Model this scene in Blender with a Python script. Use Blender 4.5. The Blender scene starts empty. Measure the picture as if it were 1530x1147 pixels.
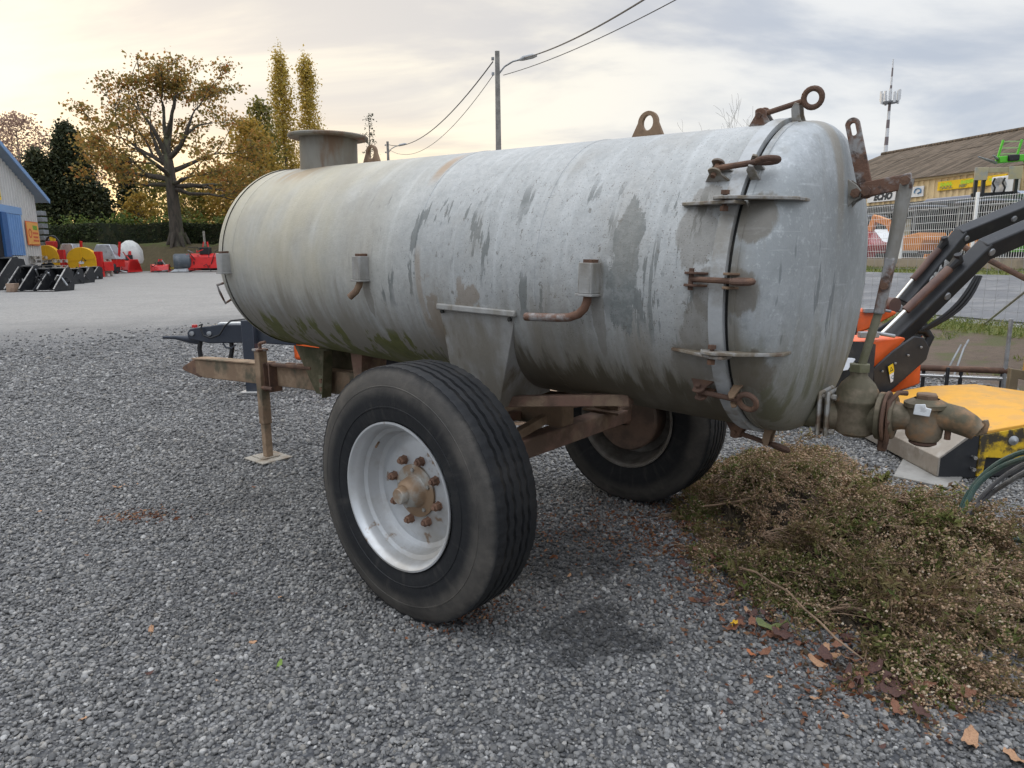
import bpy, math, random
import numpy as np
from mathutils import Vector, Matrix

# ------------------------------------------------------------------ camera, sky, sun, exposure
sc = bpy.context.scene
FPX, PITCH, ROLL, EYE = 1029.45, 0.18297, -0.01076, 1.4871
cd = bpy.data.cameras.new('camera'); cam = bpy.data.objects.new('camera', cd)
sc.collection.objects.link(cam); sc.camera = cam
cd.sensor_width = 36.0; cd.lens = FPX / 1530 * 36.0; cd.clip_start = .05; cd.clip_end = 3000
cam.matrix_world = Matrix.Translation((0, 0, EYE)) @ Matrix.Rotation(math.pi/2 - PITCH, 4, 'X') @ Matrix.Rotation(ROLL, 4, 'Z')

SUN_AZ, SUN_EL = math.radians(-34), math.radians(7)      # azimuth from +Y, negative = left
sun_dir = Vector((math.sin(SUN_AZ)*math.cos(SUN_EL), math.cos(SUN_AZ)*math.cos(SUN_EL), math.sin(SUN_EL)))
w = bpy.data.worlds.new('World'); sc.world = w; w.use_nodes = True
nt = w.node_tree; nt.nodes.clear()
def wn(t, **k):
    n = nt.nodes.new(t)
    for a, b in k.items(): setattr(n, a, b)
    return n
def wl(a, b): nt.links.new(a, b)
def wm(op, a, b=0.0, clamp=False):
    n = wn('ShaderNodeMath', operation=op, use_clamp=clamp)
    for i, x in enumerate((a, b)):
        if hasattr(x, 'links'): wl(x, n.inputs[i])
        else: n.inputs[i].default_value = x
    return n.outputs[0]
def wmix(f, a, b):
    n = wn('ShaderNodeMix', data_type='RGBA')
    for i, x in ((0, f), (6, a), (7, b)):
        if hasattr(x, 'links'): wl(x, n.inputs[i])
        else: n.inputs[i].default_value = x if i == 0 else (*x, 1)
    return n.outputs[2]
def wss(x, a, b, lo=0.0, hi=1.0):
    n = wn('ShaderNodeMapRange', interpolation_type='SMOOTHSTEP'); wl(x, n.inputs[0])
    for i, q in enumerate((a, b, lo, hi)): n.inputs[i+1].default_value = q
    return n.outputs[0]
def wnoise(vec, scale, detail, rough=.55, dist=0.0):
    n = wn('ShaderNodeTexNoise'); wl(vec, n.inputs['Vector'])
    n.inputs['Scale'].default_value = scale; n.inputs['Detail'].default_value = detail
    n.inputs['Roughness'].default_value = rough; n.inputs['Distortion'].default_value = dist
    return n.outputs[0]
tc = wn('ShaderNodeTexCoord'); sep = wn('ShaderNodeSeparateXYZ'); wl(tc.outputs['Generated'], sep.inputs[0])
dx, dy, dz = sep.outputs
zz = wm('ADD', wm('MAXIMUM', dz, 0.0), .16)
comb = wn('ShaderNodeCombineXYZ'); wl(wm('DIVIDE', dx, zz), comb.inputs[0]); wl(wm('DIVIDE', dy, zz), comb.inputs[1])
mp = wn('ShaderNodeMapping'); wl(comb.outputs[0], mp.inputs[0]); mp.inputs['Rotation'].default_value = (0, 0, .5); mp.inputs['Scale'].default_value = (.6, 1.0, 1)
cloud = wnoise(mp.outputs[0], 1.05, 8, .54, .45)
cloud2 = wnoise(mp.outputs[0], .45, 3, .5, .2)
dot = wn('ShaderNodeVectorMath', operation='DOT_PRODUCT'); wl(tc.outputs['Generated'], dot.inputs[0]); dot.inputs[1].default_value = sun_dir
near = wss(dot.outputs['Value'], .72, .99)                  # glow of the hidden sun
wide = wss(dot.outputs['Value'], .52, .98)
lowz = wss(dz, 0.0, .22, 1, 0)
grey = wmix(wss(cloud, .40, .60), (.47, .515, .60), (.79, .795, .80))
grey = wmix(wm('MULTIPLY', wss(cloud2, .46, .70), .48), grey, (.55, .66, .83))
warm = wmix(wss(cloud, .42, .58), (.74, .68, .62), (1.05, .94, .74))
colr = wmix(wm('MULTIPLY', wide, .86), grey, warm)
gold = wm('MULTIPLY', wm('MULTIPLY', near, lowz), .95)
colr = wmix(gold, colr, (1.16, .78, .34))
overcast = wss(dz, .34, .92, 1.0, 3.1)                      # an overcast sky is brightest overhead
vm = wn('ShaderNodeVectorMath', operation='SCALE'); wl(colr, vm.inputs[0]); wl(overcast, vm.inputs['Scale'])
bg_cloud = wn('ShaderNodeBackground'); wl(vm.outputs[0], bg_cloud.inputs[0]); bg_cloud.inputs[1].default_value = 1.0
sky = wn('ShaderNodeTexSky', sky_type='NISHITA', sun_disc=False, sun_elevation=SUN_EL, sun_rotation=SUN_AZ)
bg_sky = wn('ShaderNodeBackground'); wl(sky.outputs[0], bg_sky.inputs[0]); bg_sky.inputs[1].default_value = .1
ms = wn('ShaderNodeMixShader'); ms.inputs[0].default_value = .88
wl(bg_sky.outputs[0], ms.inputs[1]); wl(bg_cloud.outputs[0], ms.inputs[2])
wo = wn('ShaderNodeOutputWorld'); wl(ms.outputs[0], wo.inputs[0])

sl = bpy.data.lights.new('sun', 'SUN'); sl.energy = .7; sl.angle = math.radians(22); sl.color = (1, .80, .55)
so = bpy.data.objects.new('sun', sl); sc.collection.objects.link(so)
so.rotation_euler = (-sun_dir).to_track_quat('-Z', 'Y').to_euler()
sc.view_settings.view_transform = 'Standard'; sc.view_settings.look = 'None'
sc.view_settings.exposure = .28; sc.view_settings.gamma = 1.0; sc.view_settings.use_curve_mapping = False
sc.cycles.use_denoising = True; sc.cycles.use_adaptive_sampling = True; sc.cycles.adaptive_threshold = .025
sc.cycles.max_bounces = 5; sc.cycles.diffuse_bounces = 3; sc.cycles.glossy_bounces = 3
sc.cycles.transparent_max_bounces = 6; sc.cycles.caustics_reflective = False; sc.cycles.caustics_refractive = False

rnd = random.Random(7); rng = np.random.default_rng(7)
COL = sc.collection

# ------------------------------------------------------------------ picture -> place
_c, _s = math.cos(PITCH), math.sin(PITCH)
def ray(px, py):
    cr, sr = math.cos(ROLL), math.sin(ROLL); u, v = px-765, py-573.5
    u, v = u*cr + v*sr, -u*sr + v*cr
    X, Z = u/FPX, -v/FPX
    return Vector((X, _c + Z*_s, -_s + Z*_c))
def at(px, py, Y):
    r = ray(px, py); return Vector((0, 0, EYE)) + r*(Y/r.y)
def sst(x, a, b):
    t = np.clip((x-a)/(b-a), 0, 1); return t*t*(3-2*t)
NU = (.9563, .2924)       # across the road; the road runs along (-.2924, .9563)
def gz(x, y):
    x = np.asarray(x, float); y = np.asarray(y, float)
    n = NU[0]*x + NU[1]*y
    left = .0225*np.clip(y-10, 0, 36) * sst(y, 9, 14)
    right = np.interp(n, [7, 9, 11.4, 17.5, 18.7, 60], [0, .08, .3, .85, 1.0, 1.0])
    wgt = sst(x/np.maximum(y, .5), .05, .35)
    return np.where(y > 1, left*(1-wgt) + right*wgt, 0.0)
def gr(px, py):
    r = ray(px, py); t = 1.0
    while t < 400:
        p = Vector((0, 0, EYE)) + r*t
        if p.z < float(gz(p.x, p.y)): return Vector((p.x, p.y, float(gz(p.x, p.y))))
        t *= 1.004
    return p
def ru(n, u):             # road frame: n across, u along
    return Vector((NU[0]*n - NU[1]*u, NU[1]*n + NU[0]*u, 0))

# ------------------------------------------------------------------ mesh helper
class MB:
    def __init__(s): s.v = []; s.f = []; s.m = []; s.uv = None
    def add(s, vs, fs, m=0):
        b = len(s.v); s.v += [tuple(p) for p in vs]; s.f += [tuple(i+b for i in f) for f in fs]; s.m += [m]*len(fs); return s
    def box(s, c, d, R=None, m=0, taper=1.0):
        vs = []
        for z in (-.5, .5):
            k = taper if z > 0 else 1.0
            for x, y in ((-.5, -.5), (.5, -.5), (.5, .5), (-.5, .5)):
                p = Vector((x*d[0]*k, y*d[1]*k, z*d[2]))
                if R is not None: p = R @ p
                vs.append(p + Vector(c))
        return s.add(vs, [(3,2,1,0), (4,5,6,7), (0,1,5,4), (1,2,6,5), (2,3,7,6), (3,0,4,7)], m)
    def beam(s, p0, p1, wd, h, up=(0, 0, 1), m=0):
        p0, p1 = Vector(p0), Vector(p1); a = (p1-p0).normalized(); side = a.cross(Vector(up)).normalized(); u = side.cross(a)
        vs = []
        for p in (p0, p1):
            for x, y in ((-.5, -.5), (.5, -.5), (.5, .5), (-.5, .5)): vs.append(p + side*x*wd + u*y*h)
        return s.add(vs, [(3,2,1,0), (4,5,6,7), (0,1,5,4), (1,2,6,5), (2,3,7,6), (3,0,4,7)], m)
    def tube(s, pts, r, n=8, m=0, cap=True, closed=False):
        pts = [Vector(p) for p in pts]; k = len(pts); rs = r if isinstance(r, (list, tuple)) else [r]*k
        vs = []; prev = None
        for i, p in enumerate(pts):
            if closed: d = pts[(i+1) % k] - pts[i-1]
            else: d = (pts[min(i+1, k-1)] - pts[max(i-1, 0)])
            d.normalize()
            if prev is None: prev = d.orthogonal().normalized()
            prev = (prev - d*prev.dot(d)).normalized(); q = d.cross(prev)
            for j in range(n):
                t = 2*math.pi*j/n; vs.append(p + (prev*math.cos(t) + q*math.sin(t))*rs[i])
        fs = []
        for i in range(k if closed else k-1):
            for j in range(n):
                a, b = i*n+j, i*n+(j+1) % n; i2 = (i+1) % k
                fs.append((a, b, i2*n+(j+1) % n, i2*n+j))
        if cap and not closed: fs += [tuple(range(n-1, -1, -1)), tuple((k-1)*n+j for j in range(n))]
        return s.add(vs, fs, m)
    def lathe(s, prof, o=(0, 0, 0), ax=(0, 0, 1), n=32, m=0, ref=None):
        o, ax = Vector(o), Vector(ax).normalized(); e1 = Vector(ref) if ref else ax.orthogonal().normalized(); e2 = ax.cross(e1); vs = []; fs = []
        for a, r in prof:
            for j in range(n):
                t = 2*math.pi*j/n; vs.append(o + ax*a + (e1*math.cos(t) + e2*math.sin(t))*max(r, 1e-4))
        for i in range(len(prof)-1):
            for j in range(n): fs.append((i*n+j, i*n+(j+1) % n, (i+1)*n+(j+1) % n, (i+1)*n+j))
        return s.add(vs, fs, m)
    def prism(s, poly, vec, m=0):
        poly = [Vector(p) for p in poly]; vec = Vector(vec); k = len(poly)
        vs = poly + [p+vec for p in poly]
        return s.add(vs, [tuple(range(k-1, -1, -1)), tuple(range(k, 2*k))] + [(i, (i+1) % k, k+(i+1) % k, k+i) for i in range(k)], m)
    def ring_plate(s, outer, hole, vec, m=0):          # plate with a hole: two loops of equal length
        k = len(outer); vec = Vector(vec); o = [Vector(p) for p in outer]; h = [Vector(p) for p in hole]
        vs = o + h + [p+vec for p in o] + [p+vec for p in h]; fs = []
        for i in range(k):
            j = (i+1) % k
            fs += [(i, k+i, k+j, j), (2*k+i, 2*k+j, 3*k+j, 3*k+i), (i, j, 2*k+j, 2*k+i), (k+i, 3*k+i, 3*k+j, k+j)]
        return s.add(vs, fs, m)
    def grid(s, fn, nu, nv, m=0, wrap=False):
        vs = [fn(i/(nu-1), j/(nv if wrap else nv-1)) for i in range(nu) for j in range(nv)]; fs = []
        for i in range(nu-1):
            for j in range(nv if wrap else nv-1):
                j2 = (j+1) % nv; fs.append((i*nv+j, (i+1)*nv+j, (i+1)*nv+j2, i*nv+j2))
        return s.add(vs, fs, m)
    def build(s, name, mat, parent=None, bevel=0.0, smooth=35, loc=None, rotz=None):
        me = bpy.data.meshes.new(name); me.from_pydata(s.v, [], s.f)
        mats = mat if isinstance(mat, (list, tuple)) else [mat]
        for q in mats: me.materials.append(q)
        if len(mats) > 1: me.polygons.foreach_set('material_index', s.m)
        me.update()
        if smooth is not None:
            me.polygons.foreach_set('use_smooth', [True]*len(me.polygons)); me.set_sharp_from_angle(angle=math.radians(smooth))
        o = bpy.data.objects.new(name, me); COL.objects.link(o)
        if parent is not None: o.parent = parent
        if loc is not None: o.location = loc
        if rotz is not None: o.rotation_euler = (0, 0, rotz)
        if bevel:
            b = o.modifiers.new('edge', 'BEVEL'); b.width = bevel; b.segments = 2; b.limit_method = 'ANGLE'; b.angle_limit = math.radians(40)
        return o
def tag(o, label, cat, group=None, kind=None):
    o['label'] = label
    if cat: o['category'] = cat
    if group: o['group'] = group
    if kind: o['kind'] = kind
    return o
def empty(name, loc, label, cat, group=None, rotz=0.0):
    o = bpy.data.objects.new(name, None); COL.objects.link(o); o.location = loc; o.rotation_euler = (0, 0, rotz); o.empty_display_size = .1
    return tag(o, label, cat, group)
def copy_tree(o, parent=None):
    c = o.copy(); COL.objects.link(c); c.parent = parent
    for ch in list(o.children): copy_tree(ch, c)
    return c
def struct(o, label, kind='structure'):
    o['kind'] = kind; o['label'] = label; return o
def text(body, size, name, mat, parent, M, depth=.004, align='CENTER', shear=0.0, bold=0.0, width=None):
    cu = bpy.data.curves.new(name, 'FONT'); cu.body = body; cu.size = size; cu.align_x = align; cu.align_y = 'CENTER'
    cu.extrude = depth; cu.shear = shear; cu.offset = bold
    t = bpy.data.objects.new(name, cu); COL.objects.link(t); bpy.context.view_layer.update()
    me = bpy.data.meshes.new_from_object(t.evaluated_get(bpy.context.evaluated_depsgraph_get()))
    bpy.data.objects.remove(t)
    if width:
        xs = [v.co.x for v in me.vertices]; k = width/(max(xs)-min(xs))
        for v in me.vertices: v.co.x *= k
    me.materials.clear(); me.materials.append(mat)
    o = bpy.data.objects.new(name, me); COL.objects.link(o); o.parent = parent; o.matrix_local = M
    return o

# ------------------------------------------------------------------ material helper
class NT:
    def __init__(s, name):
        s.mat = bpy.data.materials.new(name); s.mat.use_nodes = True; s.t = s.mat.node_tree; s.t.nodes.clear()
        s.out = s.t.nodes.new('ShaderNodeOutputMaterial'); s.p = s.t.nodes.new('ShaderNodeBsdfPrincipled'); s.t.links.new(s.p.outputs[0], s.out.inputs[0])
        s._tc = None
    def n(s, t, **k):
        q = s.t.nodes.new(t)
        for a, b in k.items(): setattr(q, a, b)
        return q
    def put(s, x, sock):
        if hasattr(x, 'links'): s.t.links.new(x, sock)
        elif isinstance(x, (tuple, list)) and len(x) == 3 and sock.type == 'RGBA': sock.default_value = (*x, 1)
        else: sock.default_value = x
    def co(s, k='Object'):
        if s._tc is None: s._tc = s.n('ShaderNodeTexCoord')
        return s._tc.outputs[k]
    def math(s, op, a, b=0.0, c=None, clamp=False):
        q = s.n('ShaderNodeMath', operation=op, use_clamp=clamp); s.put(a, q.inputs[0]); s.put(b, q.inputs[1])
        if c is not None: s.put(c, q.inputs[2])
        return q.outputs[0]
    def mul(s, *a):
        r = a[0]
        for x in a[1:]: r = s.math('MULTIPLY', r, x)
        return r
    def add(s, a, b): return s.math('ADD', a, b)
    def sub(s, a, b): return s.math('SUBTRACT', a, b)
    def mix(s, f, a, b, bt='MIX'):
        q = s.n('ShaderNodeMix', data_type='RGBA', blend_type=bt); s.put(f, q.inputs[0]); s.put(a, q.inputs[6]); s.put(b, q.inputs[7]); return q.outputs[2]
    def ss(s, x, a, b, lo=0.0, hi=1.0):
        q = s.n('ShaderNodeMapRange', interpolation_type='SMOOTHSTEP'); s.put(x, q.inputs[0])
        for i, z in enumerate((a, b, lo, hi)): s.put(z, q.inputs[i+1])
        return q.outputs[0]
    def map(s, v, sc_=(1, 1, 1), loc=(0, 0, 0), rot=(0, 0, 0)):
        q = s.n('ShaderNodeMapping'); s.put(v, q.inputs[0]); q.inputs['Scale'].default_value = sc_; q.inputs['Location'].default_value = loc; q.inputs['Rotation'].default_value = rot; return q.outputs[0]
    def noise(s, v, scale=5, detail=5, rough=.55, dist=0.0):
        q = s.n('ShaderNodeTexNoise'); s.put(v, q.inputs['Vector']); q.inputs['Scale'].default_value = scale; q.inputs['Detail'].default_value = detail
        q.inputs['Roughness'].default_value = rough; q.inputs['Distortion'].default_value = dist; return q.outputs[0]
    def vor(s, v, scale=5, feature='F1', out=0, rand=1.0):
        q = s.n('ShaderNodeTexVoronoi', feature=feature); s.put(v, q.inputs['Vector']); q.inputs['Scale'].default_value = scale
        q.inputs['Randomness'].default_value = rand; return q.outputs[out]
    def sep(s, v):
        q = s.n('ShaderNodeSeparateXYZ'); s.put(v, q.inputs[0]); return q.outputs
    def comb(s, x, y, z=0.0):
        q = s.n('ShaderNodeCombineXYZ'); s.put(x, q.inputs[0]); s.put(y, q.inputs[1]); s.put(z, q.inputs[2]); return q.outputs[0]
    def ramp(s, f, stops):
        q = s.n('ShaderNodeValToRGB'); s.put(f, q.inputs[0]); e = q.color_ramp.elements
        while len(e) < len(stops): e.new(.5)
        for i, (p, c) in enumerate(stops): e[i].position = p; e[i].color = (*c, 1)
        return q.outputs[0]
    def bump(s, h, strength=.3, dist=.01):
        q = s.n('ShaderNodeBump'); s.put(h, q.inputs['Height']); q.inputs['Strength'].default_value = strength; q.inputs['Distance'].default_value = dist
        s.t.links.new(q.outputs[0], s.p.inputs['Normal']); return q.outputs[0]
    def done(s, col=None, rough=None, metal=None, spec=None):
        if col is not None: s.put(col, s.p.inputs['Base Color'])
        if rough is not None: s.put(rough, s.p.inputs['Roughness'])
        if metal is not None: s.put(metal, s.p.inputs['Metallic'])
        if spec is not None: s.put(spec, s.p.inputs['Specular IOR Level'])
        return s.mat
MATS = {}
def worn(name, c1, c2=None, scale=5, lo=.45, hi=.65, rough=.55, metal=0.0, bump=.15, bscale=80, c3=None, scale3=2.0, lo3=.55, hi3=.72, stretch=(1, 1, 1), var=.12, spec=.4, bdist=.004):
    """paint / metal / stone: base colour, fine variation, a second tone in blotches, a third in larger stains, fine relief"""
    if name in MATS: return MATS[name]
    m = NT(name); v = m.co(); f = m.noise(v, scale*7, 4)
    dark = tuple(x*(1-var) for x in c1); lite = tuple(min(1, x*(1+var)) for x in c1)
    col = m.mix(f, dark, lite)
    if c2: col = m.mix(m.ss(m.noise(m.map(v, stretch), scale, 7, .62), lo, hi), col, c2)
    if c3: col = m.mix(m.ss(m.noise(m.map(v, stretch, (3, 7, 1)), scale3, 6, .6), lo3, hi3), col, c3)
    if bump: m.bump(m.noise(v, bscale, 4), bump, bdist)
    MATS[name] = m.done(col, m.math('ADD', rough-.08, m.mul(m.noise(v, scale*2, 3), .16)), metal, spec); return MATS[name]
def leafmat(name, stops, trans=.35, rough=.6):
    if name in MATS: return MATS[name]
    m = NT(name); g = m.n('ShaderNodeNewGeometry'); col = m.ramp(g.outputs['Random Per Island'], stops)
    m.done(col, rough, 0, .25)
    tr = m.n('ShaderNodeBsdfTranslucent'); m.t.links.new(col, tr.inputs[0]); mx = m.n('ShaderNodeMixShader'); mx.inputs[0].default_value = trans
    m.t.links.new(m.p.outputs[0], mx.inputs[1]); m.t.links.new(tr.outputs[0], mx.inputs[2]); m.t.links.new(mx.outputs[0], m.out.inputs[0])
    MATS[name] = m.mat; return m.mat

# ------------------------------------------------------------------ materials of the setting
def mat_ground():
    m = NT('ground_surface'); v = m.co(); x, y, z = m.sep(v)
    wob = m.noise(v, .7, 5, .6); wob2 = m.noise(v, 3.5, 5, .6)
    n = m.add(m.mul(x, NU[0]), m.mul(y, NU[1])); nw = m.add(n, m.mul(m.sub(wob2, .5), 1.2))
    # loose dark gravel
    ce = m.vor(v, 60, 'F1', 1); cd_ = m.vor(v, 60, 'F1', 0); s_ = m.n('ShaderNodeSeparateColor'); m.put(ce, s_.inputs[0])
    stone = m.ramp(s_.outputs[0], [(0, (.082, .080, .078)), (.45, (.155, .152, .148)), (.8, (.24, .235, .228)), (1, (.38, .37, .36))])
    stone = m.mix(m.ss(cd_, .35, .75), stone, (.035, .036, .040))
    fine = m.noise(v, 160, 3); stone = m.mix(m.mul(fine, .35), stone, (.20, .205, .215))
    big = m.noise(v, .45, 4); stone = m.mix(m.mul(m.ss(big, .42, .7), .35), stone, (.075, .072, .070))
    # pale trodden yard beyond
    c2 = m.vor(v, 22, 'F1', 1); s2 = m.n('ShaderNodeSeparateColor'); m.put(c2, s2.inputs[0])
    pale = m.mix(m.noise(v, 1.1, 6, .65), (.19, .182, .172), (.30, .288, .27)); pale = m.mix(m.mul(s2.outputs[0], .5), pale, (.40, .38, .35))
    trk = m.noise(m.map(v, (.10, .9, 1)), 2.2, 5); pale = m.mix(m.mul(m.ss(trk, .5, .7), .18), pale, (.15, .148, .147))
    edge = m.add(m.add(y, m.mul(x, -.45)), m.mul(m.sub(wob, .5), 4.0))
    col = m.mix(m.mul(m.ss(edge, 14.5, 22.5), m.ss(n, 5.0, 8.0, 1, 0)), stone, pale)
    # bare soil and verge on the road side
    soil = m.mix(m.noise(v, 7, 8, .7), (.055, .040, .030), (.17, .125, .09)); soil = m.mix(m.ss(m.noise(v, 1.6, 5), .5, .65), soil, (.085, .085, .035))
    col = m.mix(m.ss(nw, 7.0, 7.6), col, soil)
    grass = m.mix(m.noise(v, 9, 6, .7), (.06, .085, .022), (.20, .20, .06))
    col = m.mix(m.ss(nw, 10.1, 10.7), col, grass)
    gv = m.mix(m.noise(v, 25, 4), (.22, .21, .20), (.35, .34, .32)); col = m.mix(m.mul(m.ss(n, 11.0, 11.2), m.ss(n, 17.4, 17.6, 1, 0)), col, gv)
    far = m.mix(m.noise(v, 2, 5), (.13, .13, .13), (.20, .195, .19)); col = m.mix(m.ss(n, 18.9, 19.1), col, far)
    m.bump(m.add(m.mul(m.sub(1.0, cd_), .6), m.mul(fine, .5)), .7, .012)
    return m.done(col, .85, 0, .3)
def mat_road():
    m = NT('road_asphalt'); v = m.co(); col = m.mix(m.noise(v, 60, 3), (.10, .102, .108), (.19, .19, .195))
    col = m.mix(m.mul(m.ss(m.noise(v, 1.2, 6, .65), .45, .62), .6), col, (.24, .235, .23)); cr = m.vor(v, 1.1, 'DISTANCE_TO_EDGE')
    col = m.mix(m.mul(m.ss(cr, .0, .014, 1, 0), .5), col, (.05, .05, .052)); m.bump(m.noise(v, 120, 2), .3, .004); return m.done(col, .8, 0, .35)
DARK_SPOTS = [tuple(gr(862, 945).xy) + (.15, .13), tuple(gr(925, 962).xy) + (.21, .12), tuple(gr(900, 925).xy) + (.13, .16), tuple(gr(845, 985).xy) + (.10, .07), tuple(gr(840, 830).xy) + (.5, .35)]  # darker spots in the gravel behind the near wheel, the widest under the tank
def mat_pebble():
    m = NT('gravel_stone'); oi = m.n('ShaderNodeObjectInfo'); r = oi.outputs['Random']
    col = m.ramp(r, [(0, (.092, .090, .088)), (.28, (.145, .142, .138)), (.60, (.225, .220, .212)), (.86, (.325, .317, .305)), (.93, (.27, .245, .21)), (1, (.54, .53, .51))])
    col = m.mix(m.mul(m.noise(m.co(), 2.2, 5), .45), col, (.105, .103, .101))
    wp = m.n('ShaderNodeNewGeometry').outputs['Position']; px, py, _z = m.sep(wp); wob = m.mul(m.sub(m.noise(wp, 7, 6, .65), .5), 2.8)
    dark_mask = None
    for cx, cy, rx, ry in DARK_SPOTS:
        dx_, dy_ = m.math('DIVIDE', m.sub(px, cx), rx), m.math('DIVIDE', m.sub(py, cy), ry); q = m.ss(m.add(m.add(m.mul(dx_, dx_), m.mul(dy_, dy_)), wob), .95, .55); dark_mask = q if dark_mask is None else m.math('MAXIMUM', dark_mask, q)
    dark_mask = m.math('MAXIMUM', m.mul(dark_mask, .74), m.mul(m.ss(m.noise(wp, .9, 5, .6), .50, .68), .32))
    col = m.mix(dark_mask, col, (.030, .030, .031)); col = m.mix(m.mul(m.ss(m.noise(wp, 1.7, 6, .65), .52, .70), .35), col, (.24, .23, .215)); m.bump(m.noise(m.co(), 5, 4), .25, .05); return m.done(col, .62, 0, .4)
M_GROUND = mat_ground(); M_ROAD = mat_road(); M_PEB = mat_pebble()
M_LEAFLITTER = leafmat('leaf_litter', [(0, (.16, .06, .03)), (.4, (.24, .10, .05)), (.7, (.10, .05, .035)), (1, (.32, .18, .09))], .1)

# ------------------------------------------------------------------ ground sheet to the horizon
def ground_sheet():
    xs = np.unique(np.concatenate([np.linspace(-60, 60, 121), np.array([-1500, -600, -250, -120, 120, 250, 600, 1500])]))
    ys = np.unique(np.concatenate([np.linspace(-10, 60, 141), np.array([-200, -60, 90, 150, 300, 700, 1800])]))
    b = MB(); nx, ny = len(xs), len(ys)
    X, Y = np.meshgrid(xs, ys, indexing='ij'); Z = gz(X, Y)
    b.v = [tuple(p) for p in np.stack([X, Y, Z], -1).reshape(-1, 3)]
    b.f = [(i*ny+j, (i+1)*ny+j, (i+1)*ny+j+1, i*ny+j+1) for i in range(nx-1) for j in range(ny-1)]; b.m = [0]*len(b.f)
    return struct(b.build('ground', M_GROUND, smooth=60), 'dark gravel yard running back to paler trodden ground')
ground_sheet()
rb = MB()
rb.grid(lambda i, j: (lambda p: (p.x, p.y, float(gz(p.x, p.y)) + .03))(ru(11.4 + 6.1*i, -40 + 140*j)), 9, 71)
struct(rb.build('road', M_ROAD, smooth=60), 'grey patched asphalt road passing behind the mowers')

# ------------------------------------------------------------------ loose gravel stones
protos = bpy.data.collections.new('gravel_prototypes')
def icosphere():
    t = (1+5**.5)/2
    v = [Vector(p).normalized() for p in ((-1,t,0),(1,t,0),(-1,-t,0),(1,-t,0),(0,-1,t),(0,1,t),(0,-1,-t),(0,1,-t),(t,0,-1),(t,0,1),(-t,0,-1),(-t,0,1))]
    f = [(0,11,5),(0,5,1),(0,1,7),(0,7,10),(0,10,11),(1,5,9),(5,11,4),(11,10,2),(10,7,6),(7,1,8),(3,9,4),(3,4,2),(3,2,6),(3,6,8),(3,8,9),(4,9,5),(2,4,11),(6,2,10),(8,6,7),(9,8,1)]
    return v, f
def subdiv(v, f):
    v = list(v); cache = {}; g = []
    def mid(a, b):
        k = (min(a, b), max(a, b))
        if k not in cache: cache[k] = len(v); v.append(((v[a]+v[b])/2).normalized())
        return cache[k]
    for a, b, c in f:
        x, y, z = mid(a, b), mid(b, c), mid(c, a); g += [(a, x, z), (b, y, x), (c, z, y), (x, y, z)]
    return v, g
ICO = icosphere(); ICO2 = subdiv(*ICO)
for k in range(9):
    cuts = [(Vector([rnd.gauss(0, 1) for _ in range(3)]).normalized(), rnd.uniform(.55, .85)) for _ in range(7)]
    sx = (rnd.uniform(.8, 1.15), rnd.uniform(.65, 1.0), rnd.uniform(.45, .75)); vs = []
    for p in ICO2[0]:
        q = p.copy()
        for nrm, d in cuts:
            h = q.dot(nrm)
            if h > d: q = q - nrm*(h-d)
        vs.append((q.x*sx[0]*.5, q.y*sx[1]*.5, q.z*sx[2]*.5))
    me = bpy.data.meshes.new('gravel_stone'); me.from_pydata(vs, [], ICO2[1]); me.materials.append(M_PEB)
    me.polygons.foreach_set('use_smooth', [True]*len(me.polygons)); me.set_sharp_from_angle(angle=math.radians(38))
    protos.objects.link(bpy.data.objects.new('gravel_stone', me))
def scatter(name, pts, scl, rot, idx, coll):
    me = bpy.data.meshes.new(name); me.vertices.add(len(pts)); me.vertices.foreach_set('co', np.asarray(pts, np.float32).ravel())
    for nm, ty, key, dat in (('scl', 'FLOAT', 'value', scl), ('rot', 'FLOAT_VECTOR', 'vector', rot), ('idx', 'INT', 'value', idx)):
        a = me.attributes.new(nm, ty, 'POINT'); a.data.foreach_set(key, np.asarray(dat, np.int32 if ty == 'INT' else np.float32).ravel())
    o = bpy.data.objects.new(name, me); COL.objects.link(o)
    g = bpy.data.node_groups.new(name, 'GeometryNodeTree'); g.interface.new_socket('Geometry', in_out='INPUT', socket_type='NodeSocketGeometry'); g.interface.new_socket('Geometry', in_out='OUTPUT', socket_type='NodeSocketGeometry')
    gi = g.nodes.new('NodeGroupInput'); go = g.nodes.new('NodeGroupOutput'); ci = g.nodes.new('GeometryNodeCollectionInfo'); ip = g.nodes.new('GeometryNodeInstanceOnPoints')
    ci.inputs['Collection'].default_value = coll; ci.inputs['Separate Children'].default_value = True; ci.inputs['Reset Children'].default_value = True
    def na(nm, ty):
        q = g.nodes.new('GeometryNodeInputNamedAttribute'); q.data_type = ty; q.inputs['Name'].default_value = nm; return q.outputs[0]
    e = g.nodes.new('FunctionNodeEulerToRotation'); L = g.links.new
    L(gi.outputs[0], ip.inputs['Points']); L(ci.outputs[0], ip.inputs['Instance']); ip.inputs['Pick Instance'].default_value = True
    L(na('idx', 'INT'), ip.inputs['Instance Index']); L(na('rot', 'FLOAT_VECTOR'), e.inputs[0]); L(e.outputs[0], ip.inputs['Rotation']); L(na('scl', 'FLOAT'), ip.inputs['Scale']); L(ip.outputs[0], go.inputs[0])
    md = o.modifiers.new('stones', 'NODES'); md.node_group = g; return o
P, S = [], []
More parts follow.
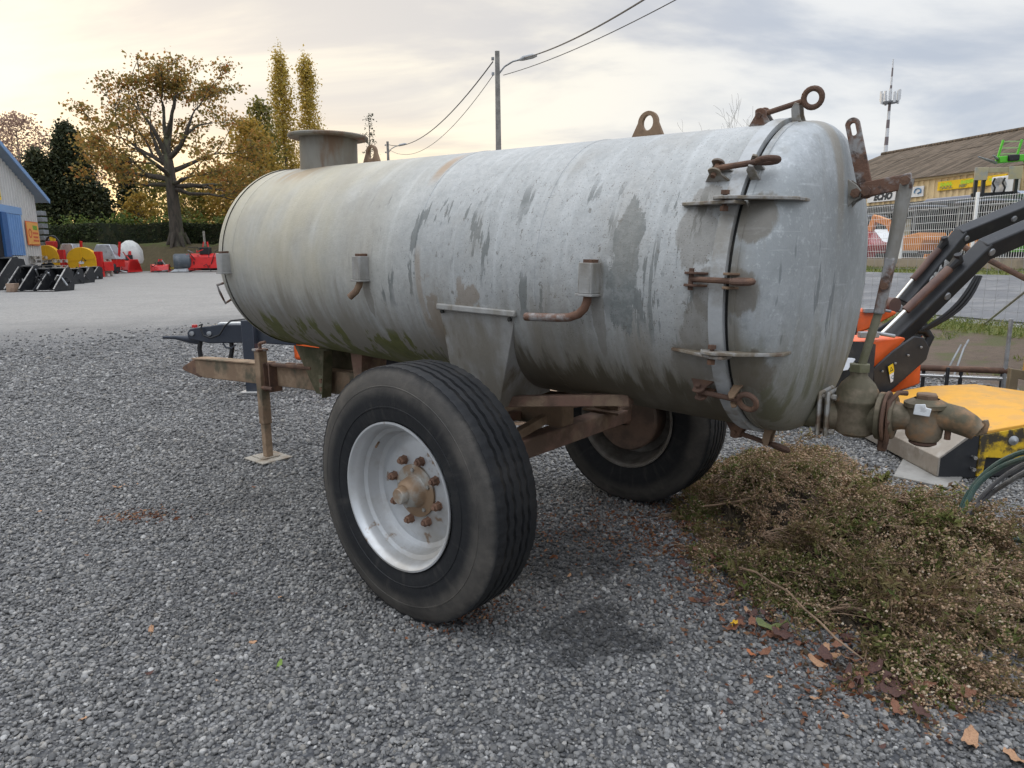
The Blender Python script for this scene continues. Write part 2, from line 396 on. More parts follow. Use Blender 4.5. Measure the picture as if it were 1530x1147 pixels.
for y0, y1, size, dens in ((1.45, 3.0, .0155, 6200), (3.0, 4.6, .0175, 4300), (4.6, 7.0, .022, 2300), (7.0, 10.5, .030, 850), (10.5, 17.0, .042, 260)):
    hw = .80*y1 + .35; n = int(2*hw*(y1-y0)*dens)
    x = rng.uniform(-hw, hw, n); y = rng.uniform(y0, y1, n)
    keep = (np.abs(x) < .80*y+.35) & (NU[0]*x+NU[1]*y < 7.3) & ~((x > 1.25) & (((x-2.1)/.95)**2+((y-3.3)/1.05)**2 < .75))
    keep &= rng.random(n) < np.where(y > 9, 1-sst(y-.45*x, 11.5, 19.0), 1.0)
    x, y = x[keep], y[keep]
    s = size*np.exp(rng.normal(0, .38, len(x))); s = np.minimum(s*.95, size*2.1)
    z = gz(x, y) + s*.10 + rng.uniform(0, .006, len(x))*(rng.random(len(x)) > .5)
    P.append(np.stack([x, y, z], 1)); S.append(s)
P = np.concatenate(P); S = np.concatenate(S); N = len(P)
R_ = np.stack([rng.normal(0, .5, N), rng.normal(0, .5, N), rng.uniform(0, 6.28, N)], 1)
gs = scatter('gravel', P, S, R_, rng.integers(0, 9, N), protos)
tag(gs, 'loose dark grey crushed stones covering the yard', None, kind='stuff')

# ------------------------------------------------------------------ materials of the tanker
def mat_tank():
    m = NT('galvanised_shell'); uv = m.co('UV'); s, a, _ = m.sep(uv)
    U = lambda fx, fy, ox=0., oy=0.: m.map(uv, (fx, fy, 1), (ox, oy, 0))
    col = m.mix(m.ss(m.noise(uv, 2.2, 6, .6), .35, .7), (.345, .35, .34), (.455, .46, .45))
    sp = m.vor(U(55, 38), 1.0, 'F1', 1); q = m.n('ShaderNodeSeparateColor'); m.put(sp, q.inputs[0])
    col = m.mix(m.mul(q.outputs[0], .22), col, (.56, .57, .56))
    fine = m.noise(uv, 120, 4); col = m.mix(m.mul(m.ss(fine, .5, .68), .30), col, (.28, .30, .31))
    mot = m.noise(uv, 26, 6, .7); col = m.mix(m.mul(m.ss(mot, .46, .64), .42), col, (.30, .315, .315)); col = m.mix(m.mul(m.ss(m.noise(uv, 48, 5, .7), .54, .66), .28), col, (.56, .57, .56))
    st = m.noise(U(16, 1.1), 1.0, 7, .6); col = m.mix(m.mul(m.ss(st, .50, .72), .38), col, (.60, .62, .62))
    col = m.mix(m.mul(m.ss(m.noise(U(9, .7, 3, 1), 1.0, 6, .6), .52, .70), .35), col, (.30, .31, .305))
    # beige front end: algae and dust, plus warm sun glow put into the colour
    film_glow = m.mul(m.ss(s, .15, 1.3), m.ss(a, -.36, .02), m.ss(m.noise(U(2.5, 1.6), 1.0, 5), .30, .62, .35, 1.0))
    col = m.mix(m.mul(film_glow, .70), col, (.47, .415, .285))
    # grey-brown dirt on the lower flank, ragged along run-off streaks
    drip = m.noise(U(11, 1.6, 5, 2), 1.0, 7, .62); lowm = m.ss(m.add(a, m.mul(m.sub(drip, .5), .75)), -.02, -.40)
    col = m.mix(m.mul(lowm, .78), col, (.205, .18, .135))
    low2 = m.ss(m.add(a, m.mul(m.sub(m.noise(U(16, 2.0, 8, 3), 1.0, 8, .68), .5), .75)), -.33, -.46)
    col = m.mix(m.mul(low2, m.ss(s, .25, -.35), .85), col, (.085, .070, .042))
    # moss under the front half
    mo = m.noise(m.map(uv, (7, 2.4, 1), (2, 9, 0), (0, 0, .35)), 1.0, 7, .6); mm = m.mul(m.ss(m.add(m.add(m.mul(m.sub(mo, .5), 1.7), m.mul(m.sub(m.noise(U(50, 12), 1.0, 4, .7), .5), .22)), m.mul(a, -.9)), .425, .465), m.ss(a, -.28, -.38), m.ss(s, .0, .30))
    col = m.mix(m.mul(mm, .92), col, m.mix(m.noise(uv, 20, 4), (.050, .066, .012), (.185, .185, .045)))
    # splashes where the bright bloom is washed off: darker bare zinc
    reg = m.mul(m.ss(s, .95, .55), m.ss(a, -.22, -.12), m.ss(a, .44, .30))
    pat = m.noise(U(15, 2.6, 4, 7), 1.0, 7, .62, 0.0); gate = m.ss(m.noise(U(3.0, 3.0, 1, 8), 1.0, 3), .42, .56); pm = m.mul(m.ss(m.add(pat, m.mul(m.sub(m.noise(U(60, 30), 1.0, 3), .5), .06)), .562, .578), reg, gate)
    col = m.mix(m.mul(pm, .86), col, (.165, .175, .168))
    wobx = m.mul(m.sub(m.noise(U(18, 9), 1.0, 7, .7), .5), .15); e1 = m.math('DIVIDE', m.add(m.sub(s, -.765), wobx), .058); e2 = m.math('DIVIDE', m.add(m.sub(a, .06), m.mul(m.sub(m.noise(U(26, 3, 9, 9), 1.0, 6, .7), .5), .32)), .25)
    big = m.ss(m.add(m.mul(e1, e1), m.mul(e2, e2, e2, e2)), .95, .82); col = m.mix(m.mul(big, .90), col, m.mix(m.ss(m.noise(uv, 30, 5, .7), .42, .62), (.165, .178, .172), (.235, .245, .235)))
    stripe = m.noise(U(30, 1.7, 1, 4), 1.0, 5, .6); sm = m.mul(m.ss(stripe, .57, .595), m.ss(m.math('ABSOLUTE', m.sub(s, -.87)), .14, .10), m.ss(m.math('ABSOLUTE', m.sub(a, -.03)), .24, .12))
    col = m.mix(m.mul(sm, .75), col, (.165, .175, .168))
    # pitting, denser towards the rear
    vd = m.vor(U(150, 120), 1.0); vr = m.n('ShaderNodeSeparateColor'); m.put(m.vor(U(150, 120), 1.0, 'F1', 1), vr.inputs[0])
    pit = m.mul(m.ss(m.add(vd, m.mul(m.sub(m.noise(uv, 60, 3), .5), .25)), .30, .16), m.math('GREATER_THAN', m.add(vr.outputs[1], m.mul(m.noise(uv, 2.5, 3), .35)), m.ss(s, -.8, .8, .86, 1.16)), m.ss(a, -.35, -.15))
    col = m.mix(m.mul(pit, .80), col, (.115, .095, .075))
    pn = m.noise(U(34, 20, 5, 5), 1.0, 5, .7); col = m.mix(m.mul(m.ss(pn, .61, .65), m.ss(s, .8, -.1), m.ss(a, -.35, -.12), m.ss(a, .60, .35), .75), col, (.16, .15, .13))
    wth = m.noise(U(3.2, 1.4, 6, 3), 1.0, 7, .62); col = m.mix(m.mul(m.ss(wth, .48, .64), .30), col, (.29, .265, .225))
    # stains below and beside the hinge plates and clamps
    for cs, ca, ws, wa in ((-1.03, .17, .075, .12), (-1.09, -.02, .05, .10), (-1.06, -.16, .07, .12), (-1.02, -.30, .08, .10), (-1.04, .30, .06, .05), (-.66, -.10, .03, .20), (.70, -.12, .03, .14)):
        hn = m.noise(U(22, 9, cs*9, ca*7), 1.0, 5, .65); x1 = m.math('DIVIDE', m.sub(s, cs), ws); x2 = m.math('DIVIDE', m.sub(a, ca), wa); hm = m.ss(m.add(m.add(m.mul(x1, x1), m.mul(x2, x2)), m.mul(m.sub(hn, .5), 2.2)), 1.05, .75)
        col = m.mix(m.mul(hm, .55), col, (.185, .165, .135))
    # rust runs
    r1 = m.mul(m.ss(m.math('ABSOLUTE', m.add(m.sub(s, .385), m.mul(m.sub(m.noise(U(10, 4), 1.0, 3), .5), .05))), .045, .012), m.ss(a, .40, .54), m.ss(a, .78, .60)); col = m.mix(m.mul(r1, .62), col, (.36, .215, .10))
    r2 = m.mul(m.ss(m.noise(U(16, 2.2, 7, 7), 1.0, 5), .44, .60), m.ss(m.math('ABSOLUTE', m.sub(s, 1.72)), .30, .10), m.ss(a, .48, .62)); col = m.mix(m.mul(r2, .5), col, (.36, .23, .11))
    tn = m.noise(U(6, 4.5, 2, 2), 1.0, 6, .6); r3 = m.mul(m.ss(m.add(tn, m.mul(a, -.35)), .545, .60), m.ss(s, .34, .30), m.ss(s, -.22, -.05), m.ss(a, .02, -.06), m.ss(a, -.42, -.26)); col = m.mix(m.mul(r3, .65), col, (.25, .195, .14))
    r4 = m.mul(m.ss(m.math('ABSOLUTE', m.sub(s, m.add(.318, m.mul(a, .06)))), .026, .010), m.ss(a, .14, .04), m.ss(a, -.32, -.1)); col = m.mix(m.mul(r4, .55), col, (.27, .21, .15))
    m.bump(m.add(m.mul(fine, .5), m.mul(mot, .8)), .35, .005)
    return m.done(col, m.add(.50, m.mul(m.noise(uv, 8, 3), .2)), .10, .35)
def mat_door():
    m = NT('galvanised_door'); v = m.co(); x, y, z = m.sep(v)
    col = m.mix(m.ss(m.noise(v, 2.6, 6, .6), .35, .7), (.31, .325, .325), (.43, .445, .45))
    fine = m.noise(v, 130, 4); col = m.mix(m.mul(m.ss(fine, .5, .68), .28), col, (.27, .29, .30))
    mot = m.noise(v, 24, 6, .7); col = m.mix(m.mul(m.ss(mot, .46, .64), .45), col, (.27, .285, .285)); col = m.mix(m.mul(m.ss(m.noise(v, 46, 5, .7), .54, .66), .32), col, (.64, .66, .66))
    scr = m.noise(m.map(v, (3, 3, 60), (0, 0, 0), (.5, 0, 0)), 1.0, 3); col = m.mix(m.mul(m.ss(scr, .62, .72), .3), col, (.62, .64, .65))
    st = m.noise(m.map(v, (14, 14, 1.0)), 1.0, 7, .62)
    col = m.mix(m.mul(m.ss(st, .52, .70), .55), col, (.27, .265, .24))
    pat = m.noise(m.map(v, (13, 13, 2.4), (4, 1, 2)), 1.0, 3); pm = m.mul(m.ss(pat, .615, .635), m.ss(z, 1.12, 1.22), m.ss(z, 1.76, 1.64)); col = m.mix(m.mul(pm, .8), col, (.19, .205, .208))
    # brown run from the top lug
    run = m.mul(m.ss(m.math('ABSOLUTE', m.add(m.sub(y, .10), m.mul(m.sub(m.noise(m.map(v, (6, 6, 3)), 1.0, 4), .5), .09))), .055, .02), m.ss(z, 1.45, 1.75)); col = m.mix(m.mul(run, .6), col, (.27, .225, .16))
    low = m.ss(m.add(z, m.mul(m.sub(m.noise(m.map(v, (9, 9, 1.5), (1, 5, 0)), 1.0, 7, .6), .5), .7)), 1.32, .98); col = m.mix(m.mul(low, .75), col, (.20, .18, .125))
    mo = m.mul(m.ss(m.noise(m.map(v, (10, 10, 2)), 1.0, 7), .50, .60), m.ss(z, 1.30, 1.02)); col = m.mix(m.mul(mo, .65), col, (.115, .112, .055))
    # dirt hanging below the hinge plates and along the lip
    for cz, cx in ((1.60, -1.22), (1.10, -1.22), (1.37, -1.20)):
        hn = m.noise(m.map(v, (16, 16, 5), (cz, 0, 0)), 1.0, 6, .65); x1 = m.math('DIVIDE', m.sub(x, cx), .07); x2 = m.math('DIVIDE', m.sub(z, cz), .085); hm = m.mul(m.ss(m.add(m.add(m.mul(x1, x1), m.mul(x2, x2)), m.mul(m.sub(hn, .5), 2.6)), 1.0, .6), m.ss(y, .2, .35)); col = m.mix(m.mul(hm, .7), col, (.15, .125, .09))
    lip = m.mul(m.ss(x, -1.215, -1.185), m.ss(m.noise(m.map(v, (8, 8, 4)), 1.0, 5), .42, .6)); col = m.mix(m.mul(lip, .6), col, (.17, .15, .115))
    m.bump(m.add(m.mul(fine, .5), m.mul(mot, .8)), .35, .005)
    return m.done(col, m.add(.46, m.mul(m.noise(v, 8, 3), .2)), .16, .38)
def mat_tyre():
    m = NT('tyre_rubber'); v = m.co(); x, y, z = m.sep(v)
    r = m.math('SQRT', m.add(m.mul(x, x), m.mul(z, z)))
    ang = m.math('ARCTAN2', z, x)
    col = m.mix(m.noise(v, 40, 4), (.009, .0095, .011), (.021, .022, .024))
    dust = m.mul(m.ss(r, .40, .46), m.ss(r, .53, .505), m.ss(m.noise(m.comb(m.mul(ang, 2.2), m.mul(r, 16), y), 1.0, 6, .6), .25, .70, .25, .62)); col = m.mix(dust, col, (.115, .104, .090))
    mud = m.noise(v, 5.5, 8, .68); band = m.mul(m.ss(r, .40, .47), m.ss(r, .545, .51))
    k = m.mul(band, m.ss(mud, .44, .66), .9); k = m.add(k, m.mul(m.ss(mud, .52, .75), .22))
    k2 = m.mul(m.ss(m.noise(m.comb(m.mul(ang, 9), m.mul(r, 5), y), 1.0, 5, .6), .52, .70), .22)
    k2 = m.mul(m.add(k2, 0.0), m.ss(r, .535, .515, .35, 1.0)); k = m.mul(k, m.ss(r, .535, .515, .35, 1.0))
    col = m.mix(m.math('MINIMUM', m.add(k, k2), .85), col, m.mix(m.noise(v, 30, 4), (.055, .051, .047), (.125, .112, .096)))
    m.bump(m.noise(v, 90, 4), .25, .004); return m.done(col, m.add(.40, m.mul(mud, .45)), 0, .28)
M_TANK = mat_tank(); M_DOOR = mat_door(); M_TYRE = mat_tyre()
M_GALV = worn('galvanised_bracket', (.34, .335, .32), (.23, .21, .175), 4.5, .42, .64, .6, .2, .35, 90, (.16, .13, .09), 6, .54, .68, stretch=(1, 1, .35), var=.2)
M_GALVD = worn('dirty_galvanised_fitting', (.33, .32, .30), (.20, .165, .12), 14, .40, .58, .65, .15, .4, 100, (.13, .085, .055), 9, .54, .66)
M_RUST = worn('rusted_iron', (.105, .060, .042), (.18, .10, .062), 9, .45, .65, .82, .0, .5, 120, (.07, .045, .035), 6)
M_RUSTP = worn('worn_rusty_bar', (.30, .29, .28), (.16, .085, .055), 11, .40, .55, .7, .1, .5, 110, (.07, .045, .035), 14, .56, .66)
M_BEAM = worn('rusty_drawbar', (.205, .135, .085), (.30, .21, .135), 6, .42, .62, .8, 0, .5, 110, (.10, .085, .055), 4, .5, .66)
M_AXLE = worn('rusty_axle', (.215, .125, .09), (.13, .085, .06), 6, .42, .62, .82, 0, .5, 110, (.27, .19, .125), 4, .52, .66)
M_MOSSY = worn('moss_stained_steel', (.105, .090, .048), (.055, .055, .024), 5, .42, .62, .75, .0, .4, 80, (.17, .14, .09), 7)
M_MANH = worn('manhole_steel', (.185, .165, .13), (.25, .235, .20), 4, .42, .62, .6, .2, .2, 90, (.17, .11, .07), 5, .52, .66, stretch=(1, 1, .3))
M_LUG = worn('rusty_lug', (.235, .155, .095), (.16, .10, .065), 9, .45, .62, .75, .0, .35, 110)
M_VALVE = worn('weathered_valve_bronze', (.205, .165, .115), (.105, .09, .056), 9, .40, .60, .68, .15, .4, 70, (.32, .18, .09), 6, .50, .64, var=.3, bdist=.004)
M_VGREEN = worn('mossy_pipe', (.21, .195, .135), (.14, .135, .075), 7, .42, .62, .65, .15, .3, 90, (.24, .17, .10), 5, .56, .70)
M_RIM = worn('silver_rim', (.56, .57, .575), (.43, .415, .39), 4, .48, .70, .42, .55, .08, 90, (.27, .19, .13), 7, .60, .66, var=.08, spec=.5)
M_DRUM = worn('dusty_drum', (.20, .13, .095), (.13, .095, .075), 8, .42, .62, .85, 0, .4, 90)
M_HUB = worn('hub_grey', (.36, .345, .31), (.27, .18, .11), 9, .38, .56, .5, .2, .2, 90)
M_NUT = worn('rusty_nut', (.23, .13, .085), (.15, .085, .06), 25, .42, .62, .8, 0, .5, 160)
M_DARK = worn('dark_gasket', (.022, .022, .021), (.05, .045, .035), 8, .5, .7, .9, 0, .2)
M_TAG = worn('white_tag', (.75, .76, .75), (.55, .55, .54), 30, .5, .65, .5)

# ------------------------------------------------------------------ slurry tanker
HEAD = .87182; TO = Vector((.18806, 3.44275, 0)); TR, TZC, TILT, SR_, SF = .5796, 1.4206, .03313, -1.1529, 2.0871
tk_root = empty('slurry_tanker', TO, 'weathered galvanised slurry tanker on a single axle, parked on gravel', 'tanker', rotz=HEAD + math.pi/2)
ct, stl = math.cos(TILT), math.sin(TILT)
def tk(s, y, z): return Vector((s*ct - z*stl, y, TZC + s*stl + z*ct))
def tkd(s, y, z): return Vector((s*ct - z*stl, y, s*stl + z*ct))
def cyl(s, ang, r): return tk(s, r*math.cos(ang), r*math.sin(ang))

def shell():
    nu, nv = 61, 128; vs = []; fs = []; uvs = []
    for i in range(nu):
        s = SR_ + (SF-SR_)*i/(nu-1)
        for j in range(nv):
            t = -math.pi + 2*math.pi*j/nv; vs.append(cyl(s, t, TR))
    for i in range(nu-1):
        for j in range(nv):
            j2 = (j+1) % nv; fs.append((i*nv+j, (i+1)*nv+j, (i+1)*nv+j2, i*nv+j2))
            s0, s1 = (SR_+(SF-SR_)*q/(nu-1) for q in (i, i+1)); a0, a1 = ((-math.pi+2*math.pi*q/nv)*TR for q in (j, j+1))
            uvs += [(s0, a0), (s1, a0), (s1, a1), (s0, a1)]
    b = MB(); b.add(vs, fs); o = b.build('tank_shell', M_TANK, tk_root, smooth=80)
    l = o.data.uv_layers.new(name='UVMap'); l.data.foreach_set('uv', np.asarray(uvs, np.float32).ravel()); return o
sh = shell()
def dome(s0, sign, depth, nexp, name, mat, lip, uv=False):
    prof = [(0.0, TR+lip), (.020, TR+lip), (.022, TR)]
    for t in np.linspace(0, math.pi/2, 30): prof.append((.022+depth*math.sin(t)**(2/nexp), TR*math.cos(t)**(2/nexp)))
    b = MB(); b.lathe(prof, tk(s0, 0, 0), tkd(sign, 0, 0), 112); o = b.build(name, mat, tk_root, smooth=50)
    if uv:
        l = o.data.uv_layers.new(name='UVMap'); vv = o.data.vertices
        inv = lambda p: ((p.x*ct + (p.z-TZC)*stl), math.atan2(-p.x*stl+(p.z-TZC)*ct, p.y)*TR)
        l.data.foreach_set('uv', np.asarray([inv(vv[lp.vertex_index].co) for lp in o.data.loops], np.float32).ravel())
    return o
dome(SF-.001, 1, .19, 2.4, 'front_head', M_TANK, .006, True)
door = dome(SR_-.013, -1, .172, 3.0, 'rear_door', M_DOOR, .003)
b = MB(); b.lathe([(0, TR-.03), (0, TR-.006), (.024, TR-.006), (.024, TR-.03)], tk(SR_+.01, 0, 0), tkd(-1, 0, 0), 96); b.build('door_gasket', M_DARK, door, smooth=30)
b = MB(); b.lathe([(-.001, TR-.004), (0, TR+.016), (.050, TR+.016), (.055, TR-.004)], tk(SR_, 0, 0), tkd(1, 0, 0), 112); b.build('door_flange', worn('door_strap_zinc', (.43, .44, .44), (.30, .285, .255), 6, .46, .66, .55, .1, .3, 90, (.19, .155, .11), 5, .56, .70), tk_root, smooth=30)
for s in (.345, 1.97, -.36):      # weld beads round the shell
    b = MB(); b.lathe([(-.006, TR-.001), (-.003, TR+.0022), (.003, TR+.0022), (.006, TR-.001)], tk(s, 0, 0), tkd(1, 0, 0), 112)
    o = b.build('weld_seam', M_TANK, sh, smooth=40); l = o.data.uv_layers.new(name='UVMap'); vv = o.data.vertices
    l.data.foreach_set('uv', np.asarray([(s, math.atan2(vv[lp.vertex_index].co.z-TZC-s*stl, vv[lp.vertex_index].co.y)*TR) for lp in o.data.loops], np.float32).ravel())
b = MB(); b.tube([cyl(SR_-.14+.02*t, math.radians(-58)+t*math.radians(-14)*1.0, TR*(.88+.02*t)) for t in np.linspace(0, 1, 8)], .008, 8); b.build('drip_rail', M_VGREEN, door)

# hinge plates
for zz_, yy in ((.262, .517), (-.235, .530)):
    b = MB(); pl = [(-.955, yy-.06), (-.955, yy+.012), (-1.06, yy+.055), (-1.14, yy+.092), (-1.172, yy+.088), (-1.185, yy+.05), (-1.16, yy-.06)]
    b.prism([tk(s, y, zz_) for s, y in pl], tkd(0, 0, .011)); b.build('hinge_plate', M_GALVD, tk_root, bevel=.002)
    b = MB(); pl = [(-1.085, yy+.055), (-1.10, yy+.09), (-1.14, yy+.105), (-1.22, yy+.06), (-1.325, yy-.045), (-1.325, yy-.16), (-1.19, yy-.16), (-1.175, yy+.03)]
    b.prism([tk(s, y, zz_+.0135) for s, y in pl], tkd(0, 0, .011)); hp = b.build('hinge_plate', M_GALVD, door, bevel=.002)
    b = MB(); b.lathe([(-.022, 0), (-.022, .014), (-.006, .014), (-.006, .008), (.030, .008), (.030, .0145), (.043, .0145), (.043, 0)], tk(-1.128, yy+.062, zz_), tkd(0, 0, 1), 6); b.build('hinge_pin', M_RUST, tk_root, smooth=20)

# swing clamps round the door
def clamp(ang, swing=0.0, roll=0.0):
    er = tkd(0, math.cos(ang), math.sin(ang)); et = tkd(0, -math.sin(ang), math.cos(ang)); es = tkd(-1, 0, 0); o = cyl(SR_+.105, ang, TR)
    L = lambda s, t, r: o + es*s + et*t + er*r
    c = bpy.data.objects.new('door_clamp', None); COL.objects.link(c); c.parent = tk_root; c.empty_display_size = .05
    for t in (-.024, .016):
        pl = [L(-.05, t, -.012), L(-.018, t, .034)] + [L(.0+.024*math.cos(q), t, .038+.022*math.sin(q)) for q in np.linspace(2.4, -.3, 7)] + [L(.05, t, -.012)]
        b = MB(); b.prism(pl, et*.008); b.build('lug', (M_RUST if abs(ang) < .3 or ang < -.5 else M_GALVD) if ang < 1.2 else M_RUSTP, c, bevel=.0015)
    b = MB(); b.tube([L(0, -.036, .036), L(0, -.03, .036), L(0, .03, .036), L(0, .036, .036)], .009, 8); b.build('pin', M_RUST, c)
    b = MB(); r0 = L(.0, 0, .036); r1 = L(.142, 0, .046+swing); b.tube([r0, r1], .0098, 10)
    d = (r1-r0).normalized(); e = (er - d*er.dot(d)).normalized(); f = d.cross(e); e, f = e*math.cos(roll)+f*math.sin(roll), 0
    cc = r1 + d*.036; b.tube([cc + (d*math.cos(q) + e*math.sin(q))*.031 for q in np.linspace(0, 2*math.pi, 21)[:-1]], .0100, 10, closed=True)
    b.build('eye_bolt', M_RUST, c)
    for t in (-.026, .018):
        b = MB(); b.prism([L(.118, t, -.03), L(.112, t, .045), L(.124, t, .066), L(.138, t, .06), L(.142, t, .02), L(.165, t, -.05)], et*.008); b.build('fork', M_LUG if abs(ang) < .3 or ang < -.5 else M_GALVD, c, bevel=.0015)
    return c
for a_, sw, ro in ((79, .02, .0), (38.5, .008, .60), (2, .0, .1), (-38, .0, 1.35), (-80, .012, 1.3), (127, .0, 1.4), (172, 0, 1.2), (218, 0, .7)): clamp(math.radians(a_), sw, ro)

# lifting lugs and manhole
for s0, wd, h, rh, mt in ((-.512, .175, .108, .026, M_LUG), (1.34, .17, .105, .028, M_LUG)):
    out, hol = [], []
    for q in np.linspace(0, 2*math.pi, 33)[:-1]:
        cx, sx = math.cos(q), math.sin(q)
        hol.append(tk(s0+rh*cx, -.010, TR+h-.048+rh*1.2*sx))
        if sx > -.1: out.append(tk(s0+.047*cx, -.010, TR+h-.047+.047*sx))
        else:
            k = max(-1, min(1, cx/.75)); out.append(tk(s0+k*wd/2, -.010, TR-.02))
    b = MB(); b.ring_plate(out, hol, (0, .02, 0)); b.build('lifting_lug', mt, tk_root, bevel=.002)
b = MB(); b.lathe([(-.06, .178), (.178, .178), (.178, .165), (-.05, .165)], tk(1.765, 0, TR-.01), tkd(0, 0, 1), 48); mh = b.build('manhole_neck', M_MANH, tk_root, smooth=30)
b = MB(); b.lathe([(0, .172), (0, .236), (.006, .246), (.016, .248), (.022, .243), (.022, 0)], tk(1.765, 0, TR+.168), tkd(0, 0, 1), 56); b.build('flange', M_MANH, mh, smooth=30)

# sight-glass boxes with their bent drain pipes
def sight_box(s0, a0, pipe):
    er = tkd(0, math.cos(a0), math.sin(a0)); et = tkd(0, -math.sin(a0), math.cos(a0)); es = tkd(1, 0, 0); o = cyl(s0, a0, TR); L = lambda s, t, r: o + es*s + et*t + er*r
    c = bpy.data.objects.new('sight_box', None); COL.objects.link(c); c.parent = tk_root
    b = MB(); h, wd, d = .056, .031, .058
    sec = [(-wd, -.02), (-wd, d-.006), (-wd+.006, d), (wd-.006, d), (wd, d-.006), (wd, -.02), (wd-.007, -.02), (wd-.007, d-.008), (-wd+.007, d-.008), (-wd+.007, -.02)]
    b.prism([L(s, -h, r) for s, r in sec], et*2*h); b.build('channel', M_GALV, c, bevel=.002)
    b = MB(); b.prism([L(-wd-.006, -h-.010, -.02), L(-wd-.006, -h-.010, d+.004), L(wd+.006, -h-.010, d+.004), L(wd+.006, -h-.010, -.02)], et*.009); b.build('foot_plate', M_GALV, c, bevel=.0015)
    b = MB(); b.prism([L(-.018, h-.004, -.02), L(-.018, h-.004, d-.015), L(.018, h-.004, d-.015), L(.018, h-.004, -.02)], et*.016); b.build('cap', M_RUST, c)
    if pipe == 'long': pts = [L(0, -h-.005, .028), L(.002, -.085, .030), L(.012, -.112, .031), L(.035, -.135, .033), L(.075, -.150, .036), L(.13, -.156, .040), L(.28, -.163, .045)]
    elif pipe == 'short': pts = [L(0, -h-.005, .03), L(.006, -.085, .033), L(.02, -.115, .042), L(.05, -.145, .06)]
    else: pts = []
    if pts:
        b = MB(); b.tube(pts, .0165, 12, cap=False); b.tube([pts[-1] + (pts[-2]-pts[-1])*.03, pts[-1] + (pts[-2]-pts[-1])*.3], [.0125, .0125], 12); b.build('drain_pipe', M_RUSTP if pipe == 'long' else M_LUG, c)
sight_box(-.640, math.radians(.6), 'long'); sight_box(.700, math.radians(-.3), 'short'); sight_box(2.035, math.radians(-1.8), None)
b = MB(); b.tube([cyl(2.19, math.radians(-16), .50), cyl(2.19, math.radians(-16), .60), cyl(2.19, math.radians(-21), .60), cyl(2.19, math.radians(-28), .60), cyl(2.19, math.radians(-28), .50)], .008, 8); b.build('grab_handle', M_RUSTP, tk_root)

# side saddles
for sg in (1, -1):
    b = MB(); TLp, TRp, BRp, BLp = (.205, sg*.556, 1.262), (-.242, sg*.556, 1.247), (-.045, sg*.44, .800), (.225, sg*.44, .805)
    b.prism([TLp, TRp, BRp, BLp], (0, -sg*.008, 0)); sd = b.build('side_saddle', M_GALV, tk_root, bevel=.003)
    b = MB(); b.prism([(TRp[0], sg*.553, TRp[2]), (BRp[0], sg*.437, BRp[2]), (BRp[0]-.02, sg*.08, .83), (TRp[0], sg*.2, 1.2)], (.008, 0, 0)); b.build('saddle_side', M_GALV, sd)
    b = MB(); b.prism([(TLp[0], sg*.553, TLp[2]), (BLp[0], sg*.437, BLp[2]), (BLp[0], sg*.08, .83), (TLp[0], sg*.2, 1.2)], (-.008, 0, 0)); b.build('saddle_side', M_GALV, sd)
    b = MB(); b.beam((.212, sg*.562, 1.268), (-.252, sg*.562, 1.253), .02, .028); b.build('saddle_lip', M_GALV, sd, bevel=.006)
    for x, z in ((.185, 1.246), (-.215, 1.229)):
        b = MB(); b.lathe([(0, .010), (.008, .010), (.010, 0)], (x, sg*.556, z), (0, sg, 0), 6); b.build('bolt', M_DARK, sd, smooth=20)

# chassis: drawbar, front stand bracket, axle, braces
def dbz(x): return .735 - .053*(x-2.2)*(1 if x > 2.2 else .6)
b = MB(); xs = [(3.72, .115), (3.60, .150), (2.2, .155), (.2, .16), (-.12, .16)]
poly = [(x, .05, dbz(x)) for x, h in xs] + [(x, .05, dbz(x)-h) for x, h in reversed(xs)]
b.prism(poly, (0, -.10, 0)); db = b.build('drawbar', M_BEAM, tk_root, bevel=.006)
b = MB(); b.beam((3.76, 0, dbz(3.7)+.004), (2.58, 0, dbz(2.58)+.005), .125, .012); b.build('top_plate', M_BEAM, db, bevel=.002)
b = MB(); b.prism([(3.62, .035, dbz(3.7)-.02), (3.78, .035, dbz(3.7)-.005), (4.03, .022, .560), (4.05, .018, .542), (4.02, .02, .528), (3.70, .035, .500), (3.60, .035, .52)], (0, -.07, 0)); b.build('tow_hook', M_RUST, db, bevel=.008)
b = MB(); b.tube([(2.5, .085, dbz(2.5)+.012), (1.95, .085, dbz(1.95)+.01)], .016, 10); b.build('lock_rod', M_RUST, db)
b = MB(); b.tube([(2.5, .035, dbz(2.5)+.018), (1.85, .035, dbz(1.85)+.018)], .011, 8); b.build('lock_rod', M_RUSTP, db)
fb = None
for sg in (1, -1):
    b = MB(); pl = [(2.13, sg*.095, .90), (1.70, sg*.095, .90), (1.745, sg*.095, .585), (1.905, sg*.095, .585)]; b.prism(pl, (0, -sg*.010, 0)); fb = b.build('front_bracket', M_MOSSY, tk_root, bevel=.002)
    b = MB(); b.prism([(1.70, sg*.095, .90), (1.745, sg*.095, .585), (1.745, sg*.165, .585), (1.70, sg*.165, .90)], (-.010, 0, 0)); b.build('bracket_flange', M_MOSSY, fb, bevel=.002)
    b = MB(); b.prism([(1.85, sg*.095, .72), (1.765, sg*.095, .72), (1.77, sg*.095, .60), (1.845, sg*.095, .60)], (0, sg*.012, 0)); b.build('bolt_plate', M_VGREEN, fb, bevel=.003)
    for z in (.685, .63):
        b = MB(); b.lathe([(0, .017), (.016, .017), (.018, 0)], (1.808, sg*.107, z), (0, sg, 0), 6); b.build('bolt', M_RUST, fb, smooth=20)
b = MB(); b.prism([(1.50, .10, .91), (1.38, .10, .91), (1.40, .10, .72), (1.47, .10, .72)], (0, -.2, 0)); b.build('cross_plate', M_AXLE, tk_root, bevel=.003)
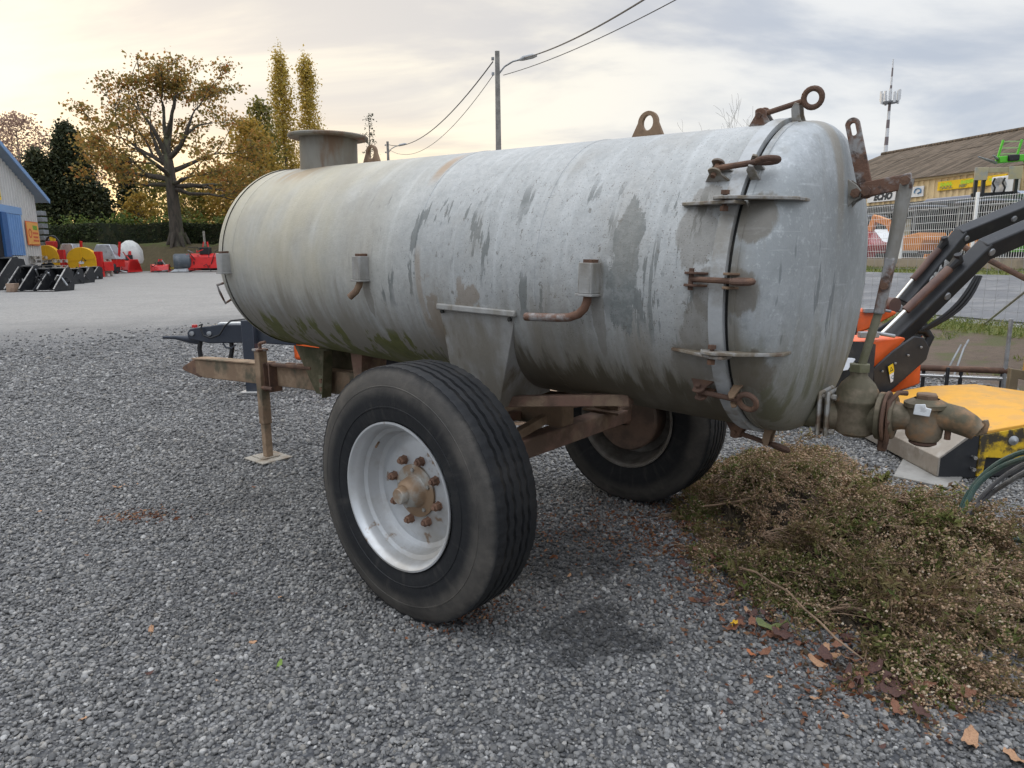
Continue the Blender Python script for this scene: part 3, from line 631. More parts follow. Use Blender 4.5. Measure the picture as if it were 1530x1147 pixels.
b = MB(); b.box((0, 0, .565), (.10, 1.62, .10)); ax = b.build('axle', M_AXLE, tk_root, bevel=.008)
for sg in (1, -1):
    b = MB(); b.box((0, sg*.80, .535), (.085, .12, .085)); b.build('axle_stub', M_AXLE, ax, bevel=.01)
    b = MB(); b.box((-.02, sg*.52, .70), (.16, .02, .20)); b.build('axle_bracket', M_AXLE, ax, bevel=.003)
    b = MB(); b.box((-.02, sg*.50, .625), (.24, .10, .012)); b.build('axle_pad', M_AXLE, ax, bevel=.002)
b = MB(); b.beam((.02, .40, .60), (-.03, -.42, .775), .045, .045); b.build('brace', M_BEAM, tk_root, bevel=.003)
b = MB(); b.beam((.22, .50, .68), (.10, -.55, .665), .05, .045); b.build('brace', M_AXLE, tk_root, bevel=.003)
for sg in (1, -1):
    b = MB(); b.beam((.15, sg*.37, .80), (-.65, sg*.30, .90), .05, .05); b.build('rail', M_AXLE, tk_root, bevel=.004)

# parking jack
JX, JY = 2.565, .105
jk = bpy.data.objects.new('parking_jack', None); COL.objects.link(jk); jk.parent = tk_root
b = MB(); b.box((JX, JY, .555), (.068, .068, .55)); b.build('outer_tube', M_BEAM, jk, bevel=.006)
b = MB(); b.box((JX, JY, .835), (.085, .085, .016)); b.tube([(JX, JY, .84), (JX, JY, .885)], .014, 8); b.tube([(JX, JY, .880), (JX-.045, JY-.02, .892)], .012, 8); b.build('crank', M_RUSTP, jk, bevel=.002)
b = MB(); b.box((JX, JY, .15), (.054, .054, .30)); b.build('inner_tube', M_BEAM, jk, bevel=.004)
b = MB(); b.box((JX, JY, .016), (.26, .25, .010)); b.box((JX+.03, JY, .0255), (.16, .14, .008)); b.build('foot', worn('jack_foot', (.36, .33, .28), (.24, .19, .14), 7, .45, .65, .75), jk, bevel=.003)
for x in (JX-.11, JX-.035):
    b = MB(); b.box((x, .065, .635), (.016, .10, .21)); b.build('clamp_plate', M_RUST, jk, bevel=.003)
b = MB(); b.tube([(JX-.15, .115, .56), (JX-.02, .125, .56)], .015, 8); b.build('lock_pin', M_RUST, jk)

# wheels
W_OUT, TW, RW = 1.0323, .278, .535
def wheel(sg):
    """local frame: axle along +Y outwards, origin at the wheel centre plane"""
    wr = bpy.data.objects.new('wheel', None); COL.objects.link(wr); wr.parent = tk_root
    wr.location = (0, sg*(W_OUT-TW/2), RW); wr.rotation_euler = (0, 0, 0 if sg > 0 else math.pi)
    H = TW/2; n = 288
    # (y, r, role): sidewall, shoulder, ribs with zig-zag grooves
    prof = [(-H+.022, .302), (-H+.008, .315), (-H+.002, .335), (-H, .36), (-H-.004, .40), (-H-.002, .45), (-H+.008, .49), (-H+.018, .512), (-H+.026, .524)]
    tread = []; edges = [-.104, -.066, -.055, -.028, -.017, .017, .028, .055, .066, .104]
    tread.append((-.112, RW-.004)); tread.append((-.104, RW-.002))
    for i, y in enumerate(edges[1:-1]):
        top = RW - .006*(y/.11)**2
        if i % 2 == 0: tread += [(y-.0025, top, 1), (y+.0025, top-.020, 1)]
        else: tread += [(y-.0025, top-.020, 1), (y+.0025, top, 1)]
    tread += [(.104, RW-.002), (.112, RW-.004)]
    prof2 = [(y, r) for y, r in prof] + tread + [(-y, r) for y, r in reversed(prof)]
    vs, fs = [], []
    for k, pr in enumerate(prof2):
        y, r = pr[0], pr[1]; z_ = len(pr) > 2
        for j in range(n):
            t = 2*math.pi*j/n; yy = y; rr = r
            if z_: yy += .002*(1 if (j//3) % 2 else -1)
            if abs(y) > .10 and r > .50 and (j % 4) < 1: rr -= .003
            vs.append((rr*math.cos(t), yy, rr*math.sin(t)))
    for i in range(len(prof2)-1):
        for j in range(n): fs.append((i*n+j, (i+1)*n+j, (i+1)*n+(j+1) % n, i*n+(j+1) % n))
    b = MB(); b.add(vs, fs); ty = b.build('tyre', M_TYRE, wr, smooth=28)
    for r0 in (.372, .455):
        b = MB(); b.lathe([(-.002, r0-.004), (.0018, r0-.002), (.0018, r0+.002), (-.002, r0+.004)], (0, H+(.002 if r0 < .4 else .0005), 0), (0, 1, 0), 96); b.build('sidewall_rib', M_TYRE, ty, smooth=40)
    b = MB(); b.lathe([(H-.028, .296), (H-.012, .300), (H-.004, .311), (H+.002, .3105), (H+.002, .303), (H-.008, .292), (H-.03, .284), (H-.062, .279), (H-.070, .262), (H-.10, .256), (H-.118, .248), (H-.126, .228), (H-.122, .206), (H-.116, .19), (H-.116, .08)], (0, 0, 0), (0, 1, 0), 80); rm = b.build('rim', M_RIM, wr, smooth=32)
    b = MB(); b.lathe([(H-.135, .08), (H-.135, .21), (H-.142, .245), (-H+.06, .270), (-H+.03, .284), (-H+.008, .292), (-H-.002, .303), (-H-.002, .3105), (-H+.004, .311), (-H+.02, .296)], (0, 0, 0), (0, 1, 0), 80); b.build('rim_back', worn('rim_inner', (.20, .185, .165), (.12, .105, .09), 6, .42, .62, .7, .1, .2, 80), wr, smooth=32)
    b = MB(); b.lathe([(H-.14, .20), (-H+.02, .205), (-H+.004, .195), (-H, .10), (-H-.01, .05)], (0, 0, 0), (0, 1, 0), 64); b.build('brake_drum', M_DRUM, wr, smooth=32)
    y0 = H-.116
    b = MB(); b.lathe([(y0-.002, .112), (y0+.010, .112), (y0+.013, .104), (y0+.013, .072), (y0+.020, .066), (y0+.055, .058), (y0+.068, .046), (y0+.072, .040), (y0+.072, .036), (y0+.098, .034), (y0+.104, .030), (y0+.105, 0)], (0, 0, 0), (0, 1, 0), 48); hb = b.build('hub', M_HUB, wr, smooth=32)
    for k in range(8):
        t = 2*math.pi*(k+.36)/8; p = Vector((.1375*math.cos(t), y0, .1375*math.sin(t)))
        b = MB(); b.lathe([(-.002, .021), (.004, .021), (.004, .0175), (.026, .0175), (.029, .014), (.029, .010), (.037, .010), (.038, 0)], p, (0, 1, 0), 6, ref=(math.cos(k*1.1), 0, math.sin(k*1.1))); b.build('wheel_nut', M_NUT, wr, smooth=25)
    for k in range(5):
        t = 2*math.pi*(k+.2)/5; p = Vector((.090*math.cos(t), y0+.012, .090*math.sin(t)))
        b = MB(); b.lathe([(0, .009), (.008, .009), (.010, 0)], p, (0, 1, 0), 6); b.build('cap_bolt', M_GALV, hb, smooth=25)
    b = MB(); b.tube([(.19, H-.085, .185), (.165, H-.045, .172)], .005, 6); b.build('air_valve', M_LUG, wr)
    return wr
wheel(1); wheel(-1)

# outlet pipe, slide valve, coupling and lever at the rear
vr = bpy.data.objects.new('outlet_valve', None); COL.objects.link(vr); vr.parent = tk_root
VZ = .893; X = lambda x, z, y=0: (x, y, z)
b = MB(); b.tube([X(-1.10, VZ-.012), X(-1.33, VZ-.006)], .062, 32); b.build('outlet_pipe', M_VGREEN, vr)
for x in (-1.326, -1.354):
    b = MB(); b.box((x, 0, VZ), (.017, .172, .172)); b.build('flange', M_GALVD, vr, bevel=.010)
for yy in (-.066, .066):
    for z in (-.066, .066):
        b = MB(); b.lathe([(-.055, 0), (-.055, .011), (-.040, .011), (-.040, .007), (.010, .007), (.010, .012), (.020, .012), (.020, 0)], (-1.327, yy, VZ+z), (1, 0, 0), 6); b.build('flange_bolt', M_GALVD, vr, smooth=25)
VX = -1.437
vb = MB(); vb.lathe([(-.084, .0), (-.081, .044), (-.068, .066), (-.03, .0765), (.045, .078), (.052, .082), (.060, .081), (.066, .076), (.092, .071), (.118, .057), (.136, .040), (.146, .031), (.17, .029)], (VX, 0, VZ), (0, 0, 1), 48); vbo = vb.build('valve_body', M_VALVE, vr, smooth=40)
b = MB(); b.tube([X(-1.358, VZ-.006), X(-1.40, VZ-.006), X(-1.48, VZ-.006), X(-1.53, VZ)], [.068, .058, .058, .066], 28); b.build('valve_throat', M_VALVE, vbo)
b = MB(); b.lathe([(.160, .031), (.162, .038), (.190, .038), (.193, .018)], (VX, 0, VZ), (0, 0, 1), 6); b.build('gland_nut', M_VGREEN, vbo, smooth=25)
for x, rr, th, mt in ((-1.522, .088, .010, M_VALVE), (-1.541, .094, .006, M_RUST), (-1.562, .080, .007, M_VALVE)):
    b = MB(); b.lathe([(-th, .05), (-th, rr-.004), (-th+.003, rr), (th-.003, rr), (th, rr-.004), (th, .05)], (x, 0, VZ+.005), (1, 0, 0), 40); b.build('coupling_ring', mt, vr, smooth=30)
b = MB(); b.tube([X(-1.548, VZ-.105, .03), X(-1.556, VZ-.07, .05), X(-1.560, VZ, .075), X(-1.556, VZ+.07, .05), X(-1.575, VZ+.10, .02), X(-1.60, VZ+.098, .0)], .009, 8); b.build('coupling_lever', M_RUST, vr)
b = MB(); b.box((-1.535, 0, VZ-.098), (.030, .030, .055)); b.build('coupling_lug', M_RUST, vr, bevel=.006)
b = MB(); b.tube([X(-1.56, VZ+.012), X(-1.59, VZ+.012), X(-1.64, VZ+.016)], [.056, .047, .047], 28); b.build('coupling_throat', M_VALVE, vr)
CX, CZ = -1.662, VZ+.018
cb = MB(); cb.lathe([(-.080, 0), (-.080, .048), (-.066, .056), (-.03, .060), (.036, .062), (.040, .070), (.054, .070), (.060, .058), (.070, .040)], (CX, 0, CZ), (0, 0, 1), 40); cbo = cb.build('cock_body', M_VALVE, vr, smooth=35)
b = MB(); b.lathe([(.058, .036), (.082, .036), (.087, .032), (.087, 0)], (CX, 0, CZ), (0, 0, 1), 6); b.build('hex_cap', M_LUG, cbo, smooth=25)
b = MB(); b.prism([(CX+.026, .071, CZ+.022), (CX-.024, .071, CZ+.020), (CX-.028, .071, CZ+.048), (CX-.012, .071, CZ+.050), (CX-.008, .071, CZ+.062), (CX+.022, .071, CZ+.058)], (0, .006, 0)); b.build('identity_tag', M_TAG, cbo, bevel=.002)
b = MB(); b.lathe([(-.100, 0), (-.100, .030), (-.092, .044), (-.084, .044), (-.080, .03)], (CX, 0, CZ), (0, 0, 1), 24); b.build('drain_cap', M_RUST, cbo, smooth=30)
b = MB(); b.tube([X(-1.69, CZ+.010), X(-1.725, CZ+.012), X(-1.76, CZ+.006), X(-1.795, CZ-.010), X(-1.822, CZ-.026)], [.044, .048, .048, .042, .034], 28); sp_ = b.build('spout', M_VALVE, vr)
b = MB(); b.tube([X(-1.815, CZ-.035), X(-1.838, CZ-.022), X(-1.842, CZ+.002), X(-1.838, CZ+.016)], [.011, .011, .010, .009], 8); b.build('spout_hook', M_VALVE, sp_)
b = MB(); b.tube([X(-1.735, CZ-.035), X(-1.735, CZ-.068)], .010, 8); b.build('drain_stub', M_RUST, vr)

lv = bpy.data.objects.new('valve_lever', None); COL.objects.link(lv); lv.parent = tk_root
for yy in (-.03, .022):
    b = MB(); b.prism([(-1.28, yy, 1.80), (-1.385, yy, 1.725), (-1.405, yy, 1.70), (-1.40, yy, 1.68), (-1.375, yy, 1.665), (-1.28, yy, 1.55)], (0, .008, 0)); b.build('lever_bracket', M_GALV, lv, bevel=.002)
def slotbar(p0, p1, wd, name, slot):
    p0, p1 = Vector(p0), Vector(p1); d = (p1-p0).normalized(); n_ = Vector((-d.z, 0, d.x)); o_, h_ = [], []
    for q in np.linspace(0, 2*math.pi, 33)[:-1]:
        cc = (p1 if math.cos(q) >= 0 else p0); o_.append(cc + d*math.cos(q)*wd/2 + n_*math.sin(q)*wd/2 + Vector((0, -.006, 0)))
        s0 = p1 - d*slot; cc = p1 - d*.004 if math.cos(q) >= 0 else s0; h_.append(cc + d*math.cos(q)*.009 + n_*math.sin(q)*.009 + Vector((0, -.006, 0)))
    b = MB(); b.ring_plate(o_, h_, (0, .014, 0)); return b.build(name, M_RUSTP, lv, bevel=.002)
slotbar((-1.412, 0, 1.70), (-1.350, 0, 1.935), .048, 'lever_arm', .03)
b = MB(); b.beam((-1.395, .012, 1.705), (-1.555, .012, 1.728), .012, .052); b.build('lever_crank', M_RUSTP, lv, bevel=.003)
for x, z in ((-1.385, 1.695), (-1.538, 1.727), (-1.42, 1.70)):
    b = MB(); b.lathe([(-.05, 0), (-.05, .016), (-.038, .016), (-.036, .009), (.03, .009), (.03, .017), (.042, .017), (.044, 0)], (x, 0, z), (0, 1, 0), 6); b.build('pivot_bolt', M_RUST, lv, smooth=25)
b = MB(); b.tube([(-1.536, .0, 1.735), (-1.524, 0, 1.60), (-1.508, 0, 1.45)], [.024, .023, .021], 12); b.build('push_rod', M_GALV, lv)
b = MB(); b.beam((-1.510, 0, 1.47), (-1.486, 0, 1.27), .032, .042, up=(0, 1, 0)); b.build('rod_clevis', M_RUSTP, lv, bevel=.006)
b = MB(); b.lathe([(-.03, 0), (-.03, .013), (.03, .013), (.03, 0)], (-1.500, 0, 1.37), (0, 1, 0), 8); b.build('clevis_pin', M_RUST, lv, smooth=25)
b = MB(); b.tube([(-1.488, 0, 1.29), (-1.440, 0, 1.06)], .0145, 12); b.build('spindle', M_VGREEN, lv)

# ------------------------------------------------------------------ trees, hedge and bank
M_BARK = worn('oak_bark', (.085, .070, .055), (.05, .043, .035), 6, .42, .62, .9, 0, .8, 14, (.10, .105, .06), 1.3, .52, .66, stretch=(1, 1, .25), bdist=.03)
M_BARKP = worn('pale_bark', (.16, .145, .12), (.10, .09, .075), 6, .42, .62, .9, 0, .5, 14)
M_OAK = leafmat('oak_leaves', [(0, (.14, .125, .04)), (.35, (.25, .19, .05)), (.65, (.37, .23, .06)), (.88, (.48, .25, .07)), (1, (.32, .12, .04))], .48)
M_GOLD = leafmat('golden_leaves', [(0, (.26, .20, .04)), (.5, (.44, .29, .06)), (.85, (.50, .30, .06)), (1, (.22, .20, .06))], .45)
M_YGREEN = leafmat('yellow_green_leaves', [(0, (.12, .13, .035)), (.5, (.21, .19, .05)), (1, (.36, .27, .06))], .42)
M_POP = leafmat('poplar_leaves', [(0, (.30, .25, .06)), (.5, (.50, .37, .08)), (1, (.66, .46, .11))], .42)
M_CON = leafmat('conifer_needles', [(0, (.022, .030, .014)), (.6, (.045, .055, .022)), (1, (.085, .085, .035))], .15)
M_HEDGE = leafmat('hedge_leaves', [(0, (.022, .035, .014)), (.6, (.045, .062, .022)), (1, (.085, .10, .035))], .25)
M_SHRUB = leafmat('shrub_leaves', [(0, (.06, .10, .025)), (.6, (.13, .18, .04)), (1, (.26, .27, .07))], .35)
M_PINK = leafmat('far_pinkish_twigs', [(0, (.30, .19, .15)), (.6, (.42, .28, .21)), (1, (.22, .15, .12))], .3)

def leaf_quads(cen, size, flat=0.0, asp=.7):
    n = len(cen); d = rng.normal(size=(n, 3)); d[:, 2] *= 1-flat; d /= np.linalg.norm(d, axis=1)[:, None]
    e = rng.normal(size=(n, 3)); e -= d*(e*d).sum(1)[:, None]; e /= np.linalg.norm(e, axis=1)[:, None]
    s = (size*np.exp(rng.normal(0, .3, n)))[:, None]; f = np.cross(d, e)*s*asp*.5; d = d*s*.5
    bend = np.cross(d, f); bend /= np.maximum(np.linalg.norm(bend, axis=1)[:, None], 1e-9); bend *= s*.12
    return np.stack([cen-d, cen-f+bend, cen+d, cen+f+bend], 1)     # a folded diamond
def quads_mesh(name, q, mat, parent=None, tri=None):
    n = len(q); me = bpy.data.meshes.new(name); me.vertices.add(n*4); me.vertices.foreach_set('co', q.reshape(-1).astype(np.float32))
    me.loops.add(n*4); me.polygons.add(n); me.loops.foreach_set('vertex_index', np.arange(n*4)); me.polygons.foreach_set('loop_start', np.arange(n)*4); me.polygons.foreach_set('loop_total', np.full(n, 4))
    me.materials.append(mat); me.update(calc_edges=True); o = bpy.data.objects.new(name, me); COL.objects.link(o)
    if parent is not None: o.parent = parent
    return o
def clumps(centers, radius, per, squash=.7):
    c = np.repeat(np.asarray(centers), per, 0); r = np.repeat(np.asarray(radius), per) if np.ndim(radius) else radius
    off = rng.normal(size=c.shape)*.5; off[:, 2] *= squash
    return c + off*(r[:, None] if np.ndim(r) else r)

def limb(b, tips, p, d, L, r, depth, up=.12, wander=.22, split=2, minr=.02):
    """recursive branch; collects the tips"""
    n = 5; pts = [p.copy()]; q = p.copy(); dd = d.normalized()
    for i in range(n):
        dd = (dd + Vector((rnd.gauss(0, wander), rnd.gauss(0, wander), rnd.gauss(0, wander) + up))*.5).normalized(); q = q + dd*(L/n); pts.append(q.copy())
    rr = [max(minr, r*(1-.62*i/n)) for i in range(n+1)]; b.tube(pts, rr, 6 if depth > 1 else 4, cap=False)
    if depth <= 0: tips.append((pts[-1], dd, 1)); tips.append((pts[3], dd, 0)); return
    for k in range(split + (1 if rnd.random() < .5 else 0)):
        i = rnd.choice((2, 3, 4, 5)) if k else 5; a = dd.copy(); sd = Vector((rnd.gauss(0, 1), rnd.gauss(0, 1), rnd.gauss(0, .6))); a = (a + sd*.55).normalized()
        limb(b, tips, pts[i], a, L*rnd.uniform(.52, .75), rr[i]*.72, depth-1, up, wander, split, minr)
    if depth <= 2: tips.append((pts[3], dd, 0))

# the big oak
OB = at(267, 364, 49.0); tO = empty('oak_tree', OB, 'tall spreading oak with thinning golden brown leaves on the bank', 'tree')
kk = 49.0/FPX
b = MB(); trunk = [(0, 0, -.4), (-.05, 0, .5), (-.08, 0, 2.5), (-.15, 0, 5.0), (-.22, .05, 6.4), (-.2, .1, 7.4)]
b.tube(trunk, [.62, .46, .40, .34, .25, .09], 14, cap=False)
for q in range(6):
    t = q*1.05+.3; b.tube([(.35*math.cos(t), .35*math.sin(t), .7), (.62*math.cos(t), .62*math.sin(t), .1), (.85*math.cos(t), .85*math.sin(t), -.35)], [.20, .14, .08], 6, cap=False)
tips = []
for dz_, dr, L, r in ((5.0, (-1, -.3, .18), 5.4, .26), (4.4, (1, .2, .10), 4.6, .24), (6.0, (-.9, .4, .75), 5.2, .25), (6.8, (-.55, -.3, 1.15), 5.0, .23), (7.4, (.3, .5, 1.2), 4.2, .20), (6.6, (.95, -.3, .65), 4.9, .24), (5.6, (.9, .7, .42), 4.8, .22), (5.2, (.1, -1, .4), 4.2, .22), (5.6, (-.2, 1, .5), 4.4, .22), (8.2, (-.25, .1, 1), 3.4, .18), (8.4, (.55, -.1, .9), 3.6, .18), (6.2, (-1, .2, .40), 5.6, .22), (4.8, (.75, -.7, .05), 4.0, .2), (4.3, (1, -.2, -.02), 5.0, .2), (4.6, (-.9, -.5, -.02), 4.6, .2)):
    limb(b, tips, Vector((-.15, 0, dz_*.86)), Vector(dr), L*(.74 if dr[0] > -.5 else .60), r*.85, 3, .06, .26, 2, .022)
b.build('trunk', M_BARK, tO, smooth=60)
tp = np.array([t[0] for t in tips]); tp = tp[(tp[:, 2] > 3.0)]
top = tp[:, 2] > np.percentile(tp[:, 2], 88); keep = ~top | (rng.random(len(tp)) < .45); tp = tp[keep]
tp = tp[rng.random(len(tp)) < .82]; cen = clumps(tp, .80, max(6, int(15000/len(tp))), .5); quads_mesh('crown', leaf_quads(cen, .19, .3), M_OAK, tO)

def leafy(name, label, P, h, wd, env, ncl, per, csize, lsize, mat, cat='tree', group=None, trunk=None, tr_r=.15, flat=.2, squash=.8, base=0.0, dp=None):
    """a tree grown from leaf clumps spread through the envelope env(t)->relative radius, on a limbed trunk"""
    t = empty(name, P, label, cat, group)
    hh = base + (h-base)*rng.random(ncl)**.85; rel = np.array([env((z-base)/(h-base)) for z in hh]); a = rng.uniform(0, 6.283, ncl); rr = np.sqrt(rng.uniform(.15, 1, ncl))*rel*wd/2*rng.uniform(.82, 1.12, ncl)
    c = np.stack([rr*np.cos(a), rr*np.sin(a)*(dp or 1), hh], 1)
    b = MB(); b.tube([(0, 0, -.3), (.03*h*.1, 0, h*.3), (-.02*h*.1, 0, h*.6), (0, 0, h*.93)], [tr_r*1.3, tr_r, tr_r*.7, tr_r*.15], 8, cap=False)
    for p in c[::max(1, ncl//45)]:
        z0 = max(.15*h, p[2]-abs(np.hypot(p[0], p[1]))*.8); b.tube([(0, 0, z0), (p[0]*.6, p[1]*.6, (z0+p[2])/2), tuple(p)], [tr_r*.30, tr_r*.18, tr_r*.07], 4, cap=False)
    b.build('trunk', trunk or M_BARK, t, smooth=60)
    quads_mesh('crown', leaf_quads(clumps(c, csize, per, squash), lsize, flat), mat, t); return t
def up(px, py_base, py_top, Y):
    """foot point on the terrain and height of something seen between the two picture rows"""
    p = at(px, py_base, Y); return p, at(px, py_top, Y).z - p.z
cone = lambda t: (1-t)**.75*min(1, .55+t*4)
pop = lambda t: (math.sin(math.pi*min(1, .08+t*.92))**.55)
ball = lambda t: math.sqrt(max(.02, 1-(2*t-1)**2))

leafy('conifer_tree', 'large dense dark evergreen between the shed and the oak', at(120, 372, 57), 9.3, 5.4, lambda t: (1-t)**.6*min(1, .75+t*2), 520, 52, .65, .20, M_CON, squash=1.0, tr_r=.25)
leafy('conifer_tree', 'smaller dark evergreen close beside the blue shed roof', at(70, 372, 55), 7.2, 3.2, lambda t: (1-t)**.5*min(1, .8+t*2), 260, 44, .55, .19, M_CON, squash=1.0, tr_r=.2)
leafy('conifer_tree', 'slim young spruce seen through the gap left of the oak', at(200, 368, 62), 7.6, 2.6, cone, 150, 26, .5, .24, M_CON, squash=.6, tr_r=.12)
leafy('birch_tree', 'yellow green young tree beside the slim spruce', at(232, 368, 64), 7.0, 4.6, ball, 150, 22, .7, .24, M_YGREEN, trunk=M_BARKP, tr_r=.1, base=1.0)
leafy('birch_tree', 'low golden bush tree between the two small spruces', at(213, 368, 60), 4.4, 2.6, ball, 70, 18, .5, .22, M_GOLD, trunk=M_BARKP, tr_r=.07, base=.6)
leafy('conifer_tree', 'small dark spruce tip above the hedge near the big evergreen', at(163, 368, 60), 4.6, 2.6, cone, 80, 24, .5, .24, M_CON, tr_r=.1)
leafy('far_tree', 'thin pinkish brown tree crown above the blue shed', at(48, 372, 85), 15.0, 10.5, lambda t: ball(.25+.75*t), 240, 26, 1.1, .24, M_PINK, trunk=M_BARKP, tr_r=.22, base=5)
leafy('far_tree', 'thin pinkish brown crown peeking past the evergreen', at(140, 372, 86), 10.5, 5.5, ball, 110, 24, 1.0, .24, M_PINK, trunk=M_BARKP, tr_r=.18, base=3)
for px, tp_, Y, wd, nm, lb in ((436, 82, 70, 2.3, 'poplar_tree', 'tallest slim golden poplar behind the manhole'), (474, 94, 72, 2.5, 'poplar_tree', 'slightly shorter golden green poplar right of its twin')):
    p, h = up(px, 372, tp_, Y); leafy(nm, lb, p, h, wd, pop, 340, 36, .60, .19, M_POP, trunk=M_BARKP, tr_r=.16, squash=1.8, group='poplars behind the tank')
leafy('autumn_tree', 'orange gold tree crowding the right edge of the oak', at(388, 372, 60), 10.2, 4.4, ball, 190, 26, .8, .25, M_GOLD, tr_r=.18, base=2.5)
leafy('autumn_tree', 'dull olive tree standing in front of the poplars', at(402, 372, 66), 13.0, 3.6, pop, 220, 26, .7, .25, M_YGREEN, tr_r=.16, base=2)
leafy('autumn_tree', 'bright gold low tree right of the oak trunk', at(310, 368, 66), 6.4, 6.0, ball, 190, 24, .7, .22, M_GOLD, trunk=M_BARKP, tr_r=.1, base=.8)
leafy('autumn_tree', 'golden green tree between oak trunk and tank end', at(345, 368, 64), 6.8, 5.0, ball, 150, 24, .7, .22, M_GOLD, trunk=M_BARKP, tr_r=.1, base=.8)
leafy('autumn_tree', 'yellow green bush close behind the oak trunk', at(283, 368, 62), 5.0, 4.0, ball, 110, 24, .6, .22, M_YGREEN, trunk=M_BARKP, tr_r=.08, base=.6)
leafy('bare_spruce', 'thin sparse spruce top beside the small lifting lug', at(560, 372, 55), 10.4, 2.4, cone, 60, 9, .35, .12, M_CON, tr_r=.09, squash=.4)
def bare(P, h, label):
    t = empty('bare_tree', P, label, 'tree'); b = MB(); tips = []; b.tube([(0, 0, -.3), (0, 0, h*.45)], [.16, .10], 8, cap=False)
    for q in range(9): limb(b, tips, Vector((0, 0, h*(.3+.02*q))), Vector((math.cos(q*.7)*.75, math.sin(q*.7)*.75, 1)), h*.32, .05, 3, .12, .2, 2, .006)
    b.build('trunk', M_BARKP, t, smooth=60); return t
p, h = up(1075, 378, 178, 46); bare(p, h, 'leafless twigs of a bare tree just above the tank top')

# hedge on top of the bank
y_h = 51.5; hz0, hz1 = at(200, 372, y_h).z, at(200, 334, y_h).z
hd = empty('clipped_hedge', (-22, y_h, hz0), 'long clipped dark green hedge on top of the bank', 'hedge')
hb_ = MB(); hb_.grid(lambda i, j: ((-22+60*i), [0, 0, .15, 1.1, 1.2][int(j*4+.5)]*1.3+.12*math.sin(i*41)+.08*math.sin(i*97), [-.6, 1.0, 1.0, 1.0, -.6][int(j*4+.5)]*(hz1-hz0)+(.1*math.sin(i*63) if 0 < j < 1 else 0)), 90, 5); hb_.build('hedge_core', worn('hedge_core_dark', (.016, .022, .010), (.035, .035, .016), 2, .45, .6, .95), hd, smooth=None)
n = 26000; c = np.stack([rng.uniform(-22, 38, n), rng.normal(-.02, .10, n)+.12*np.sin((rng.random(n)))*0, rng.uniform(-.2, (hz1-hz0)*1.02, n)], 1); quads_mesh('foliage', leaf_quads(c, .13), M_HEDGE, hd)
sd_ = empty('shrub_row', (-22, y_h+1.8, hz0), 'loose bright green shrubs growing above the clipped hedge', 'hedge')
n = 380; c = np.stack([rng.uniform(-22, 30, n), rng.uniform(-.5, .8, n), rng.uniform(.8, (hz1-hz0)+.35+.25*rng.random(n))], 1); quads_mesh('foliage', leaf_quads(clumps(c, .55, 26), .20), M_SHRUB, sd_)
bs = MB(); 
for q in range(14): bs.tube([(-21+4*q, .3, -.3), (-20.8+4*q, .3, 1.2)], [.06, .04], 5)
bo = bs.build('stem', M_BARK, sd_); bo['kind'] = 'stuff'
def mat_bank():
    m = NT('bank_turf'); v = m.co(); x, y, z = m.sep(v); col = m.mix(m.noise(v, 3, 8, .7), (.050, .042, .026), (.13, .105, .06)); col = m.mix(m.ss(m.add(m.noise(v, 1.2, 6), m.mul(m.sub(z, 2.5), .35)), .45, .65), col, (.085, .095, .035)); m.bump(m.noise(v, 6, 6), .8, .08); return m.done(col, .95, 0, .1)
def bank(i, j):
    x = -42+62*i; y = [45.6, 46.2, 47.0, 48.2, 49.5, 53.0, 62][int(j*6+.5)]; z = [.70, .98, 1.45, 2.15, 2.62, 2.72, 2.75][int(j*6+.5)]
    return (x, y+.25*math.sin(x*1.7)+.2*math.sin(x*.6), z+.10*math.sin(x*1.1+j*5)+.06*math.sin(x*3.3))
b = MB(); b.grid(bank, 120, 7); struct(b.build('bank', mat_bank(), smooth=60), 'low bank of rough turf and leaf litter below the hedge')
sp_ = at(306, 366, 48.9); b = MB(); b.box((0, 0, .45), (.12, .12, 1.0)); tag(b.build('stake', worn('weathered_stake', (.34, .32, .28), (.22, .2, .17), 6), bevel=.01, loc=sp_), 'short pale wooden stake beside the oak trunk', 'stake')

# ------------------------------------------------------------------ lamp posts, wires and mast
M_CONC = worn('concrete_post', (.27, .255, .23), (.19, .18, .165), 4, .42, .62, .9, 0, .3, 40)
M_GREYM = worn('grey_metal', (.33, .34, .35), (.22, .22, .22), 6, .45, .65, .5, .4, .1)
M_WIRE = worn('wire_dark', (.055, .055, .06), None, 5, rough=.6)
def pole(px, ytop, Y, label):
    base = at(px, 380, Y); base.z = 0.6; ztop = at(px, ytop, Y).z
    t = empty('lamp_post', base, label, 'lamp post', 'lamp posts along the road'); H = ztop - base.z
    b = MB(); b.box((0, 0, H/2-.3), (.26, .20, H+.6), taper=.62); b.build('post', M_CONC, t, bevel=.015)
    b = MB(); b.tube([(.05, 0, H-.75), (.25, -.02, H-.52), (.55, -.05, H-.36), (.85, -.08, H-.30)], .03, 8); b.build('bracket', M_GREYM, t)
    b = MB(); b.tube([(.78, -.08, H-.32), (.90, -.08, H-.27), (1.25, -.12, H-.21), (1.40, -.13, H-.20)], [.04, .085, .085, .03], 10); b.build('lamp_head', worn('lamp_head', (.42, .42, .42), (.3, .3, .3), 8, rough=.4), t)
    for z in (H-.25, H-.75):
        b = MB(); b.box((-.16, 0, z), (.10, .08, .10)); b.build('insulator', M_GREYM, t, bevel=.01)
    return base, ztop
b1, z1 = pole(747, 76, 26.0, 'tall concrete street lamp post with wires, rising behind the tank')
b2, z2 = pole(586, 211, 52.0, 'small far street lamp post behind the small lifting lug')
def wire(p, q, sag, r, label):
    p, q = Vector(p), Vector(q); b = MB(); b.tube([p.lerp(q, t) - Vector((0, 0, sag*4*t*(1-t))) for t in np.linspace(0, 1, 25)], r, 5); tag(b.build('overhead_wire', M_WIRE), label, 'wire', 'overhead wires')
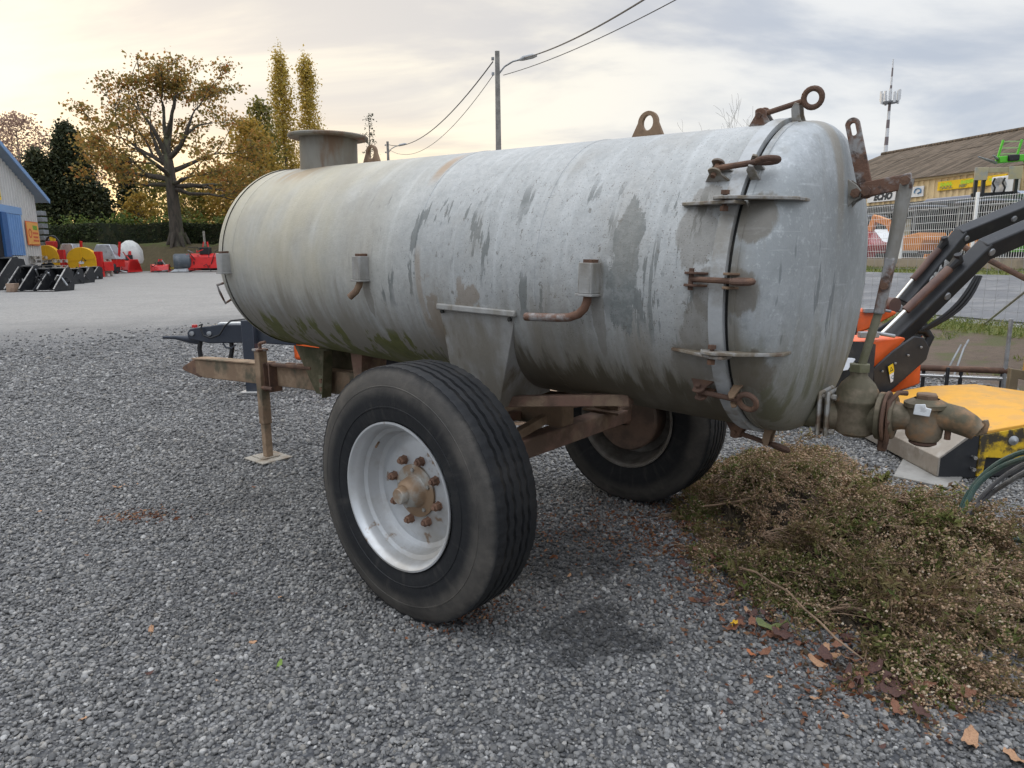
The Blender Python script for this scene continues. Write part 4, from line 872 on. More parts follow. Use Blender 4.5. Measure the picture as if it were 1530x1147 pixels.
A1 = Vector((b1.x-.16, b1.y, z1-.35)); A2 = Vector((b1.x-.16, b1.y, z1-.8)); B1 = Vector((b2.x, b2.y, z2-.2))
wire(A1, B1, 1.0, .022, 'thicker sagging wire between the two lamp posts')
wire(A2, B1 + Vector((0, 0, -.3)), 1.3, .012, 'thinner paler wire hanging below, between the lamp posts')
e1_ = at(943, 0, 15.0); e2_ = at(1001, 0, 15.5)
wire(Vector((b1.x+.9, b1.y, z1-.25)), e1_ + (e1_-A1)*.35 + Vector((0, 0, .25)), .25, .020, 'thicker wire running from the tall lamp post over the tank')
wire(Vector((b1.x+.2, b1.y, z1-.8)), e2_ + (e2_-A2)*.35 + Vector((0, 0, .25)), .25, .012, 'thinner wire running from the tall lamp post over the tank')
mb_ = at(1317, 300, 120); mb_.z = 1; mt_ = at(1330, 88, 120).z; ms_ = empty('radio_mast', mb_, 'slender striped radio mast with a ring of antennas behind the roof', 'mast')
M_MW = worn('mast_white', (.62, .62, .62), None, 3); M_MR = worn('mast_dark', (.17, .14, .14), None, 3)
Hm = mt_-1; nseg = 22; plat = at(1325, 152, 120).z-1
for k in range(nseg):
    z0, z1_ = Hm*.06 + Hm*.94*k/nseg, Hm*.06 + Hm*.94*(k+1)/nseg; wr_ = lambda z: .52*(1-z/Hm)+.10
    b = MB(); b.tube([(0, 0, z0), (0, 0, z1_)], [wr_(z0), wr_(z1_)], 8); b.build('mast_section', M_MW if k % 2 else M_MR, ms_)
b = MB(); b.tube([(0, 0, -1), (0, 0, Hm*.06)], .7, 10); b.build('mast_base', M_MW, ms_)
b = MB(); b.lathe([(-.2, .3), (-.2, 1.2), (.0, 1.25), (.05, .3)], (0, 0, plat), (0, 0, 1), 14); b.build('platform', M_GREYM, ms_)
for k in range(12):
    t = k*math.pi/6; b = MB(); b.box((1.35*math.cos(t), 1.35*math.sin(t), plat+.5+.25*(k % 3)), (.28, .28, 1.6)); b.build('antenna', M_MW, ms_)

# ------------------------------------------------------------------ blue shed, far left
def clad(b, p0, p1, zlo, ztop_fn, pitch=.28, depth=.035, nrm=None):
    """ribbed sheet wall between two ground points; ztop_fn(t) is its top edge"""
    p0, p1 = Vector(p0), Vector(p1); L = (p1-p0).length; d = (p1-p0)/L; nn = Vector(nrm) if nrm else Vector((d.y, -d.x, 0)); x = 0; pts = []
    while x < L:
        for fx, o in ((0, 0), (.45, 0), (.55, 1), (.90, 1)):
            if x+fx*pitch < L: pts.append((x+fx*pitch, o))
        x += pitch
    pts.append((L, 0)); vs = []; fs = []
    for x, o in pts:
        q = p0 + d*x + nn*(o*depth); vs += [(q.x, q.y, zlo), (q.x, q.y, ztop_fn(x/L))]
    for i in range(len(pts)-1): fs.append((2*i, 2*i+2, 2*i+3, 2*i+1))
    b.add(vs, fs)
M_SHW = worn('shed_pale_cladding', (.56, .55, .53), (.50, .49, .47), .5, .45, .65, .6, 0, 0, var=.03)
M_SHB = worn('shed_blue_door', (.16, .30, .55), (.14, .26, .48), .5, .45, .65, .55, 0, 0, var=.03)
M_SHB2 = worn('shed_blue_trim', (.20, .33, .55), None, 3, rough=.5); M_SHD = worn('shed_blue_post', (.035, .11, .28), None, 3, rough=.5)
M_MAROON = worn('maroon_frame', (.12, .035, .035), None, 3, rough=.6); M_ROOFG = worn('shed_roof_edge', (.22, .28, .36), None, 3, rough=.6)
D_ = Vector((-.2924, .9563, 0)); Nw = Vector((.9563, .2924, 0))
c0 = at(61, 376, 38.0); c0.z = .55; shd = empty('blue_shed', c0, 'pale ribbed shed with blue sliding door and yellow signs', 'building')
zg = -.3
Zt = lambda px, py, Y: at(px, py, Y).z - c0.z
far_top = Zt(62, 294, 38.0); near_top = far_top + 2.06*(12/5.6)
L_ = 12.0; b = MB(); clad(b, -D_*L_, Vector((0, 0, 0)), zg, lambda t: near_top + (far_top-near_top)*t, .34, .07, nrm=Nw); b.build('wall', M_SHW, shd, smooth=None)
b = MB(); clad(b, Vector((0, 0, 0)), -Nw*9, zg, lambda t: far_top, .30, .04, nrm=D_); b.build('wall', M_SHW, shd, smooth=None)
b = MB(); over = .45
p0 = -D_*L_ + Nw*over + Vector((0, 0, near_top+.10)); p1 = D_*.9 + Nw*over + Vector((0, 0, far_top-.24)); b.prism([p0, p1, p1 - Nw*10, p0 - Nw*10], (0, 0, .12)); b.build('roof', M_ROOFG, shd)
b = MB(); p1 = D_*.9 + Nw*.46 + Vector((0, 0, far_top-.16)); p0 = -D_*L_ + Nw*.46 + Vector((0, 0, near_top+.18)); b.beam(p0, p1, .05, .22); b.build('fascia', M_SHB2, shd)
zt = lambda u, z: -D_*u + Nw*.07 + Vector((0, 0, z))
b = MB(); b.beam(zt(12, 3.42), zt(2.45, 3.42), .14, .36); b.build('door_rail', M_SHB2, shd, bevel=.01)
b = MB(); clad(b, zt(4.55, 0)+Nw*.05, zt(2.75, 0)+Nw*.05, 1.25, lambda t: 3.22, .30, .06, nrm=Nw); dr_ = b.build('door', M_SHB, shd, smooth=None)
for u in (4.55, 3.35, 2.72):
    b = MB(); b.beam(zt(u, .0)+Nw*.11, zt(u, 1.25 if u == 3.35 else 3.22)+Nw*.11, .06 if u != 3.35 else .30, .05); b.build('door_frame', M_MAROON, dr_)
b = MB(); clad(b, zt(4.5, 0)+Nw*.05, zt(2.75, 0)+Nw*.05, zg+.05, lambda t: 1.22, .30, .06, nrm=Nw); b.build('door_lower_panel', M_SHW, dr_, smooth=None)
b = MB(); b.beam(zt(4.95, -.2)+Nw*.05, zt(4.95, 3.25)+Nw*.05, .16, .62, up=D_); b.build('door_post', M_SHD, shd, bevel=.01)
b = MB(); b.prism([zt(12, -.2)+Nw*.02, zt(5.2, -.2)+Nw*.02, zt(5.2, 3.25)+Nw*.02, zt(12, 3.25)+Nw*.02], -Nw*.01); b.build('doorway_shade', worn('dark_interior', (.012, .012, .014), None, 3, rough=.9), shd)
M_SGO = worn('sign_orange', (.72, .36, .10), None, 3, rough=.5); M_SGY = worn('sign_yellow', (.80, .58, .03), None, 3, rough=.5); M_SGG = worn('sign_green', (.16, .36, .05), None, 3, rough=.5)
def panel(parent, name, ctr, wd, h, mat, axis, nrm, th=.04):
    b = MB(); a = Vector(axis).normalized(); n_ = Vector(nrm).normalized(); z = Vector((0, 0, 1)); c = Vector(ctr)
    b.prism([c - a*wd/2 - z*h/2, c + a*wd/2 - z*h/2, c + a*wd/2 + z*h/2, c - a*wd/2 + z*h/2], n_*th); return b.build(name, mat, parent, bevel=.006)
def face_mat(ctr, axis, nrm):
    a = Vector(axis).normalized(); n_ = Vector(nrm).normalized(); m = Matrix.Identity(4); m.col[0][:3] = a; m.col[1][:3] = (0, 0, 1); m.col[2][:3] = n_; m.col[3][:3] = ctr; return m
sg_c = zt(1.25, 2.38)+Nw*.03; sg = panel(shd, 'sign_board', sg_c, 1.75, 1.22, worn('sign_frame_orange', (.62, .16, .06), None, 3), D_, Nw)
panel(shd, 'sign_face', sg_c+Nw*.03, 1.62, 1.10, M_SGO, D_, Nw, .03)
b = MB(); b.lathe([(0, .24), (.012, .24), (.012, .17), (0, .17)], sg_c+Nw*.061-D_*.48, Nw, 18); b.build('sign_mark', worn('sign_red', (.55, .10, .05), None, 3), sg)
for z, w_, mt in ((.30, .62, M_SGG), (.02, .8, worn('sign_red', (.55, .10, .05))), (-.18, .7, MATS['sign_red']), (-.36, .8, MATS['sign_red'])):
    for q in range(6):
        b = MB(); c = sg_c + Nw*.061 + D_*(.28 - w_/2 + w_*(q+.5)/6) + Vector((0, 0, z)); b.beam(c-D_*w_/16, c+D_*w_/16, .01, .22 if mt is M_SGG else .10); b.build('sign_letter', mt, sg)
sy_c = zt(6.2, 4.42)+Nw*.05; sy = panel(shd, 'sign_board', sy_c, 2.6, 1.25, M_SGY, D_, Nw)
for q in range(6):
    b = MB(); c = sy_c + Nw*.05 + D_*(-1.05 + .40*q+.1) + Vector((0, 0, .22)); b.beam(c-D_*.13, c+D_*.13, .01, .36); b.build('sign_letter', M_SGG, sy)
    b = MB(); c = c - Vector((0, 0, .55)); b.beam(c-D_*.13, c+D_*.13, .01, .34); b.build('sign_letter', M_DARK, sy)
for k in range(11):    # stack of grey sheets against the end wall
    o_ = at(68, 376, 39.5); b = MB(); b.box((0, 0, .1+.34*k), (.55+.08*math.sin(k*2.1), .45, .24)); e_ = b.build('sheet_bundle', worn('grey_sheets', (.22, .235, .25), (.15, .16, .17), 3), loc=(o_.x-.22+.04*math.sin(k*1.7), o_.y+.2, .62+.02), bevel=.02); tag(e_, ('lowest', 'second', 'third', 'fourth', 'fifth', 'sixth', 'seventh', 'eighth', 'ninth', 'tenth', 'topmost')[k] + ' grey sheet bundle, counted from the ground, in the stack behind the shed', 'sheet bundle', 'stack of grey bundles behind the shed')

# ------------------------------------------------------------------ long shop building, right
M_TANC = worn('tan_cladding', (.74, .57, .32), (.66, .50, .28), 1.5, .45, .65, .6, 0, .05); M_TRIM = worn('eave_trim', (.10, .10, .10), None, 3); M_BWALL = worn('shop_wall', (.40, .38, .34), (.28, .27, .25), 1.5, .45, .65, .8)
M_GLASS = worn('shop_glass', (.025, .03, .035), None, 2, rough=.12, bump=0, spec=.6); M_WFR = worn('white_frame', (.70, .70, .68), None, 3)
def mat_roof():
    m = NT('fibre_cement_roof'); v = m.co(); x, y, z = m.sep(v); oi = m.n('ShaderNodeObjectInfo')
    col = m.mix(m.noise(v, 3.0, 8, .7), (.095, .072, .052), (.22, .175, .135)); col = m.mix(m.mul(m.ss(m.noise(m.map(v, (5, .6, 1)), 1.0, 6), .48, .68), .6), col, (.070, .058, .042)); col = m.mix(m.mul(m.ss(m.noise(v, 1.3, 6, .65, .3), .62, .70), .7), col, (.32, .27, .24)); col = m.mix(m.mul(oi.outputs['Random'], .35), col, (.15, .115, .085))
    uc = m.add(m.mul(x, -NU[1]), m.mul(y, NU[0])); nc = m.add(m.mul(x, NU[0]), m.mul(y, NU[1]))
    col = m.mix(m.mul(m.ss(m.noise(m.comb(m.mul(uc, 4.5), m.mul(nc, .35), oi.outputs['Random']), 1.0, 5), .45, .62), .65), col, (.060, .048, .036))
    m.bump(m.math('SINE', m.mul(uc, 35.0)), .6, .03); return m.done(col, .95, 0, .1)
M_ROOF = mat_roof()
UL = 33.4; U0 = -6.0; bo_ = Vector((0, 0, 0)); shop = empty('shop_building', ru(27, 10)+Vector((0, 0, 1.0)), 'long tan clad shop with mossy brown roof behind the white fence', 'building'); org = ru(27, 10) + Vector((0, 0, 1.0))
rp = lambda n, u, z: ru(n, u) + Vector((0, 0, z)) - org
b = MB(); clad(b, rp(27, U0, 0), rp(27, UL, 0), 3.72-1.0, lambda t: 4.66-1.0, .30, .04, nrm=-Vector((NU[0], NU[1], 0))); b.build('cladding', M_TANC, shop, smooth=None)
b = MB(); b.beam(rp(26.93, U0, 3.66), rp(26.93, UL, 3.66), .16, .14); b.build('eave_trim', M_TRIM, shop)
b = MB(); b.beam(rp(26.95, U0, 4.69), rp(26.95, UL+.2, 4.69), .16, .10); b.build('gutter', worn('gutter_tan', (.66, .52, .30), None, 3), shop)
b = MB(); b.prism([rp(28.2, U0, .9), rp(28.2, UL, .9), rp(28.2, UL, 3.9), rp(28.2, U0, 3.9)], Vector((NU[0], NU[1], 0))*.2); b.build('wall', M_BWALL, shop)
b = MB(); b.prism([rp(27, U0, 3.75), rp(28.3, U0, 3.75), rp(28.3, UL, 3.75), rp(27, UL, 3.75)], (0, 0, -.05)); b.build('soffit', M_TRIM, shop)
for k in range(13):
    u = 3+2.35*k; b = MB(); b.beam(rp(28.17, u, 2.35), rp(28.17, u+2.0, 2.35), .06, 2.1); wn_ = b.build('window', M_GLASS, shop)
    b = MB(); b.beam(rp(28.12, u-.06, .95), rp(28.12, u-.06, 3.5), .06, .09, up=(1, 0, 0)); b.build('frame', M_WFR, wn_)
    b = MB(); b.beam(rp(28.12, u-.06, 3.42), rp(28.12, u+2.2, 3.42), .06, .09); b.build('frame', M_WFR, wn_)
    if k % 3 == 1: 
        b = MB(); b.beam(rp(28.11, u+.1, 2.6), rp(28.11, u+1.2, 2.6), .03, .9); b.build('poster', worn('poster_pale', (.55, .52, .42), (.5, .4, .2), 3), wn_)
g = MB(); g.prism([rp(27, UL, .9), rp(39, UL, .9), rp(39, UL, 4.7), rp(33, UL, 7.0), rp(27, UL, 4.7)], rp(0, .1, 0)-rp(0, 0, 0)); g.build('gable', M_BWALL, shop)
rows = 3; cols = 34; vn = rp(33, 0, 7.08)-rp(26.75, 0, 4.72)
sheet = MB(); cw = (UL+.3-U0)/cols; Ux = (rp(0, 1, 0)-rp(0, 0, 0)); 
q0 = [Vector((0, 0, 0)), Ux*cw*1.02, Ux*cw*1.02 + vn/rows*1.06, vn/rows*1.06]; sheet.prism(q0, vn.cross(Ux).normalized()*.014 if vn.cross(Ux).z > 0 else Ux.cross(vn).normalized()*.014)
first = None
for i in range(cols):
    for j in range(rows):
        p = rp(26.75, U0+cw*i, 4.72) + vn*(j/rows) + Vector((0, 0, .008*rnd.random() + .004*j))
        if first is None: first = sheet.build('roof_sheet', M_ROOF, shop, loc=p); o = first
        else: o = bpy.data.objects.new('roof_sheet', first.data); COL.objects.link(o); o.parent = shop; o.location = p
        o.rotation_euler = (rnd.gauss(0, .004), rnd.gauss(0, .004), 0)
b = MB(); b.tube([rp(33, U0, 7.12), rp(33, UL+.3, 7.12)], .10, 8); b.build('ridge', M_ROOF, shop)
b = MB(); b.prism([rp(33, U0, 7.05), rp(33, UL+.3, 7.05), rp(39.2, UL+.3, 4.7), rp(39.2, U0, 4.7)], (0, 0, .05)); b.build('roof_back', M_ROOF, shop)
AX = Ux*-1; NN = -Vector((NU[0], NU[1], 0))   # reading direction: left end is the far end
def on_wall(px, py):
    r = ray(px, py); n3 = Vector((NU[0], NU[1], 0)); t = (26.94 - 0)/(r.dot(n3)); p = Vector((0, 0, EYE)) + r*t; return p - org
def sign(px0, px1, py0a, py1a, py0b, py1b, name, mat):
    A, B = on_wall(px0, (py0a+py1a)/2), on_wall(px1, (py0b+py1b)/2); h = (on_wall(px0, py0a).z-on_wall(px0, py1a).z + on_wall(px1, py0b).z-on_wall(px1, py1b).z)/2
    c = (A+B)/2; return panel(shop, name, c, (B-A).length, h, mat, AX, NN, .05), c, (B-A).length, h
s1, c1_, w1, h1 = sign(1297, 1339, 290, 303, 284, 299, 'sign_board', worn('sign_white', (.74, .74, .73), None, 3))
text('ECHO', h1*.95, 'lettering', worn('sign_black', (.03, .04, .05), None, 3), s1, face_mat(c1_ + NN*.055 + AX*.1, AX, NN), .004, shear=.25, bold=.03, width=w1*.66)
s2, c2_, w2, h2 = sign(1359, 1381, 280, 296, 277, 292, 'sign_board', MATS['sign_white'])
b = MB(); b.tube([c2_+NN*.06+AX*(math.cos(q)*w2*.22+.1)+Vector((0, 0, math.sin(q)*h2*.30)) for q in np.linspace(-.6, 3.6, 12)], .03, 6); b.tube([c2_+NN*.06+AX*.1+Vector((0, 0, -h2*.2)), c2_+NN*.06+AX*w2*.35+Vector((0, 0, -h2*.02))], .03, 6); b.build('sign_mark', worn('sign_blue', (.10, .22, .36), None, 3), s2)
s3, c3_, w3, h3 = sign(1402, 1505, 271, 286, 260, 273, 'sign_board', worn('sign_yellow_shop', (.85, .55, .01), None, 3, rough=.5))
M_LIME = worn('sign_lime', (.50, .72, .04), None, 3, rough=.5); M_SGRY = worn('sign_grey', (.30, .27, .10), None, 3, rough=.5)
text('S.A.R.L', h3*.42, 'lettering', M_LIME, s3, face_mat(c3_ + NN*.055 - AX*w3*.36 + Vector((0, 0, h3*.12)), AX, NN), .004, bold=.02, width=w3*.19)
text('S.A.R.L', h3*.36, 'lettering', M_SGRY, s3, face_mat(c3_ + NN*.055 - AX*w3*.36 - Vector((0, 0, h3*.24)), AX, NN), .004, bold=.015, width=w3*.20)
text('MER', h3*.42, 'lettering', M_LIME, s3, face_mat(c3_ + NN*.055 - AX*w3*.03 + Vector((0, 0, h3*.14)), AX, NN), .004, bold=.02, width=w3*.24)
text('MER', h3*.36, 'lettering', M_SGRY, s3, face_mat(c3_ + NN*.055 - AX*w3*.10 - Vector((0, 0, h3*.24)), AX, NN), .004, bold=.015, width=w3*.13)
b = MB(); c = c3_ + NN*.055 + AX*w3*.36 + Vector((0, 0, h3*.08)); b.beam(c-AX*w3*.09, c+AX*w3*.09, .006, h3*.22); b.build('lettering', M_LIME, s3)
ac = on_wall(1511, 277); b = MB(); b.box((0, 0, 0), (.9, .38, .70)); acm = b.build('air_conditioner', M_WFR, shop, bevel=.03, loc=ac+NN*.3, rotz=math.atan2(AX.y, AX.x))
b = MB(); b.lathe([(0, .30), (.03, .30), (.03, .05), (0, 0)], (-.12, -.19, 0), (0, -1, 0), 20); b.build('fan_grille', M_GREYM, acm)

# ------------------------------------------------------------------ white mesh fence and what stands behind it
M_FW = worn('fence_white', (.86, .86, .84), (.70, .69, .66), 3, .5, .7, .6); M_PLINTH = worn('fence_plinth', (.34, .28, .21), (.24, .20, .16), 2, .45, .65, .9, 0, .3, 20)
fz = lambda u: float(gz(*ru(18.7, u).xy)) if True else 1.0
fo = ru(18.7, 8)+Vector((0, 0, 1.0)); fen = empty('mesh_fence', fo, 'white welded mesh fence on a low concrete plinth beyond the road', 'fence')
fp = lambda u, z: ru(18.7, u)+Vector((0, 0, z)) - fo
ua, pw = -2.0, 2.5; npan = 12; panel_src = None
pm_ = MB()
for k in range(35): x = .02+pw*.98*k/34; q = (fp(x, 0)-fp(0, 0)); pm_.beam(q+Vector((0, 0, .30)), q+Vector((0, 0, 2.02)), .0075, .0075, up=(1, 0, 0))
for z in list(np.linspace(.32, 2.0, 9)): pm_.beam((fp(0, 0)-fp(0, 0))+Vector((0, 0, z)), (fp(pw, 0)-fp(0, 0))+Vector((0, 0, z)), .010, .010)
post_src = None
for k in range(npan):
    u = ua + pw*k; p = fp(u, 1.0)
    if panel_src is None: panel_src = pm_.build('mesh_panel', M_FW, fen, smooth=None, loc=p); panel_src['kind'] = 'stuff'
    else:
        o = panel_src.copy(); COL.objects.link(o); o.parent = fen; o.location = p
    if post_src is None:
        b = MB(); b.box((0, 0, 1.05), (.075, .075, 2.2)); post_src = b.build('post', M_FW, fen, bevel=.008, loc=p)
    else: o = post_src.copy(); COL.objects.link(o); o.parent = fen; o.location = p
b = MB(); b.beam(fp(ua, 1.12), fp(ua+pw*npan, 1.12), .14, .34); b.build('plinth', M_PLINTH, fen, bevel=.01)
M_ORANGE_EX = worn('excavator_orange', (.62, .22, .03), (.50, .17, .03), 4, .5, .7, .45); M_BLK = worn('machine_black', (.020, .021, .023), (.045, .045, .045), 6, .55, .75, .45, 0, .08)
M_CARW = worn('car_white', (.70, .70, .70), None, 3, rough=.25, bump=0); M_CARR = worn('car_red', (.28, .02, .03), None, 3, rough=.25, bump=0); M_CARG = worn('car_grey', (.16, .18, .21), None, 3, rough=.25, bump=0)
def excavator(n, u, rz, label):
    p = ru(n, u)+Vector((0, 0, 1.0)); t = empty('mini_excavator', p, label, 'excavator', 'mini excavators behind the fence', rotz=rz)
    for y in (-.55, .55):
        b = MB(); pts = [(-.85+.22*math.cos(q), y-.15, .24+.22*math.sin(q)) for q in np.linspace(math.pi/2, 3*math.pi/2, 8)] + [(.85+.22*math.cos(q), y-.15, .24+.22*math.sin(q)) for q in np.linspace(-math.pi/2, math.pi/2, 8)]; b.prism(pts, (0, .3, 0)); b.build('track', M_BLK, t)
    b = MB(); b.prism([(-.85, -.6, .52), (.55, -.6, .52), (.60, -.6, .80), (.2, -.6, 1.0), (-.75, -.6, 1.15), (-.9, -.6, .9)], (0, 1.2, 0)); b.build('house', M_ORANGE_EX, t, bevel=.04)
    for x, y in ((-.55, -.5), (.35, -.5), (-.55, .5), (.35, .5)):
        b = MB(); b.beam((x, y, .95), (x*.92, y, 1.98), .06, .06, up=(1, 0, 0)); b.build('cab_post', M_BLK, t)
    b = MB(); b.box((-.1, 0, 2.02), (1.25, 1.2, .07)); b.build('canopy', M_CARG, t, bevel=.03)
    b = MB(); b.box((-.3, 0, 1.2), (.45, .5, .12)); b.box((-.5, 0, 1.45), (.10, .5, .5)); b.build('seat', M_BLK, t, bevel=.03)
    for nm, pp in (('boom', [(.6, 0, .75), (1.15, 0, 1.55), (1.75, 0, 1.75)]), ('dipper', [(1.75, 0, 1.85), (2.25, 0, .75)])):
        b = MB()
        for a_, c_ in zip(pp, pp[1:]): b.beam(a_, c_, .16, .24)
        b.build(nm, M_ORANGE_EX, t, bevel=.02)
    b = MB(); b.prism([(2.15, -.25, .85), (2.42, -.25, .70), (2.40, -.25, .25), (2.1, -.25, .12), (1.85, -.25, .30), (2.0, -.25, .6)], (0, .5, 0)); b.build('bucket', M_BLK, t, bevel=.01)
    b = MB(); b.prism([(-1.15, -.7, .05), (-1.05, -.7, .05), (-1.12, -.7, .42), (-1.2, -.7, .42)], (0, 1.4, 0)); b.build('blade', M_ORANGE_EX, t, bevel=.01)
rz0 = math.atan2(D_.y, D_.x)
for n, u, rz, lb in ((20.9, 19.6, rz0, 'orange mini excavator left of the white fence post'), (20.8, 16.8, rz0+math.pi, 'orange mini excavator with raised boom right of the fence post'), (21.2, 13.6, rz0+math.pi*.9, 'orange mini excavator mostly behind the black boom arms'), (23.8, 25.0, rz0+.3, 'farthest orange mini excavator close to the tank')): excavator(n, u, rz, lb)
def car(n, u, rz, mat, label):
    p = ru(n, u)+Vector((0, 0, 1.0)); t = empty('parked_car', p, label, 'car', rotz=rz)
    b = MB(); sec = [(-2.05, .28), (-2.1, .55), (-2.05, .80), (-1.55, .90), (-1.15, 1.28), (-.6, 1.42), (.35, 1.40), (.95, 1.0), (1.75, .88), (2.05, .68), (2.08, .3)]
    b.prism([(x, -.84, z) for x, z in sec], (0, 1.68, 0)); b.build('body', mat, t, bevel=.07)
    for sg_ in (-1, 1):
        b = MB(); b.prism([(x, sg_*.846, z) for x, z in ((-1.4, .93), (-1.05, 1.24), (-.55, 1.34), (.30, 1.32), (.82, .98))], (0, sg_*.004, 0)); b.build('side_window', M_GLASS, t)
    b = MB(); b.prism([(.42, -.72, 1.385), (.98, -.72, 1.01), (.98, .72, 1.01), (.42, .72, 1.385)], (.012, 0, .016)); b.build('windscreen', M_GLASS, t)
    for x in (-1.3, 1.3):
        for sg_ in (-1, 1):
            b = MB(); b.lathe([(-.1, 0), (-.1, .30), (-.07, .315), (.07, .315), (.1, .29), (.1, .2), (.07, .18), (.07, 0)], (x, sg_*.78, .31), (0, sg_, 0), 24); b.build('wheel', M_BLK, t)
    for sg_ in (-1, 1):
        b = MB(); b.box((2.04, sg_*.6, .68), (.09, .35, .13)); b.build('headlight', M_WFR, t, bevel=.02)
car(22.4, 23.6, rz0, M_CARW, 'white car parked behind the fence nearest the tank')
car(20.2, 22.6, rz0, M_CARR, 'dark red car parked along the fence behind the white one')
# canopy tent roof and black implement rack
b0 = ru(23.5, 19.0)+Vector((0, 0, 1.0)); cv = empty('sun_canopy', b0, 'flat grey canopy on thin posts behind the fence', 'canopy', rotz=rz0)
b = MB(); b.prism([(-1.9, -1, 2.30), (1.9, -1, 2.30), (1.7, -1, 2.42), (-1.7, -1, 2.42)], (0, 2, 0)); b.build('canopy_top', worn('canopy_grey', (.30, .33, .40), None, 3), cv, bevel=.02)
for x in (-1.6, 1.6):
    for y in (-.9, .9):
        b = MB(); b.beam((x, y, 0), (x, y, 2.3), .06, .06, up=(1, 0, 0)); b.build('post', M_BLK, cv)
pI = at(1482, 345, 23.0); pI.z = 1.0; im = empty('implement_rack', pI, 'black upright implement frame with a tan top plate, near the air conditioner', 'implement', rotz=-.25)
k_ = 23.0/FPX
for x in (-.62, -.40, .52):
    b = MB(); b.beam((x, 0, 0), (x, 0, 2.95), .13, .10, up=(1, 0, 0)); b.build('upright', M_BLK, im, bevel=.01)
for z in (1.3, 1.75, 2.05, 2.3):
    b = MB(); b.beam((-.7, .05, z), (.6, .05, z+.04), .10, .10); b.build('crossbar', M_BLK, im, bevel=.01)
b = MB(); b.beam((-.65, -.06, 3.05), (.62, -.06, 3.05), .03, .16); b.build('top_plate', worn('tan_plate', (.42, .36, .24), (.36, .30, .20), 4), im, bevel=.01)
for x in (-.52, .45):
    b = MB(); b.box((x, -.08, 2.95), (.38, .04, .40)); b.build('end_plate', worn('tan_plate_end', (.45, .38, .25), (.36, .34, .30), 4), im, bevel=.01)
for x in (-.1, .18):
    b = MB(); b.tube([(x, 0, 2.2), (x+.03, -.05, 2.5), (x-.05, -.05, 2.65), (x, -.05, 2.8)], .03, 8); b.build('hose', M_BLK, im)
# green loader frame raised in front of the shop roof
M_LGREEN = worn('loader_green', (.10, .50, .03), (.08, .38, .03), 4, .5, .7, .4); gY = 22.0
gp = lambda px, py, dy=0: at(px, py, gY+dy)
gb = at(1575, 350, gY); gb.z = 1.0; gl = empty('green_loader', gb, 'bright green raised loader fork frame in front of the mossy roof', 'loader'); lo = lambda p: p - gb
for a_, c_ in (((1489, 241), (1499, 209)), ((1517, 240), (1527, 208))):
    b = MB(); b.beam(lo(gp(*a_)), lo(gp(*c_)), .06, .05, up=(0, 1, 0)); b.build('upright', M_LGREEN, gl, bevel=.01)
for t in (.05, .35, .62, .92):
    b = MB(); p0 = gp(1489, 241).lerp(gp(1499, 209), t); p1 = gp(1517, 240).lerp(gp(1527, 208), t); b.beam(lo(p0), lo(p1), .03, .035); b.build('rail', worn('loader_pale_rail', (.35, .48, .22), None, 4), gl)
b = MB(); b.beam(lo(gp(1490, 239)), lo(gp(1545, 234)), .22, .20); b.build('carriage', M_LGREEN, gl, bevel=.02)
b = MB(); b.beam(lo(gp(1506, 236, -.12)), lo(gp(1522, 235, -.12)), .12, .18); b.build('coupler', M_BLK, gl, bevel=.02)
for a_, c_ in (((1462, 234), (1488, 243)), ((1484, 232), (1490, 237))):
    b = MB(); b.tube([lo(gp(*a_, -1.0)), lo(gp(*c_))], [.02, .045], 8); b.build('tine', M_GREYM, gl)
b = MB(); b.beam(lo(gp(1535, 236)), lo(gp(1590, 300)), .16, .26); b.beam(lo(gp(1585, 300)), lo(gp(1575, 352)), .22, .30, up=(0, 1, 0)); b.build('loader_arm', M_LGREEN, gl, bevel=.02)
b = MB(); b.box((.3, .6, .5), (1.6, 2.4, 1.0)); b.build('loader_base', M_LGREEN, gl, bevel=.08)
# thin wire stock fence along the near road edge
M_THIN = worn('thin_wire', (.30, .30, .30), None, 4); so_ = ru(11.0, 8); so_.z = .28; sf = empty('wire_stock_fence', so_, 'thin square wire stock fence along the near road edge', 'fence')
sp2 = lambda u, z: ru(11.0, u)+Vector((0, 0, z)) - so_
for z in np.linspace(.35, 1.35, 7):
    b = MB(); b.beam(sp2(1, z), sp2(18, z), .004, .004); b.build('line_wire', M_THIN, sf, smooth=None)
b = MB(); b.beam((0, 0, .05), (0, 0, 1.1), .0035, .0035, up=(1, 0, 0)); vw = None
for k in range(84):
    p = sp2(1+.2*k, .28)
    if vw is None: vw = b.build('stay_wire', M_THIN, sf, smooth=None, loc=p)
    else: o = vw.copy(); COL.objects.link(o); o.parent = sf; o.location = p
b = MB(); b.beam((0, 0, 0), (0, 0, 1.35), .05, .05, up=(1, 0, 0)); ps_ = None
for u in (1, 18):
    p = sp2(u, .2)
    if ps_ is None: ps_ = b.build('post', M_RUST, sf, loc=p)
    else: o = ps_.copy(); COL.objects.link(o); o.parent = sf; o.location = p
p0, p1 = gr(1469, 486), at(1536, 432, 9.2); b = MB(); b.tube([p0, p1, p1+(p1-p0)*.9], .018, 10); tag(b.build('prop_pole', worn('galvanised_pole', (.40, .41, .42), (.30, .30, .30), 6, rough=.45, metal=.5)), 'bare grey metal pole leaning up out of the soil', 'pole')
p0, p1 = at(1438, 368, 9.0), at(1540, 420, 8.2); b = MB(); b.tube([p0, p1, p1+(p1-p0)*.5+Vector((0, 0, -.35))], .035, 10); tag(b.build('rusty_pipe', M_RUST), 'brown rusty pipe slanting behind the black boom arms', 'pipe')

